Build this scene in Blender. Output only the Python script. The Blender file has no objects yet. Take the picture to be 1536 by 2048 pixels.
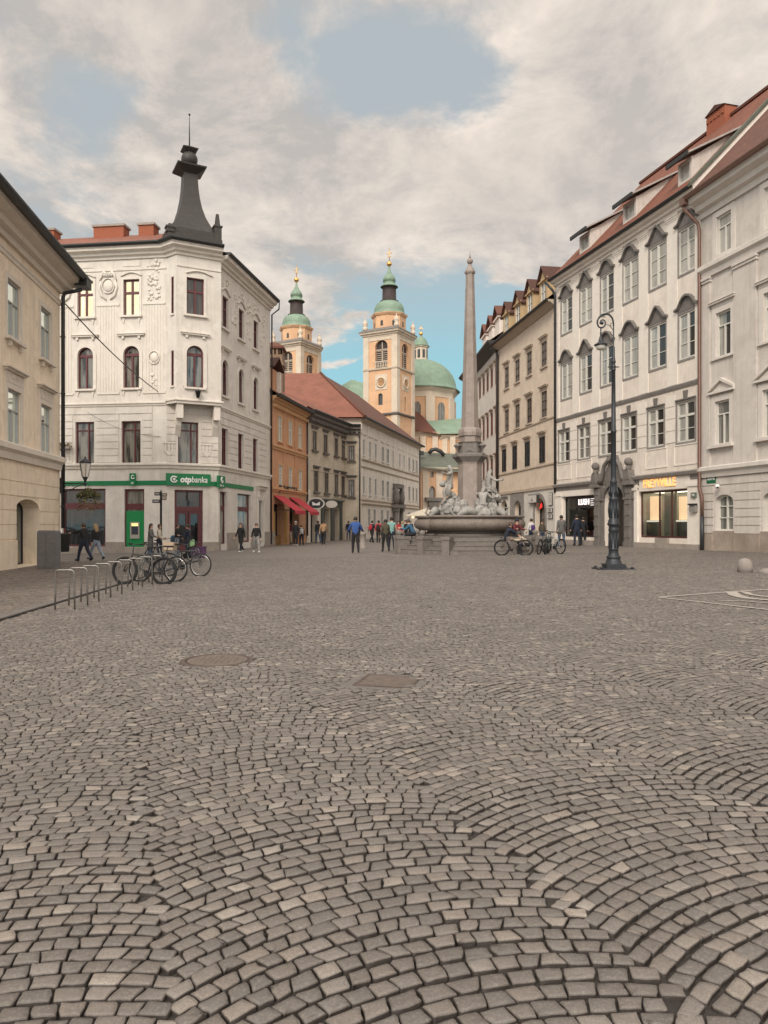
import bpy, math, random
import numpy as np
from mathutils import Matrix, Vector
R = math.radians
rnd = random.Random(7)
C = bpy.context.scene.collection
SC = bpy.context.scene

# ---------------- camera ----------------
F, HX, HY, CH = 1480.0, 768.0, 1050.0, 1.45
cam = bpy.data.cameras.new('camera'); camo = bpy.data.objects.new('camera', cam); C.objects.link(camo)
cam.sensor_fit = 'HORIZONTAL'; cam.sensor_width = 36; cam.lens = F / 1536 * 36
cam.shift_y = (HY - 1024) / 1536; cam.clip_start = 0.05; cam.clip_end = 5000
camo.location = (0, 0, CH); camo.rotation_euler = (R(90), 0, 0)
SC.camera = camo
SC.view_settings.view_transform = 'Standard'; SC.view_settings.look = 'None'
SC.view_settings.exposure = 0.62; SC.view_settings.gamma = 1
SC.cycles.max_bounces = 6; SC.cycles.diffuse_bounces = 3; SC.cycles.glossy_bounces = 3
SC.cycles.transparent_max_bounces = 8; SC.cycles.use_denoising = True

# ---------------- light ----------------
SUN_EL, SUN_AZ = R(36), R(200)      # azimuth measured clockwise from +Y (behind the camera, to its left)
sd = Vector((math.sin(SUN_AZ) * math.cos(SUN_EL), math.cos(SUN_AZ) * math.cos(SUN_EL), math.sin(SUN_EL)))
sun = bpy.data.lights.new('sun', 'SUN'); sun.energy = 1.5; sun.angle = R(18); sun.color = (1, .91, .80)
suno = bpy.data.objects.new('sun', sun); C.objects.link(suno); suno.location = (0, 0, 60)
suno.rotation_euler = (-sd).to_track_quat('-Z', 'Y').to_euler()

# ---------------- node helper ----------------
class NT:
    def __init__(s, tree): s.t = tree; s.n = tree.nodes; s.l = tree.links
    def add(s, typ, ins=None, **kw):
        n = s.n.new(typ)
        for k, v in kw.items(): setattr(n, k, v)
        if ins:
            for k, v in ins.items():
                sock = n.inputs[k]
                if isinstance(v, bpy.types.NodeSocket): s.l.new(v, sock)
                else: sock.default_value = v
        return n
    def math(s, op, a, b=0.0, c=None, clamp=False):
        n = s.n.new('ShaderNodeMath'); n.operation = op; n.use_clamp = clamp
        for i, v in enumerate((a, b, c)):
            if v is None: continue
            if isinstance(v, bpy.types.NodeSocket): s.l.new(v, n.inputs[i])
            else: n.inputs[i].default_value = v
        return n.outputs[0]
    def mix(s, fac, a, b, blend='MIX'):
        n = s.n.new('ShaderNodeMix'); n.data_type = 'RGBA'; n.blend_type = blend
        for k, v in ((0, fac), (6, a), (7, b)):
            if isinstance(v, bpy.types.NodeSocket): s.l.new(v, n.inputs[k])
            else: n.inputs[k].default_value = (v if k == 0 else (*v, 1))
        return n.outputs[2]
    def ramp(s, fac, stops, interp='LINEAR'):
        n = s.n.new('ShaderNodeValToRGB'); n.color_ramp.interpolation = interp
        e = n.color_ramp.elements
        while len(e) < len(stops): e.new(.5)
        for q, (p, c) in zip(e, stops):
            q.position = p; q.color = (*c, 1) if not isinstance(c, (int, float)) else (c, c, c, 1)
        s.l.new(fac, n.inputs[0]); return n.outputs[0]
    def noise(s, vec, scale, detail=4, rough=.55, dist=0):
        n = s.add('ShaderNodeTexNoise', {'Scale': scale, 'Detail': detail, 'Roughness': rough, 'Distortion': dist})
        if vec is not None: s.l.new(vec, n.inputs['Vector'])
        return n.outputs[0]

# ---------------- sky ----------------
w = bpy.data.worlds.new('World'); SC.world = w; w.use_nodes = True
N = NT(w.node_tree); N.n.clear()
sky = N.add('ShaderNodeTexSky', sky_type='NISHITA', sun_disc=False, sun_elevation=SUN_EL, sun_rotation=SUN_AZ,
            altitude=300, air_density=1.0, dust_density=1.2, ozone_density=1.6)
tc = N.add('ShaderNodeTexCoord').outputs['Generated']
sep = N.add('ShaderNodeSeparateXYZ', {0: tc})
dx, dy, dz = sep.outputs
WARP = []
def lobe(v, az, el, sx, sy):
    """soft elliptical cloud bank around a compass bearing and elevation (degrees)"""
    azn = N.math('ADD', N.math('ARCTAN2', dx, dy), WARP[0]); eln = N.math('ADD', N.math('ARCSINE', dz), WARP[1])
    a = N.math('DIVIDE', N.math('SUBTRACT', azn, R(az)), R(sx)); b = N.math('DIVIDE', N.math('SUBTRACT', eln, R(el)), R(sy))
    q = N.math('ADD', N.math('MULTIPLY', a, a), N.math('MULTIPLY', b, b))
    return N.math('MULTIPLY', N.math('EXPONENT', N.math('MULTIPLY', q, -1.0)), v)
zz = N.math('ADD', N.math('MAXIMUM', dz, 0.0), 0.22)
px_ = N.math('DIVIDE', dx, zz); py_ = N.math('DIVIDE', dy, zz)
cv = N.add('ShaderNodeCombineXYZ', {0: px_, 1: py_, 2: 0.3}).outputs[0]
n1 = N.noise(cv, 1.15, 9, .6, .5)
wn = N.add('ShaderNodeTexNoise', {'Vector': cv, 'Scale': 1.9, 'Detail': 6, 'Roughness': .6}); ws = N.add('ShaderNodeSeparateColor', {0: wn.outputs['Color']})
WARP += [N.math('MULTIPLY', N.math('SUBTRACT', ws.outputs[0], .5), .42), N.math('MULTIPLY', N.math('SUBTRACT', ws.outputs[1], .5), .26)]
n2 = N.noise(cv, 4.2, 9, .66, .4)
cvo = N.add('ShaderNodeVectorMath', {0: cv, 1: (0.10, 0.16, 0.35)}, operation='ADD').outputs[0]
n1b = N.noise(cvo, 1.15, 9, .6, .5); n2b = N.noise(N.add('ShaderNodeVectorMath', {0: cv, 1: (0.04, 0.06, 0.12)}, operation='ADD').outputs[0], 4.2, 9, .66, .4)
dens = N.math('ADD', N.math('MULTIPLY', n1, 1.5), N.math('MULTIPLY', n2, .62))
# big banks and openings of this evening's sky
SKYLOBES = [(-.50, 1, 32.5, 8.5, 4.6), (-.24, -19, 28, 5, 4), (.30, 14, 23, 12, 4), (.28, -20, 36, 9, 5),
            (-.42, 4, 9, 16, 5.5), (.20, -10, 17, 9, 3), (.25, 20, 30, 10, 6), (.30, -14, 13.5, 3, 1.5), (-.2, 2, 16, 7, 2.5), (.40, -6.5, 15.2, 2.6, 1.0), (.42, -5.0, 11.2, 3.0, .9), (.36, -2.5, 22, 3.0, 1.2), (.30, 8, 17.5, 4, 1.3), (.45, -13, 37, 4, 9), (.38, 6, 25.5, 13, 3)]
for v, az, el, sx, sy in SKYLOBES: dens = N.math('ADD', dens, lobe(v, az, el, sx, sy))
mask = N.add('ShaderNodeMapRange', {0: dens, 1: .84, 2: 1.14, 3: 0.0, 4: 1.0}, interpolation_type='SMOOTHSTEP').outputs[0]
lit = N.add('ShaderNodeMapRange', {0: N.math('ADD', N.math('SUBTRACT', n1, n1b), N.math('MULTIPLY', N.math('SUBTRACT', n2, n2b), .7)), 1: -.16, 2: .16, 3: 0.0, 4: 1.0}).outputs[0]
thick = N.add('ShaderNodeMapRange', {0: dens, 1: 1.05, 2: 1.6, 3: 0.0, 4: 1.0}).outputs[0]
ccol = N.mix(lit, (4.6, 4.3, 4.05), (8.8, 7.7, 6.7))
ccol = N.mix(N.math('MULTIPLY', thick, .45), ccol, (5.6, 5.0, 4.5))
hz = N.add('ShaderNodeMapRange', {0: dz, 1: .17, 2: .40, 3: 1.0, 4: 0.0}, interpolation_type='SMOOTHSTEP').outputs[0]
blue = N.mix(hz, (3.6, 4.35, 4.85), (2.9, 5.7, 6.5))
skyc = N.mix(.92, sky.outputs[0], blue)
veil = N.math('MULTIPLY', N.math('SUBTRACT', 1.0, hz), .42)
skyc = N.mix(veil, skyc, (4.6, 4.65, 4.6))
full = N.mix(N.math('MULTIPLY', mask, .93), skyc, ccol)
zen = N.add('ShaderNodeMapRange', {0: dz, 1: .60, 2: .95, 3: 1.0, 4: 2.1}, interpolation_type='SMOOTHSTEP').outputs[0]      # unseen zenith boosted to add fill light; overcast skies are brightest overhead
aft = N.add('ShaderNodeMapRange', {0: dy, 1: -.75, 2: .05, 3: 2.3, 4: 1.0}, interpolation_type='SMOOTHSTEP').outputs[0]         # unseen sky on the sun side boosted too, lighting what faces the camera
gain = N.math('MULTIPLY', zen, aft)
full = N.add('ShaderNodeVectorMath', {0: full, 3: gain}, operation='SCALE').outputs[0]
bg = N.add('ShaderNodeBackground', {'Color': full, 'Strength': 0.075})
N.l.new(bg.outputs[0], N.add('ShaderNodeOutputWorld').inputs[0])

# ---------------- materials ----------------
MATS = {}
def mat(name, col, rough=.8, var=.18, scale=2.0, bump=0.0, bscale=30, metal=0.0, spec=.5, grime=0.0, emit=None, coat=0, streak=0.0):
    """procedural surface: base colour broken up by two noises, optional weathering patches and fine relief"""
    if name in MATS: return MATS[name]
    m = bpy.data.materials.new(name); m.use_nodes = True; MATS[name] = m
    T = NT(m.node_tree); b = T.n['Principled BSDF']
    tc = T.add('ShaderNodeTexCoord').outputs['Object']
    b.inputs['Roughness'].default_value = rough; b.inputs['Metallic'].default_value = metal
    b.inputs['Specular IOR Level'].default_value = spec
    if coat: b.inputs['Coat Weight'].default_value = coat
    if var > 0:
        na = T.noise(tc, scale, 6, .62); nb = T.noise(tc, scale * 7.3, 4, .6)
        f = T.math('ADD', T.math('MULTIPLY', na, .65), T.math('MULTIPLY', nb, .35))
        f = T.add('ShaderNodeMapRange', {0: f, 1: .3, 2: .7, 3: 0., 4: 1.}).outputs[0]
        lo = tuple(c * (1 - var) for c in col); hi = tuple(min(1, c * (1 + var * .7)) for c in col)
        c = T.mix(f, lo, hi)
        if grime > 0:
            g = T.noise(tc, scale * .45, 7, .7, .8)
            g = T.add('ShaderNodeMapRange', {0: g, 1: .46, 2: .72, 3: 0., 4: grime}).outputs[0]
            c = T.mix(g, c, tuple(q * f2 for q, f2 in zip(col, (.52, .48, .44))))
        if streak > 0:
            mp = T.add('ShaderNodeMapping', {0: tc, 'Scale': (4.2, 4.2, .20)}).outputs[0]
            g = T.noise(mp, 1.0, 6, .7, .4)
            g = T.add('ShaderNodeMapRange', {0: g, 1: .50, 2: .74, 3: 0., 4: streak}).outputs[0]
            c = T.mix(g, c, tuple(q * f2 for q, f2 in zip(col, (.55, .51, .47))))
            pn = T.noise(tc, .8, 4, .5, 1.0); pn = T.add('ShaderNodeMapRange', {0: pn, 1: .57, 2: .60, 3: 0., 4: .35}).outputs[0]; c = T.mix(pn, c, tuple(min(1, q * 1.12) for q in col))
        T.l.new(c, b.inputs['Base Color'])
    else: b.inputs['Base Color'].default_value = (*col, 1)
    if bump > 0:
        bn = T.add('ShaderNodeBump', {'Height': T.noise(tc, bscale, 5, .65), 'Strength': bump, 'Distance': .02})
        T.l.new(bn.outputs[0], b.inputs['Normal'])
    if emit:
        b.inputs['Emission Color'].default_value = (*emit[:3], 1); b.inputs['Emission Strength'].default_value = emit[3]
    return m

def tile_mat(name, col, col2):
    """clay tiles laid out on the roof's own UVs, in metres"""
    if name in MATS: return MATS[name]
    m = bpy.data.materials.new(name); m.use_nodes = True; MATS[name] = m
    T = NT(m.node_tree); b = T.n['Principled BSDF']; b.inputs['Roughness'].default_value = .85
    uv = T.add('ShaderNodeTexCoord').outputs['UV']
    br = T.add('ShaderNodeTexBrick', {'Vector': uv, 'Color1': (*col, 1), 'Color2': (*col2, 1), 'Mortar': (*[c * .35 for c in col], 1),
                'Scale': 1.0, 'Mortar Size': .018, 'Brick Width': .2, 'Row Height': .17, 'Bias': -.1})
    n = T.noise(uv, .7, 7, .7)
    c = T.mix(T.add('ShaderNodeMapRange', {0: n, 1: .4, 2: .7, 3: 0., 4: .75}).outputs[0], br.outputs[0], tuple(q * .45 for q in col))
    n = T.noise(uv, 5, 4, .7)
    c = T.mix(T.add('ShaderNodeMapRange', {0: n, 1: .55, 2: .75, 3: 0., 4: .4}).outputs[0], c, (.30, .22, .16))
    T.l.new(c, b.inputs['Base Color'])
    bn = T.add('ShaderNodeBump', {'Height': br.outputs['Fac'], 'Strength': .6, 'Distance': -.03})
    T.l.new(bn.outputs[0], b.inputs['Normal'])
    return m

def pane_mat(name, col, refl=.0, curtain=None, rough=.04, parted=None):
    """window glass: the dim room or curtain behind it under a glossy skin"""
    if name in MATS: return MATS[name]
    m = bpy.data.materials.new(name); m.use_nodes = True; MATS[name] = m
    T = NT(m.node_tree); b = T.n['Principled BSDF']
    tc = T.add('ShaderNodeTexCoord').outputs['Object']
    info = T.add('ShaderNodeObjectInfo').outputs['Random']
    ofs = T.add('ShaderNodeCombineXYZ', {0: T.math('MULTIPLY', info, 37.), 1: T.math('MULTIPLY', info, 11.), 2: 0.}).outputs[0]
    v = T.add('ShaderNodeVectorMath', {0: tc, 1: ofs}, operation='ADD').outputs[0]
    mp = T.add('ShaderNodeMapping', {0: v, 'Scale': (1, 1, .12)}).outputs[0]
    n = T.noise(mp, 3.5, 4, .6)
    f = T.add('ShaderNodeMapRange', {0: n, 1: .42, 2: .58, 3: 0., 4: 1.}).outputs[0]
    c2 = curtain or tuple(min(1, q * 1.7 + .01) for q in col)
    c = T.mix(f, col, c2)
    if parted:      # one curtain drawn aside: the right leaf shows the dim room
        c = T.mix(T.math('GREATER_THAN', T.add('ShaderNodeSeparateXYZ', {0: tc}).outputs[0], 0.03), c, parted)
    T.l.new(c, b.inputs['Base Color'])
    b.inputs['Roughness'].default_value = rough; b.inputs['Metallic'].default_value = refl
    b.inputs['Specular IOR Level'].default_value = .6
    w_ = T.noise(v, 1.6, 2, .5)
    bn = T.add('ShaderNodeBump', {'Height': w_, 'Strength': .05, 'Distance': .05}); T.l.new(bn.outputs[0], b.inputs['Normal'])
    return m

def clear_glass(name='shop_glass'):
    if name in MATS: return MATS[name]
    m = bpy.data.materials.new(name); m.use_nodes = True; MATS[name] = m
    T = NT(m.node_tree); T.n.clear()
    tr = T.add('ShaderNodeBsdfTransparent', {'Color': (.86, .9, .88, 1)}); gl = T.add('ShaderNodeBsdfGlossy', {'Roughness': .02})
    fr = T.add('ShaderNodeFresnel', {'IOR': 1.5})
    mx = T.add('ShaderNodeMixShader', {0: T.math('ADD', fr.outputs[0], .05), 1: tr.outputs[0], 2: gl.outputs[0]})
    T.l.new(mx.outputs[0], T.add('ShaderNodeOutputMaterial').inputs[0])
    return m

# ---------------- mesh builder ----------------
I4 = Matrix.Identity(4)
PIECES = {'plinth', 'shop_pier', 'pilaster', 'panel_moulding', 'plaster_ornament', 'pinnacle', 'carved_tablet', 'bracket', 'awning_arm', 'urn', 'drum_window', 'lantern_window', 'octagon_window', 'lamp', 'display_shelf', 'lit_display_panel', 'display_cabinet', 'curtain', 'shelf', 'limewashed_front', 'shop_shutter', 'fruit_display', 'render_patch', 'strap', 'grip', 'roof_ridge', 'ledge', 'shop_fascia', 'dormer_post', 'niche_window', 'portal', 'drapery'}
WM = {}
class MB:
    def __init__(s): s.v = []; s.f = []; s.m = []; s.uv = []; s.sm = []; s.M = None
    def vert(s, p):
        p = Vector(p)
        if s.M is not None: p = s.M @ p
        s.v.append(p); return len(s.v) - 1
    def face(s, pts, m=0, uv=None, smooth=False):
        ids = [s.vert(p) for p in pts]; s.f.append(ids); s.m.append(m); s.uv.append(uv); s.sm.append(smooth)
    def idx(s, ids, m=0, smooth=False): s.f.append(list(ids)); s.m.append(m); s.uv.append(None); s.sm.append(smooth)
    def box(s, x0, x1, y0, y1, z0, z1, m=0):
        b = [s.vert(p) for p in ((x0, y0, z0), (x1, y0, z0), (x1, y1, z0), (x0, y1, z0), (x0, y0, z1), (x1, y0, z1), (x1, y1, z1), (x0, y1, z1))]
        for q in ((0, 3, 2, 1), (4, 5, 6, 7), (0, 1, 5, 4), (1, 2, 6, 5), (2, 3, 7, 6), (3, 0, 4, 7)): s.idx([b[i] for i in q], m)
    def prism(s, poly, y0, y1, m=0, caps=True):
        """poly: (x,z) counter-clockwise seen from -y"""
        a = [s.vert((x, y0, z)) for x, z in poly]; b = [s.vert((x, y1, z)) for x, z in poly]; n = len(poly)
        if caps: s.idx(a, m); s.idx(b[::-1], m)
        for i in range(n):
            j = (i + 1) % n; s.idx((a[j], a[i], b[i], b[j]), m)
    def slab(s, poly, z0, z1, m=0):
        """poly: (x,y) counter-clockwise seen from above"""
        a = [s.vert((x, y, z0)) for x, y in poly]; b = [s.vert((x, y, z1)) for x, y in poly]; n = len(poly)
        s.idx(a[::-1], m); s.idx(b, m)
        for i in range(n):
            j = (i + 1) % n; s.idx((a[i], a[j], b[j], b[i]), m)
    def loft(s, rings, m=0, smooth=True, closed=True, caps=True):
        R_ = [[s.vert(p) for p in r] for r in rings]; n = len(R_[0])
        for a, b in zip(R_, R_[1:]):
            for i in range(n if closed else n - 1):
                j = (i + 1) % n; s.idx((a[i], a[j], b[j], b[i]), m, smooth)
        if caps and closed: s.idx(R_[0][::-1], m); s.idx(R_[-1], m)
    def lathe(s, prof, seg=16, c=(0, 0, 0), m=0, smooth=True, rot=0.0, sx=1, sy=1):
        s.loft([[(c[0] + r * sx * math.cos(rot + 2 * math.pi * k / seg), c[1] + r * sy * math.sin(rot + 2 * math.pi * k / seg), c[2] + z)
                 for k in range(seg)] for r, z in prof], m, smooth)
    def sphere(s, c, r, seg=10, rings=7, m=0, sx=1, sy=1, sz=1):
        s.lathe([(max(1e-4, r * math.sin(math.pi * k / rings)), -r * sz * math.cos(math.pi * k / rings)) for k in range(rings + 1)], seg, c, m, True, 0, sx, sy)
    def tube(s, pts, r, seg=6, m=0, closed=False, smooth=True):
        pts = [Vector(p) for p in pts]; n = len(pts); rs = r if isinstance(r, (list, tuple)) else [r] * n
        rings = []; up = None
        for i, p in enumerate(pts):
            if closed: t = pts[(i + 1) % n] - pts[i - 1]
            else: t = pts[min(n - 1, i + 1)] - pts[max(0, i - 1)]
            t.normalize()
            if up is None: up = Vector((0, 0, 1)) if abs(t.z) < .9 else Vector((1, 0, 0))
            a = (up - t * up.dot(t)).normalized(); b = t.cross(a); up = a
            rings.append([p + (a * math.cos(2 * math.pi * k / seg) + b * math.sin(2 * math.pi * k / seg)) * rs[i] for k in range(seg)])
        if closed: rings.append(rings[0])
        s.loft(rings, m, smooth, True, not closed)
    def sweep(s, path, prof, m=0, closed=False):
        """moulding: profile (outward, z) swept along a plan path (x,y); outward is to the right of travel"""
        P = [Vector((p[0], p[1])) for p in path]; n = len(P); rings = []
        for i in range(n):
            d1 = (P[i] - P[i - 1]).normalized() if (i > 0 or closed) else (P[1] - P[0]).normalized()
            d2 = (P[(i + 1) % n] - P[i]).normalized() if (i < n - 1 or closed) else d1
            n1 = Vector((d1.y, -d1.x)); n2 = Vector((d2.y, -d2.x)); k = n1 + n2
            k = k / max(.3, k.dot(n1))
            rings.append([(P[i].x + k.x * o, P[i].y + k.y * o, z) for o, z in prof])
        if closed: rings.append(rings[0])
        s.loft(rings, m, False, True, not closed)
    def clusters(s):
        """groups of faces whose bounding boxes touch: the separate pieces of this builder"""
        par = list(range(len(s.v)))
        def fd(a):
            while par[a] != a: par[a] = par[par[a]]; a = par[a]
            return a
        for f in s.f:
            for k in f[1:]: par[fd(k)] = fd(f[0])
        isl = {}
        for i, f in enumerate(s.f): isl.setdefault(fd(f[0]), []).append(i)
        bb = []
        for fs in isl.values():
            P = np.array([s.v[k] for i in fs for k in s.f[i]]); bb.append((P.min(0) - .012, P.max(0) + .012, fs))
        g = list(range(len(bb)))
        def fg(a):
            while g[a] != a: a = g[a]
            return a
        for i in range(len(bb)):
            for j in range(i):
                if (bb[i][0] < bb[j][1]).all() and (bb[j][0] < bb[i][1]).all(): g[fg(i)] = fg(j)
        out = {}
        for i, b in enumerate(bb): out.setdefault(fg(i), []).extend(b[2])
        return list(out.values())
    def build(s, name, mats, parent=None, M=I4):
        if name in PIECES:
            cl = s.clusters(); first = None
            if 1 < len(cl) < 60:
                for fs in cl:
                    q = MB(); ids = {}
                    for i in fs:
                        for k in s.f[i]:
                            if k not in ids: ids[k] = len(q.v); q.v.append(s.v[k])
                        q.f.append([ids[k] for k in s.f[i]]); q.m.append(s.m[i]); q.uv.append(s.uv[i]); q.sm.append(s.sm[i])
                    o = q.raw(name, mats, parent, M); first = first or o
                return first
        return s.raw(name, mats, parent, M)
    def raw(s, name, mats, parent=None, M=I4):
        me = bpy.data.meshes.new(name); me.from_pydata([tuple(p) for p in s.v], [], s.f); 
        for x in (mats if isinstance(mats, (list, tuple)) else [mats]): me.materials.append(x)
        me.polygons.foreach_set('material_index', s.m); me.polygons.foreach_set('use_smooth', s.sm)
        if any(u for u in s.uv):
            L = me.uv_layers.new(name='UVMap'); k = 0; data = np.zeros((len(me.loops), 2))
            for f, u in zip(s.f, s.uv):
                if u: data[k:k + len(f)] = u
                k += len(f)
            L.data.foreach_set('uv', data.ravel())
        me.update()
        return place(bpy.data.objects.new(name, me), parent, M)
def place(o, parent=None, M=I4):
    C.objects.link(o); WM[o.name] = M.copy()
    if parent is not None: o.parent = parent; o.matrix_basis = WM[parent.name].inverted() @ M
    else: o.matrix_basis = M
    return o
def tag(o, label=None, cat=None, group=None, kind=None):
    for k, v in (('label', label), ('category', cat), ('group', group), ('kind', kind)):
        if v: o[k] = v
    return o
def thing(name, label, cat, M=I4, group=None):
    return tag(place(bpy.data.objects.new(name, None), None, M), label, cat, group)
def clone(o, parent, M):
    """copy of one part with its sub-parts, at world matrix M"""
    c = o.copy(); C.objects.link(c); WM[c.name] = M.copy(); base = WM[o.name].inverted()
    c.parent = parent; c.matrix_basis = (WM[parent.name].inverted() @ M) if parent is not None else M
    for ch in list(o.children): clone(ch, c, M @ base @ WM[ch.name])
    return c
def T3(x, y, z): return Matrix.Translation((x, y, z))
def RZ(a): return Matrix.Rotation(a, 4, 'Z')
def G(x, y=0): return .016 * max(-45, min(45, x))
def gp(px, py):
    """point of the sloping square seen at a pixel of the survey photograph"""
    Y = CH * F / ((py - HY) + .016 * (px - HX)); X = (px - HX) / F * Y
    return Vector((X, Y, G(X)))
def at(px, py, Y): return Vector(((px - HX) / F * Y, Y, CH - (py - HY) / F * Y))
class Frame:
    """facade plane: x along it (left to right), y into the building, z up"""
    def __init__(s, A, B):
        s.A = Vector(A); s.B = Vector(B); d = s.B - s.A; s.L = d.length; s.d = d / s.L
        s.M = T3(s.A.x, s.A.y, 0) @ RZ(math.atan2(s.d.y, s.d.x))
    def s_of(s, px, o=0.0):
        k = (px - HX) / F; nx, ny = s.d.y, -s.d.x
        ax, ay = s.A.x + nx * o, s.A.y + ny * o
        return (k * ay - ax) / (s.d.x - k * s.d.y)
    def z_of(s, px, py, o=0.0):
        t = s.s_of(px, o); Y = s.A.y + s.d.y * t - s.d.x * o
        return CH - (py - HY) / F * Y
    def W(s, x, o, z): 
        p = s.M @ Vector((x, -o, z)); return p
def text_mesh(txt, size, ext=.01, bold=0.0, shear=0.0, spacing=1.0):
    cu = bpy.data.curves.new('lettering', 'FONT'); cu.body = txt; cu.size = size; cu.extrude = ext; cu.offset = bold; cu.shear = shear
    cu.align_x = 'CENTER'; cu.align_y = 'CENTER'; cu.resolution_u = 3; cu.space_character = spacing
    o = bpy.data.objects.new('lettering', cu); C.objects.link(o)
    me = bpy.data.meshes.new_from_object(o.evaluated_get(bpy.context.evaluated_depsgraph_get()))
    bpy.data.objects.remove(o); bpy.data.curves.remove(cu); return me
def lettering(txt, size, material, parent, M, width=None, **kw):
    me = text_mesh(txt, size, **kw)
    if width:
        xs = [v.co.x for v in me.vertices]; w_ = max(xs) - min(xs)
        me.transform(Matrix.Scale(width / w_, 4, (1, 0, 0)))
    me.materials.clear(); me.materials.append(material); me.name = 'lettering'
    o = bpy.data.objects.new('lettering', me); return place(o, parent, M @ Matrix.Rotation(R(90), 4, 'X'))
# ================= GROUND =================
def sett_mat(name, dark, light, pale):
    m = bpy.data.materials.new(name); m.use_nodes = True; MATS[name] = m
    T = NT(m.node_tree); b = T.n['Principled BSDF']; b.inputs['Roughness'].default_value = .50
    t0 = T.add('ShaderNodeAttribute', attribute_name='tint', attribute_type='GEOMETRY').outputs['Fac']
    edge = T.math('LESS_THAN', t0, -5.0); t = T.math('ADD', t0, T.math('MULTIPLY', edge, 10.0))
    tc = T.add('ShaderNodeTexCoord').outputs['Object']
    c = T.ramp(t, [(0, dark), (.45, tuple(q * .5 + p * .5 for q, p in zip(dark, light))), (.75, light), (.90, tuple(q * 1.3 for q in light)), (.97, pale), (1, tuple(q * 1.2 for q in pale))])
    hue = T.math('FRACT', T.math('MULTIPLY', t, 37.7)); c = T.mix(T.math('MULTIPLY', hue, .55), c, (1.12, .98, .86), 'MULTIPLY')
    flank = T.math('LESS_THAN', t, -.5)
    sp = T.noise(tc, 260, 2, .6); c = T.mix(T.add('ShaderNodeMapRange', {0: sp, 1: .35, 2: .7, 3: 0., 4: .8}).outputs[0], c, tuple(q * .5 for q in light))
    sp2 = T.noise(tc, 95, 3, .7); c = T.mix(T.add('ShaderNodeMapRange', {0: sp2, 1: .5, 2: .72, 3: 0., 4: .5}).outputs[0], c, tuple(q * 1.5 for q in light))
    sp = T.noise(tc, 420, 2, .5); c = T.mix(T.add('ShaderNodeMapRange', {0: sp, 1: .6, 2: .75, 3: 0., 4: .5}).outputs[0], c, pale)
    d = T.noise(tc, .55, 6, .65); c = T.mix(T.add('ShaderNodeMapRange', {0: d, 1: .38, 2: .68, 3: 0., 4: .38}).outputs[0], c, tuple(q * .66 for q in dark))
    d = T.noise(tc, 24, 5, .7); c = T.mix(T.add('ShaderNodeMapRange', {0: d, 1: .5, 2: .72, 3: 0., 4: .4}).outputs[0], c, tuple(q * .72 for q in light))
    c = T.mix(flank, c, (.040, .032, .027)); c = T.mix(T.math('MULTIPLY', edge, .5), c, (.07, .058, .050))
    T.l.new(c, b.inputs['Base Color'])
    h = T.math('ADD', T.math('MULTIPLY', T.noise(tc, 55, 5, .65), 1.0), T.math('MULTIPLY', sp, .35))
    bn = T.add('ShaderNodeBump', {'Height': h, 'Strength': .55, 'Distance': .006}); T.l.new(bn.outputs[0], b.inputs['Normal'])
    return m
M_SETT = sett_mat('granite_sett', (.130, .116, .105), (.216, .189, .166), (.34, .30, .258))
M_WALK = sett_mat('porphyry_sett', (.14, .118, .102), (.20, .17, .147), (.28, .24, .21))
M_DIRT = mat('joint_grit', (.048, .039, .033), .95, .45, 30, .6, 120)
def far_paving():
    m = bpy.data.materials.new('distant_setts'); m.use_nodes = True
    T = NT(m.node_tree); b = T.n['Principled BSDF']; b.inputs['Roughness'].default_value = .75
    tc = T.add('ShaderNodeTexCoord').outputs['Object']
    v = T.add('ShaderNodeTexVoronoi', {'Vector': tc, 'Scale': 9.0}); n = T.noise(tc, .35, 6, .65)
    c = T.mix(v.outputs['Color'], (.11, .095, .083), (.19, .163, .143)); c = T.mix(T.math('MULTIPLY', n, .6), c, (.15, .125, .105))
    T.l.new(c, b.inputs['Base Color']); return m
g = MB(); xs = [-900, -45, 45, 900]; ys = [-300, 0, 60, 200, 1200]
for a, b_ in zip(xs, xs[1:]):
    for c_, d_ in zip(ys, ys[1:]):
        g.face([(a, c_, G(a) - .035), (b_, c_, G(b_) - .035), (b_, d_, G(b_) - .035), (a, d_, G(a) - .035)])
tag(g.build('ground', M_DIRT), kind='structure')
g = MB(); g.face([(-45, -2, G(-45) - .019), (45, -2, G(45) - .019), (45, 33.6, G(45) - .019), (-45, 33.6, G(-45) - .019)])
tag(g.build('joint_filling', M_DIRT), kind='structure')
g = MB(); g.face([(-45, 33.5, G(-45) - .006), (45, 33.5, G(45) - .006), (45, 170, G(45) - .006), (-45, 170, G(-45) - .006)])
tag(g.build('street', far_paving()), kind='structure')

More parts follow.
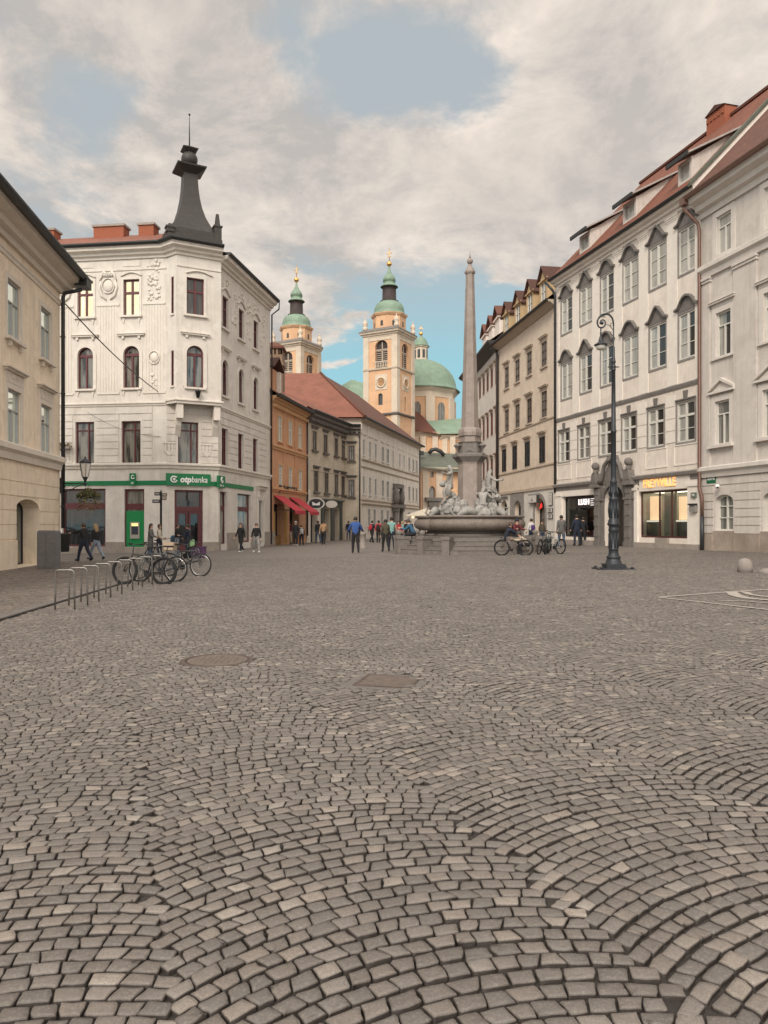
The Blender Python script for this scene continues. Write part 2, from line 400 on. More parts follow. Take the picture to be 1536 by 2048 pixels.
COV = gp(435, 1320); GRT = gp(776, 1362)
def walk_edge(y): return -6.41 - .094 * (y - 12.35)
CA, SA = math.cos(R(21)), math.sin(R(21))
def setts(name, cells, material, near):
    """cells: array (n,4,2) of plan corners; every sett is a worn block with its own height, tilt and tint"""
    n = len(cells); rg = np.random.default_rng(11)
    cen = cells.mean(1); dist = cen[:, 1]
    tint = rg.random(n) ** 1.0
    top = rg.normal(0, .0022, n); tx = rg.normal(0, .018, n); ty = rg.normal(0, .022, n)
    def zof(P):  # P (m,k,2)
        return .016 * np.clip(P[..., 0], -45, 45)
    out_v = []; out_f = []; out_t = []; base = 0
    sel = dist < near
    Q = cells[sel]; k = len(Q)
    if k:
        c = Q.mean(1, keepdims=True)
        ring = []
        cut = .17
        for i in range(4):
            p, q, r_ = Q[:, i], Q[:, (i + 1) % 4], Q[:, i - 1]
            ca = rg.uniform(.02, .11, (k, 1)); cb = rg.uniform(.02, .10, (k, 1))
            ring += [p + (r_ - p) * ca, p + (q - p) * cb]
            mid = (p + q) / 2; out = mid - c[:, 0]; ring.append(mid + out * rg.normal(.015, .028, (k, 1)))
        ring = np.stack(ring, 1)                                   # (k,12,2)
        ring = ring + rg.normal(0, .0016, ring.shape)
        m = ring.shape[1]
        inn = c + (ring - c) * .945
        def lift(P, dz): 
            d = P - c
            return np.concatenate([P, (zof(P) + dz + top[sel][:, None] + d[..., 0] * tx[sel][:, None] + d[..., 1] * ty[sel][:, None])[..., None]], -1)
        mid_ = c + (ring - c) * .5
        rings = [lift(mid_, .0008 + rg.normal(0, .0009, (k, m))), lift(inn, -.0012 + rg.normal(0, .0009, (k, m))), lift(ring, -.0052), lift(c + (ring - c) * 1.01, -.045)]
        V = np.concatenate(rings, 1); nv = V.shape[1]
        out_v.append(V.reshape(-1, 3))
        idx = (np.arange(k) * nv)[:, None]
        i = np.arange(m); j = (i + 1) % m
        quads = np.concatenate([np.stack([a * m + m + i, a * m + m + j, a * m + j, a * m + i], 1) for a in range(3)], 0)
        Fq = (idx[:, :, None] + quads[None]).reshape(-1, 4)
        Ft = (idx + i[None]).reshape(k, m)
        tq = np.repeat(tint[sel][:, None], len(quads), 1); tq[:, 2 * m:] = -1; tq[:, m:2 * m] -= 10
        out_f.append(('q', Fq + base)); out_t.append(tq.ravel())
        out_f.append(('t', Ft + base)); out_t.append(tint[sel]); base += k * nv
    Q = cells[~sel]; k = len(Q)
    if k:
        c = Q.mean(1, keepdims=True); inn = c + (Q - c) * .9
        s2 = ~sel
        def lift(P, dz):
            d = P - c
            return np.concatenate([P, (zof(P) + dz + top[s2][:, None] + d[..., 0] * tx[s2][:, None] + d[..., 1] * ty[s2][:, None])[..., None]], -1)
        V = np.concatenate([lift(inn, 0), lift(Q, -.005), lift(Q, -.04)], 1); nv = 12
        out_v.append(V.reshape(-1, 3)); idx = (np.arange(k) * nv)[:, None]
        i = np.arange(4); j = (i + 1) % 4
        quads = np.concatenate([np.array([[0, 1, 2, 3]]), np.stack([4 + i, 4 + j, j, i], 1), np.stack([8 + i, 8 + j, 4 + j, 4 + i], 1)], 0)
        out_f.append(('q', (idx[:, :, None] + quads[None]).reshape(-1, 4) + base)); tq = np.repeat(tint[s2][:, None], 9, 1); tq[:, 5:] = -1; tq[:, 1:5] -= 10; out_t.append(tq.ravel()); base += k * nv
    V = np.concatenate(out_v); me = bpy.data.meshes.new(name)
    loops = np.concatenate([f.ravel() for _, f in out_f]); cnt = np.concatenate([np.full(len(f), f.shape[1]) for _, f in out_f])
    me.vertices.add(len(V)); me.vertices.foreach_set('co', V.ravel().astype(np.float32))
    me.loops.add(len(loops)); me.loops.foreach_set('vertex_index', loops.astype(np.int32))
    me.polygons.add(len(cnt)); st = np.concatenate([[0], np.cumsum(cnt)[:-1]])
    me.polygons.foreach_set('loop_start', st.astype(np.int32)); me.polygons.foreach_set('loop_total', cnt.astype(np.int32))
    me.update(calc_edges=True); me.validate()
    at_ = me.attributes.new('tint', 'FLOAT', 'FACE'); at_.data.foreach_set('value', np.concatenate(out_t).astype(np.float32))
    me.materials.append(material)
    return tag(place(bpy.data.objects.new(name, me)), kind='structure')
def shrink(P, g_):
    """open a joint of g_ metres round each cell"""
    c = P.mean(1, keepdims=True); d = P - c; L = np.linalg.norm(d, axis=2, keepdims=True)
    return c + d * np.maximum(.55, 1 - g_ / L)
def inside_view(c, x_m=2.4):
    return (c[:, 1] > .4) & (c[:, 1] < 34.5) & (np.abs(c[:, 0]) < .535 * c[:, 1] + x_m)
# segmental arches: columns 1.45 m wide leaning away to the left
W_, RAD = 1.45, 1.48; TH = math.asin(W_ / 2 / RAD); PIT = .079
def bend(y): return 0.0 * y
rg = np.random.default_rng(5); EDGE = rg.uniform(-.034, .034, (97, 997)) + np.where(np.arange(997) % 2, .018, -.018)[None]; cells = []; VS = [-14.0]
while VS[-1] < 43: VS.append(VS[-1] + PIT * rg.uniform(.95, 1.05))
for k in range(-24, 34):
    uc = .204 + W_ * (k + .5)
    ph = (.4, 1.7, 2.)
    for jv, v in enumerate(VS):
        # rough reject by the arch's own middle
        x, y = uc * CA - v * SA, uc * SA + v * CA
        x += bend(y)
        if y > -.5 and y < 36.5 and abs(x) < .56 * y + 4.0:
            L = 2 * TH * RAD; nb = int(rg.integers(16, 19))
            ln = rg.uniform(.82, 1.18, nb); ln = np.concatenate([[0], np.cumsum(ln)]); ln = ((ln / ln[-1]) * 2 * TH - TH) * 1.015
            wob = .018 * math.sin(v * 2.1 + ph[0]) + .012 * math.sin(v * 5.3 + ph[1])
            half = PIT / 2 - .0042
            def pt(t, dv):
                t = t + dv * np.sin(t) / RAD
                uu = uc + RAD * np.sin(t) + wob * 0; vv = v + dv + RAD * (np.cos(t) - 1) + .5 * RAD * (1 - math.cos(TH)) + wob
                yy = uu * SA + vv * CA; return np.stack([uu * CA - vv * SA + bend(yy), yy], -1)
            e0, e1 = EDGE[(k + 40) % 97, jv % 997], EDGE[(k + 41) % 97, jv % 997]; ln = (ln + TH * 1.015) / (2.03 * TH); ln = (-TH + e0) + ln * (2 * TH + e1 - e0)
            sk = rg.normal(0, .0045, nb + 1); sk[0] = sk[-1] = 0
            cells.append(np.stack([pt(ln[:-1] - sk[:-1], -half), pt(ln[1:] - sk[1:], -half), pt(ln[1:] + sk[1:], half), pt(ln[:-1] + sk[:-1], half)], 1))
cells = np.concatenate(cells); c = cells.mean(1)
keep = inside_view(c) & (c[:, 0] > walk_edge(c[:, 1]) + .2)
keep &= np.hypot(c[:, 0] - COV.x, c[:, 1] - COV.y) > .385
gu = (c[:, 0] - GRT.x) * CA + (c[:, 1] - GRT.y) * SA; gv = -(c[:, 0] - GRT.x) * SA + (c[:, 1] - GRT.y) * CA
keep &= (np.abs(gu) > .29) | (np.abs(gv) > .27)
cells = cells[keep]; dy_ = cells.mean(1)[:, 1][:, None, None]; cells = shrink(cells, (.0034 + .0026 * rg.random((len(cells), 1, 1))) * (1 - .4 * np.clip((dy_ - 4) / 8, 0, 1)))
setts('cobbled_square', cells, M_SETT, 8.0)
# pavement along the ochre house: straight courses
cells = []; y = 6.0
while y < 34.4:
    x = max(-16.0, -.56 * y - 4.5); x1 = walk_edge(y) - .14; x += rg.random() * .15
    while x < x1:
        l = rg.uniform(.13, .22); e = min(x + l, x1)
        if e - x > .05: cells.append([(x, y), (e, y), (e, y + .1), (x, y + .1)])
        x = e
    y += .1
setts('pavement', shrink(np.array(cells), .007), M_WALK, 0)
M_KERB = mat('kerb_granite', (.15, .132, .118), .8, .25, 6, .3, 60)
M_DARKGAP = mat('gutter_slot', (.05, .044, .04), .9, .2)
kb = MB(); y = 7.0
while y < 34:
    l = .9; a, b_ = walk_edge(y), walk_edge(y + l)
    kb.slab([(a - .13, y + .006), (a + .06, y + .006), (b_ + .06, y + l - .006), (b_ - .13, y + l - .006)], G(a) - .05, G(a) + .012); y += l
tag(kb.build('kerb', M_KERB), kind='structure')
kb = MB(); kb.face([(walk_edge(7) + .07, 7, G(-6) + .008), (walk_edge(7) + .11, 7, G(-6) + .008), (walk_edge(34) + .11, 34, G(-8) + .008), (walk_edge(34) + .07, 34, G(-8) + .008)])
tag(kb.build('drain_channel', M_DARKGAP), kind='structure')

# cast iron covers
M_IRON = mat('rusty_iron', (.125, .092, .075), .6, .35, 14, .5, 60, metal=.4)
M_IRON2 = mat('worn_iron', (.185, .145, .12), .55, .3, 14, .3, 60, metal=.4)
t = thing('manhole_cover', 'round rusty iron manhole cover with a paved ring, set in the cobbles at left', 'manhole cover', T3(COV.x, COV.y, G(COV.x)))
b = MB(); b.M = T3(COV.x, COV.y, G(COV.x)); b.lathe([(.40, -.04), (.40, .001), (.34, .003), (.34, -.01), (.335, -.01)], 48); b.build('rim', M_IRON, t)
b = MB(); b.M = T3(COV.x, COV.y, G(COV.x)); b.lathe([(.325, -.03), (.325, .001), (.0005, .002)], 48, smooth=False)
for q in range(-4, 5):
    for q2 in range(-4, 5):
        if q * q + q2 * q2 < 17: b.box(q * .062 - .02, q * .062 + .02, q2 * .062 - .02, q2 * .062 + .02, .0, .006)
b.build('lid', M_IRON2, t)
GM = T3(GRT.x, GRT.y, G(GRT.x)) @ RZ(R(21 - 36))
t = thing('drain_grate', 'rectangular rusty iron drain grate in the cobbles left of centre', 'drain grate', GM)
b = MB(); b.M = GM; x, y = .27, .25
for q in ((-x, x, -y, -y + .03), (-x, x, y - .03, y), (-x, -x + .03, -y + .03, y - .03), (x - .03, x, -y + .03, y - .03)): b.box(*q, -.04, .003)
b.build('frame', M_IRON, t)
b = MB(); b.M = GM
for k in range(9): b.box(-x + .03, x - .03, -y + .045 + k * .05, -y + .07 + k * .05, -.03, .001)
b.build('bars', M_IRON2, t)
b = MB(); b.M = GM; b.box(-.36, .36, -.34, .34, -.04, -.005); b.build('bedding', M_KERB, t)
# pale marble inlay in the paving at right
M_PALE = mat('pale_marble', (.38, .335, .29), .6, .2, 6, .2, 40)
inl = MB()
def strip(pts, wd):
    P = [gp(*p) for p in pts]
    for a, b_ in zip(P, P[1:]):
        d = (b_ - a); d.z = 0; d.normalize(); nn = Vector((-d.y, d.x, 0)) * wd / 2
        inl.face([q + Vector((0, 0, .010)) for q in (a - nn, b_ - nn, b_ + nn, a + nn)])
strip([(1318, 1195), (1440, 1186), (1560, 1178), (1700, 1168)], .10); strip([(1318, 1195.5), (1430, 1208), (1560, 1223), (1700, 1240)], .10)
strip([(1462, 1184), (1470, 1191), (1488, 1196), (1520, 1199.5), (1570, 1202)], .22); strip([(1488, 1184), (1500, 1189.5), (1530, 1194), (1575, 1196)], .14)
strip([(1440, 1203), (1480, 1202), (1530, 1207), (1580, 1211)], .08)
strip([(730, 1106), (760, 1109), (800, 1112.5)], .14); strip([(800, 1112.5), (900, 1115), (1000, 1114), (1080, 1110), (1140, 1104)], .12)
tag(inl.build('paving_inlay', M_PALE), kind='structure')
# ================= BUILDINGS =================
CREAM = (.62, .55, .45)
M_WHITE = mat('white_stucco', (.66, .615, .56), .9, .09, 1.6, .35, 26, grime=.34, streak=.42)
M_WTRIM = mat('white_moulding', (.68, .63, .565), .85, .10, 3, .2, 40, grime=.25)
M_OCHRE = mat('ochre_stucco', (.82, .685, .53), .9, .10, 1.8, .3, 30, grime=.34, streak=.45)
M_OTRIM = mat('beige_moulding', (.69, .61, .52), .85, .10, 3, .2, 40, grime=.25)
M_BAROQ = mat('cream_stucco', (.74, .66, .58), .9, .09, 1.5, .3, 26, grime=.32, streak=.42)
M_BAND = mat('pale_cream_moulding', (.77, .70, .625), .85, .08, 3, .2, 40, grime=.2)
M_GREYS = mat('grey_stucco', (.60, .545, .495), .9, .10, 1.6, .3, 26, grime=.36, streak=.45)
M_GREYL = mat('pale_grey_moulding', (.66, .605, .55), .85, .08, 3, .2, 40, grime=.25)
M_STONE = mat('grey_stone', (.27, .245, .225), .85, .22, 4, .5, 40, grime=.4)
M_HOOD = mat('weathered_hood_stone', (.175, .158, .145), .85, .25, 6, .5, 40, grime=.4)
M_STONED = mat('dark_carved_stone', (.18, .16, .145), .85, .25, 6, .5, 50, grime=.4)
M_BUFF = mat('buff_stucco', (.66, .55, .44), .9, .12, 1.4, .3, 26, grime=.3, streak=.3)
M_BUFFT = mat('buff_moulding', (.44, .36, .28), .85, .14, 3, .2, 40)
M_ORANGE = mat('orange_stucco', (.55, .295, .17), .9, .14, 1.6, .3, 26, grime=.25, streak=.2)
M_ORTRIM = mat('orange_moulding', (.57, .34, .18), .85, .1, 3, .2, 40)
M_GB = mat('greybeige_stucco', (.54, .465, .365), .9, .16, 1.2, .3, 26, grime=.4, streak=.3)
M_WGREY = mat('whitish_stucco', (.70, .62, .545), .9, .12, 1.3, .3, 26, grime=.3, streak=.25)
M_PLINTH = mat('plinth_stone', (.33, .285, .245), .85, .2, 3, .5, 30, grime=.5)
M_TIN = mat('dark_sheet_metal', (.035, .035, .034), .5, .3, 4, .1, 30, metal=.3)
M_PIPE_D = mat('dark_downpipe', (.03, .03, .032), .45, .3, 6)
M_PIPE_C = mat('copper_downpipe', (.165, .09, .068), .45, .3, 6, metal=.2)
M_REDF = mat('dark_red_window_paint', (.105, .022, .026), .5, .15, 6)
M_WHF = mat('white_window_paint', (.66, .63, .57), .5, .08, 6)
M_GRF = mat('grey_window_paint', (.40, .38, .36), .5, .1, 6)
M_BRF = mat('brown_window_paint', (.10, .075, .06), .5, .2, 6)
M_BKF = mat('black_window_paint', (.022, .020, .022), .5, .2, 6)
M_LINE = mat('groove_shadow_paint', (.30, .26, .22), .9, .1)
P_CURT = pane_mat('curtained_pane', (.30, .285, .25), 0, (.42, .40, .355), .06)
P_DARK = pane_mat('dark_pane', (.022, .022, .022), 0, (.07, .066, .06))
P_MIX = pane_mat('half_curtained_pane', (.10, .10, .092), 0, (.36, .345, .30))
P_SKY = pane_mat('sky_reflecting_pane', (.86, .97, .95), .95, (.80, .93, .92), .03)
P_DULL = pane_mat('dull_pane', (.12, .115, .105), 0, (.24, .225, .20), .1)
P_GREEN = pane_mat('greenish_pane', (.10, .105, .09), 0, (.22, .22, .19), .08)
P_WARM = pane_mat('amber_reflecting_pane', (.85, .72, .45), .75, (.95, .85, .62), .06)  # amber reflection is put into the pane's own colour
M_TILE = tile_mat('red_clay_tiles', (.27, .085, .045), (.20, .068, .038))
M_TILE2 = tile_mat('brown_clay_tiles', (.19, .075, .048), (.14, .058, .04))
M_TILE3 = tile_mat('bright_clay_tiles', (.33, .125, .08), (.27, .10, .064))
M_BRICK = mat('brick_red', (.30, .095, .05), .9, .25, 9, .4, 60)
M_COPPER = mat('green_copper', (.20, .285, .205), .6, .28, 1.2, .1, 20, grime=.35, streak=.3)
M_COPPD = mat('dull_copper_roof', (.105, .115, .085), .6, .3, 1.2, .1, 20, grime=.4)

def wall(fr, s0, s1, z0, z1, ops, depth, mb=None, m=0, back=True):
    """facade sheet with real openings and reveals in frame coordinates; ops: (s0,s1,z0,z1,arch_rise,reveal)"""
    mb = mb or MB()
    xs = sorted({s0, s1, *[round(o[k], 4) for o in ops for k in (0, 1)]}); zs = sorted({z0, z1, *[round(o[k], 4) for o in ops for k in (2, 3)]})
    for a, b in zip(xs, xs[1:]):
        for c, d in zip(zs, zs[1:]):
            x, z = (a + b) / 2, (c + d) / 2
            if any(o[0] < x < o[1] and o[2] < z < o[3] for o in ops): continue
            mb.face([(a, 0, c), (b, 0, c), (b, 0, d), (a, 0, d)], m)
    for a, b, c, d, r, e in ops:
        if r > 0:
            n = 12; arc = [((a + b) / 2 - (b - a) / 2 * math.cos(math.pi * k / n), d - r + r * math.sin(math.pi * k / n)) for k in range(n + 1)]
            for k in range(n):
                (x, z), (x2, z2) = arc[k], arc[k + 1]
                mb.face([(x, 0, z), (x2, 0, z2), (x2, 0, d), (x, 0, d)], m); mb.face([(x, 0, z), (x, e, z), (x2, e, z2), (x2, 0, z2)], m)
            d2 = d - r
        else:
            d2 = d; mb.face([(a, 0, d), (a, e, d), (b, e, d), (b, 0, d)], m)
        mb.face([(a, 0, c), (b, 0, c), (b, e, c), (a, e, c)], m)
        mb.face([(a, 0, c), (a, e, c), (a, e, d2), (a, 0, d2)], m); mb.face([(b, 0, c), (b, 0, d2), (b, e, d2), (b, e, c)], m)
    if back:
        mb.face([(s0, 0, z0), (s0, 0, z1), (s0, depth, z1), (s0, depth, z0)], m); mb.face([(s1, 0, z0), (s1, depth, z0), (s1, depth, z1), (s1, 0, z1)], m)
        mb.face([(s0, depth, z0), (s0, depth, z1), (s1, depth, z1), (s1, depth, z0)], m)
    return mb

WCACHE = {}
def window(root, fr, op, style):
    """one window as part 'window' (casement frame) with its pane, sill, surround and hood as sub-parts"""
    a, b, c, d, r, e = op; w_, h = b - a, d - c; M = fr.M @ T3((a + b) / 2, 0, c)
    key = (id(style), round(w_, 2), round(h, 2), round(r, 2))
    if key in WCACHE: return clone(WCACHE[key][0], root, M)
    S = style; t = S.get('t', .07); y0, y1 = e - .09, e - .02; x = w_ / 2
    mb = MB()
    def bar(x0, x1, z0, z1, ya=y0, yb=y1): mb.box(x0, x1, ya, yb, z0, z1)
    spring = h - r
    bar(-x, -x + t, 0, spring); bar(x - t, x, 0, spring); bar(-x + t, x - t, 0, t)
    if r > 0:
        n = 12
        for k in range(n):
            p = []
            for q, q2 in ((k, 1), (k + 1, 1), (k + 1, 0), (k, 0)):
                th = math.pi * q / n; rx, rz = (x, r) if q2 else (x - t, r - t)
                p.append((-rx * math.cos(th), spring + rz * math.sin(th)))
            mb.prism(p[::-1], y0, y1)
        tr = S.get('transom', [spring])
        tr = [spring if q == 'spring' else q * h for q in tr]
    else:
        bar(-x + t, x - t, h - t, h); tr = [q * h for q in S.get('transom', [])]
    m_ = S.get('mt', t * .8)
    cuts = [t] + tr + [h - t]
    for z in tr: bar(-x + t, x - t, z - S.get('tt', m_) / 2, z + S.get('tt', m_) / 2)
    for i in S.get('mull', [0.5]):
        xx = -x + i * w_; top = h - t - (r * (1 - math.sqrt(max(0, 1 - (xx / x) ** 2))) if r else 0)
        zt = S.get('mull_top', 1) ; top = top if zt == 1 else (tr[0] if tr else top)
        segs = [0 + t] + tr + [top]
        for z0, z1 in zip(segs, segs[1:]):
            g_ = S.get('tt', m_) / 2
            a0 = z0 + (g_ if z0 in tr else 0); b0 = z1 - (g_ if z1 in tr else 0)
            if b0 > a0: bar(xx - m_ / 2, xx + m_ / 2, a0, b0, y0 - .012, y1)
    for q in S.get('bars', []):
        z = q * h
        ms = sorted([-x + t] + [-x + i * w_ for i in S.get('mull', [.5])] + [x - t])
        for u, v in zip(ms, ms[1:]): bar(u + m_ / 2, v - m_ / 2, z - .017, z + .017, y0 + .02, y1 - .012)
    f = mb.build('window', S['frame'], root, M)
    mb = MB()
    if r > 0:
        n = 12; pts = [(-x, 0), (x, 0)] + [(x * math.cos(math.pi * k / n), spring + r * math.sin(math.pi * k / n)) for k in range(n + 1)]
        mb.face([(p, e - .03, z) for p, z in pts])
    else: mb.face([(-x, e - .03, 0), (x, e - .03, 0), (x, e - .03, h), (-x, e - .03, h)])
    mb.build('pane', S['pane'], f, M)
    if S.get('sill'):
        so, sh, sw = S['sill']; mb = MB(); mb.box(-x - sw, x + sw, -so, .02 if sw else 0, -sh, -.002)
        if S.get('sill_brackets'):
            for q in (-x * .85, x * .85): mb.prism([(q - .07, -sh), (q - .05, -sh - .22), (q + .05, -sh - .22), (q + .07, -sh)], -so * .7, -.003)
        mb.build('sill', S.get('sillm', S.get('trim')), f, M)
    if S.get('surr'):
        sw, so = S['surr']; mb = MB(); 
        if r > 0:
            mb.box(-x - sw, -x + .002, -so, .015, 0, spring); mb.box(x - .002, x + sw, -so, .015, 0, spring); n = 12
            for k in range(n):
                p = []
                for q, q2 in ((k, sw), (k + 1, sw), (k + 1, -.002), (k, -.002)):
                    th = math.pi * q / n; p.append((-(x + q2) * math.cos(th), spring + (r + q2) * math.sin(th)))
                mb.prism(p[::-1], -so, .015)
        else:
            mb.box(-x - sw, -x + .002, -so, .015, -(0 if S.get('sill') else sw), h + sw); mb.box(x - .002, x + sw, -so, .015, -(0 if S.get('sill') else sw), h + sw)
            mb.box(-x + .002, x - .002, -so, .015, h - .002, h + sw)
            if not S.get('sill'): mb.box(-x + .002, x - .002, -so, .015, -sw, .002)
        mb.build('surround', S['trim'], f, M)
    hd = S.get('hood')
    if hd: 
        mb = MB(); hood(mb, hd, x, h, S); mb.build('hood', S.get('hoodm', S['trim']), f, M)
    WCACHE[key] = (f, style)
    return f
def hood(mb, kind, x, h, S):
    g_ = S.get('surr', (0, 0))[0]; z = h + g_
    if kind == 'ledge':
        mb.box(-x - g_ - .02, x + g_ + .02, -.05, .01, z + .02, z + .18); mb.box(-x - g_ - .10, x + g_ + .10, -.17, .01, z + .182, z + .27); mb.box(-x - g_ - .14, x + g_ + .14, -.21, .01, z + .272, z + .31)
    elif kind == 'ledge_high':
        u = S.get('lift', .35); mb.box(-x - g_ - .12, x + g_ + .12, -.15, .01, z + u, z + u + .09); mb.box(-x - g_ - .17, x + g_ + .17, -.20, .01, z + u + .092, z + u + .13)
        for q in (-x, x): mb.prism([(q - .08, z + u), (q - .06, z + u - .18), (q + .06, z + u - .18), (q + .08, z + u)], -.11, -.003)
    elif kind == 'cornice_panel':
        mb.box(-x - g_, x + g_, -.06, .01, z + .002, z + .42)
        for q in (-.35, .35): mb.prism([(q * x - .09, z + .32), (q * x - .06, z + .2), (q * x + .06, z + .2), (q * x + .09, z + .32)], -.10, -.062)
        mb.box(-x - g_ - .08, x + g_ + .08, -.16, .01, z + .422, z + .50); mb.box(-x - g_ - .15, x + g_ + .15, -.26, .01, z + .502, z + .56)
    elif kind == 'pediment':
        a = x + g_ + .16; mb.box(-a, a, -.18, .01, z + .10, z + .20)
        for q in (1, -1):
            p = [(-a * q, z + .202), (-a * q * .98, z + .33), (0, z + .80), (0, z + .66)]
            mb.prism(p if q == 1 and False else (p if (p[2][0] - p[0][0]) < 0 else p[::-1]), -.18, .01)
        mb.prism([(-a * .85, z + .205), (a * .85, z + .205), (0, z + .64)], -.05, .01)
    elif kind in ('round', 'point'):
        a = x + g_ + .10
        if kind == 'round': top = [(-a, .20), (-a * .72, .26), (-a * .55, .48), (-a * .3, .72), (0, .80), (a * .3, .72), (a * .55, .48), (a * .72, .26), (a, .20)]
        else: top = [(-a, .18), (-a * .70, .24), (-a * .45, .52), (-a * .12, .86), (0, .90), (a * .12, .86), (a * .45, .52), (a * .70, .24), (a, .18)]
        for (p, q), (p2, q2) in zip(top, top[1:]):
            mb.prism([(p, z + q - .11), (p2, z + q2 - .11), (p2, z + q2), (p, z + q)], -.20, .01)
        inner = [(p * .86, z + q - .115) for p, q in top]
        for (p, q), (p2, q2) in zip(inner, inner[1:]):
            mb.prism([(p, z + .002), (p2, z + .002), (p2, q2), (p, q)], -.05, .01)
    elif kind == 'key':
        mb.box(-x - g_ * .9, x + g_ * .9, -.09, .01, z + .002, z + .07); mb.prism([(-.11, z + .072), (.11, z + .072), (.17, z + .46), (-.17, z + .46)], -.07, .01)

def ops_px(fr, rows, reveal=.16, o=0.0):
    """rows: list of (pxL, pxR, py_top, py_bottom, measured at px, arch?)"""
    out = []
    for r_ in rows:
        l, r2, t, b_, pm = r_[:5]; arch = r_[5] if len(r_) > 5 else 0
        out.append((fr.s_of(l), fr.s_of(r2), fr.z_of(pm, b_), fr.z_of(pm, t), arch, reveal))
    return out
def rowset(fr, pxs, pm, top, bot, w_=None, arch=0, reveal=.16):
    """a storey of equal windows: pixel spans for the positions, one height measured at column pm"""
    z1, z0 = fr.z_of(pm, top), fr.z_of(pm, bot); sp = [(fr.s_of(l), fr.s_of(r_)) for l, r_ in pxs]
    w_ = w_ or sorted(b - a for a, b in sp)[len(sp) // 2]
    return [((a + b) / 2 - w_ / 2, (a + b) / 2 + w_ / 2, z0, z1, arch, reveal) for a, b in sp]
def roof_slope(mb, p, m=0):
    """p: eave-left, eave-right, ridge-right, ridge-left; UVs in metres"""
    a, b, c, d = [Vector(q) for q in p]; u = (b - a).normalized(); n = (b - a).cross(d - a).normalized(); v = n.cross(u)
    uv = [((q - a).dot(u), (q - a).dot(v)) for q in (a, b, c, d)]
    if (c - d).length < 1e-4: mb.face([a, b, c], m, uv[:3])
    else: mb.face([a, b, c, d], m, uv)
def downpipe(root, fr, s, z0, z1, m, o=.12, r=.065, elbow=None):
    mb = MB(); pts = [(s, -o, z0), (s, -o, z1)]
    if elbow: pts += elbow
    mb.tube(pts, r, 8)
    z = z0 + 1
    while z < z1: mb.lathe([(r, -.03), (r + .018, -.03), (r + .018, .03), (r, .03)], 8, (s, -o, z)); mb.box(s - .015, s + .015, -o + r, .0, z - .015, z + .015); z += 2.6
    return mb.build('downpipe', m, root, fr.M)
def grooves(mb, s0, s1, zs, ops, y=-.003, h=.028, m=0):
    """recessed-looking course joints: thin projecting courses are real, so each joint is a raised band pair's gap"""
    for z in zs:
        xs = [s0] + sorted([q for o in ops if o[2] - .05 < z < o[3] + .05 for q in (o[0] - .01, o[1] + .01)]) + [s1]
        for a, b in zip(xs[::2], xs[1::2]):
            if b - a > .05: yield a, b, z
def courses(s0, s1, zs, ops, mb, out=.035, gap=.045, m=0):
    """rusticated courses: raised bands between joints, broken at the openings (s0,s1,z0,z1)"""
    for z0, z1 in zip(zs, zs[1:]):
        segs = [(s0, s1)]
        for o in ops:
            if o[2] < z1 - .02 and o[3] > z0 + .02:
                nx = []
                for a, b in segs:
                    if o[1] <= a or o[0] >= b: nx.append((a, b))
                    else:
                        if o[0] - a > .03: nx.append((a, o[0]))
                        if b - o[1] > .03: nx.append((o[1], b))
                segs = nx
        for a, b in segs: mb.box(a + .004, b - .004, -out, .01, z0 + gap / 2, z1 - gap / 2, m)
def grow(o, q=.0): return (o[0] - q, o[1] + q, o[2] - q, o[3] + q)

CORN = lambda z, d, h: [(-.02, z), (d * .15, z), (d * .2, z + h * .25), (d * .45, z + h * .32), (d * .5, z + h * .55), (d * .9, z + h * .68), (d * .93, z + h * .86), (d, z + h * .9), (d, z + h), (-.02, z + h)]
BANDP = lambda z, d, h: [(-.02, z), (d * .4, z), (d * .55, z + h * .4), (d, z + h * .6), (d, z + h * .9), (d * .7, z + h), (-.02, z + h)]
GUT = lambda o, z: [(o - .02, z), (o + .10, z - .02), (o + .16, z + .07), (o + .14, z + .10), (o - .02, z + .11)]

# ---------- ochre house, left edge ----------
fL = Frame((-12.1, 10.0), (-14.9, 34.0))
L1 = fL.L
root = thing('ochre_house', 'ochre stuccoed house with sky reflecting windows at the left edge', 'building', fL.M)
s1, s2 = fL.s_of(13.7), fL.s_of(80.4); stp = s2 - s1
def lrow(pm, t, b, l, r_):
    w_ = fL.s_of(r_) - fL.s_of(l); z1, z0 = fL.z_of(pm, t), fL.z_of(pm, b)
    return [(fL.s_of(80.4) - k * stp, fL.s_of(80.4) - k * stp + w_, z0, z1, 0, .15) for k in range(0, 5)]
up = lrow(80.4, 610, 715, 80.4, 101.3); lo = lrow(80.4, 806, 907, 80.4, 101.5)
ni = [(fL.s_of(31.5), fL.s_of(78.8), fL.z_of(55, 1131), fL.z_of(50, 998), .42, .75)]
ni += [(ni[0][0] - stp * 2, ni[0][1] - stp * 2, ni[0][2], ni[0][3], .42, .75)]
zt = fL.z_of(113, 578.7); zs = fL.z_of(112, 940)
wall(fL, 0, L1, -.8, zt + .75, up + lo + ni, 11).build('wall', M_OCHRE, root, fL.M)
st = dict(frame=M_GRF, pane=P_SKY, trim=M_OTRIM, t=.07, transom=[.64], mull=[.5], mull_top=0, sill=(.20, .12, .22), sill_brackets=1, surr=(.20, .04))
st2 = dict(frame=M_GRF, pane=P_SKY, trim=M_OTRIM, t=.07, transom=[.64], mull=[.5], mull_top=0, sill=(.16, .11, .14), surr=(.22, .05), hood='cornice_panel')
for o in up: window(root, fL, o, st)
for o in lo: window(root, fL, o, st2)
for o in ni:
    window(root, fL, o, dict(frame=M_BKF, pane=P_GREEN, t=.07, mull=[], transom=[]))
mb = MB(); mb.sweep([(0, 0), (L1, 0), (L1, 4)], CORN(zt - .05, .95, .75)); mb.build('cornice', M_OTRIM, root, fL.M)
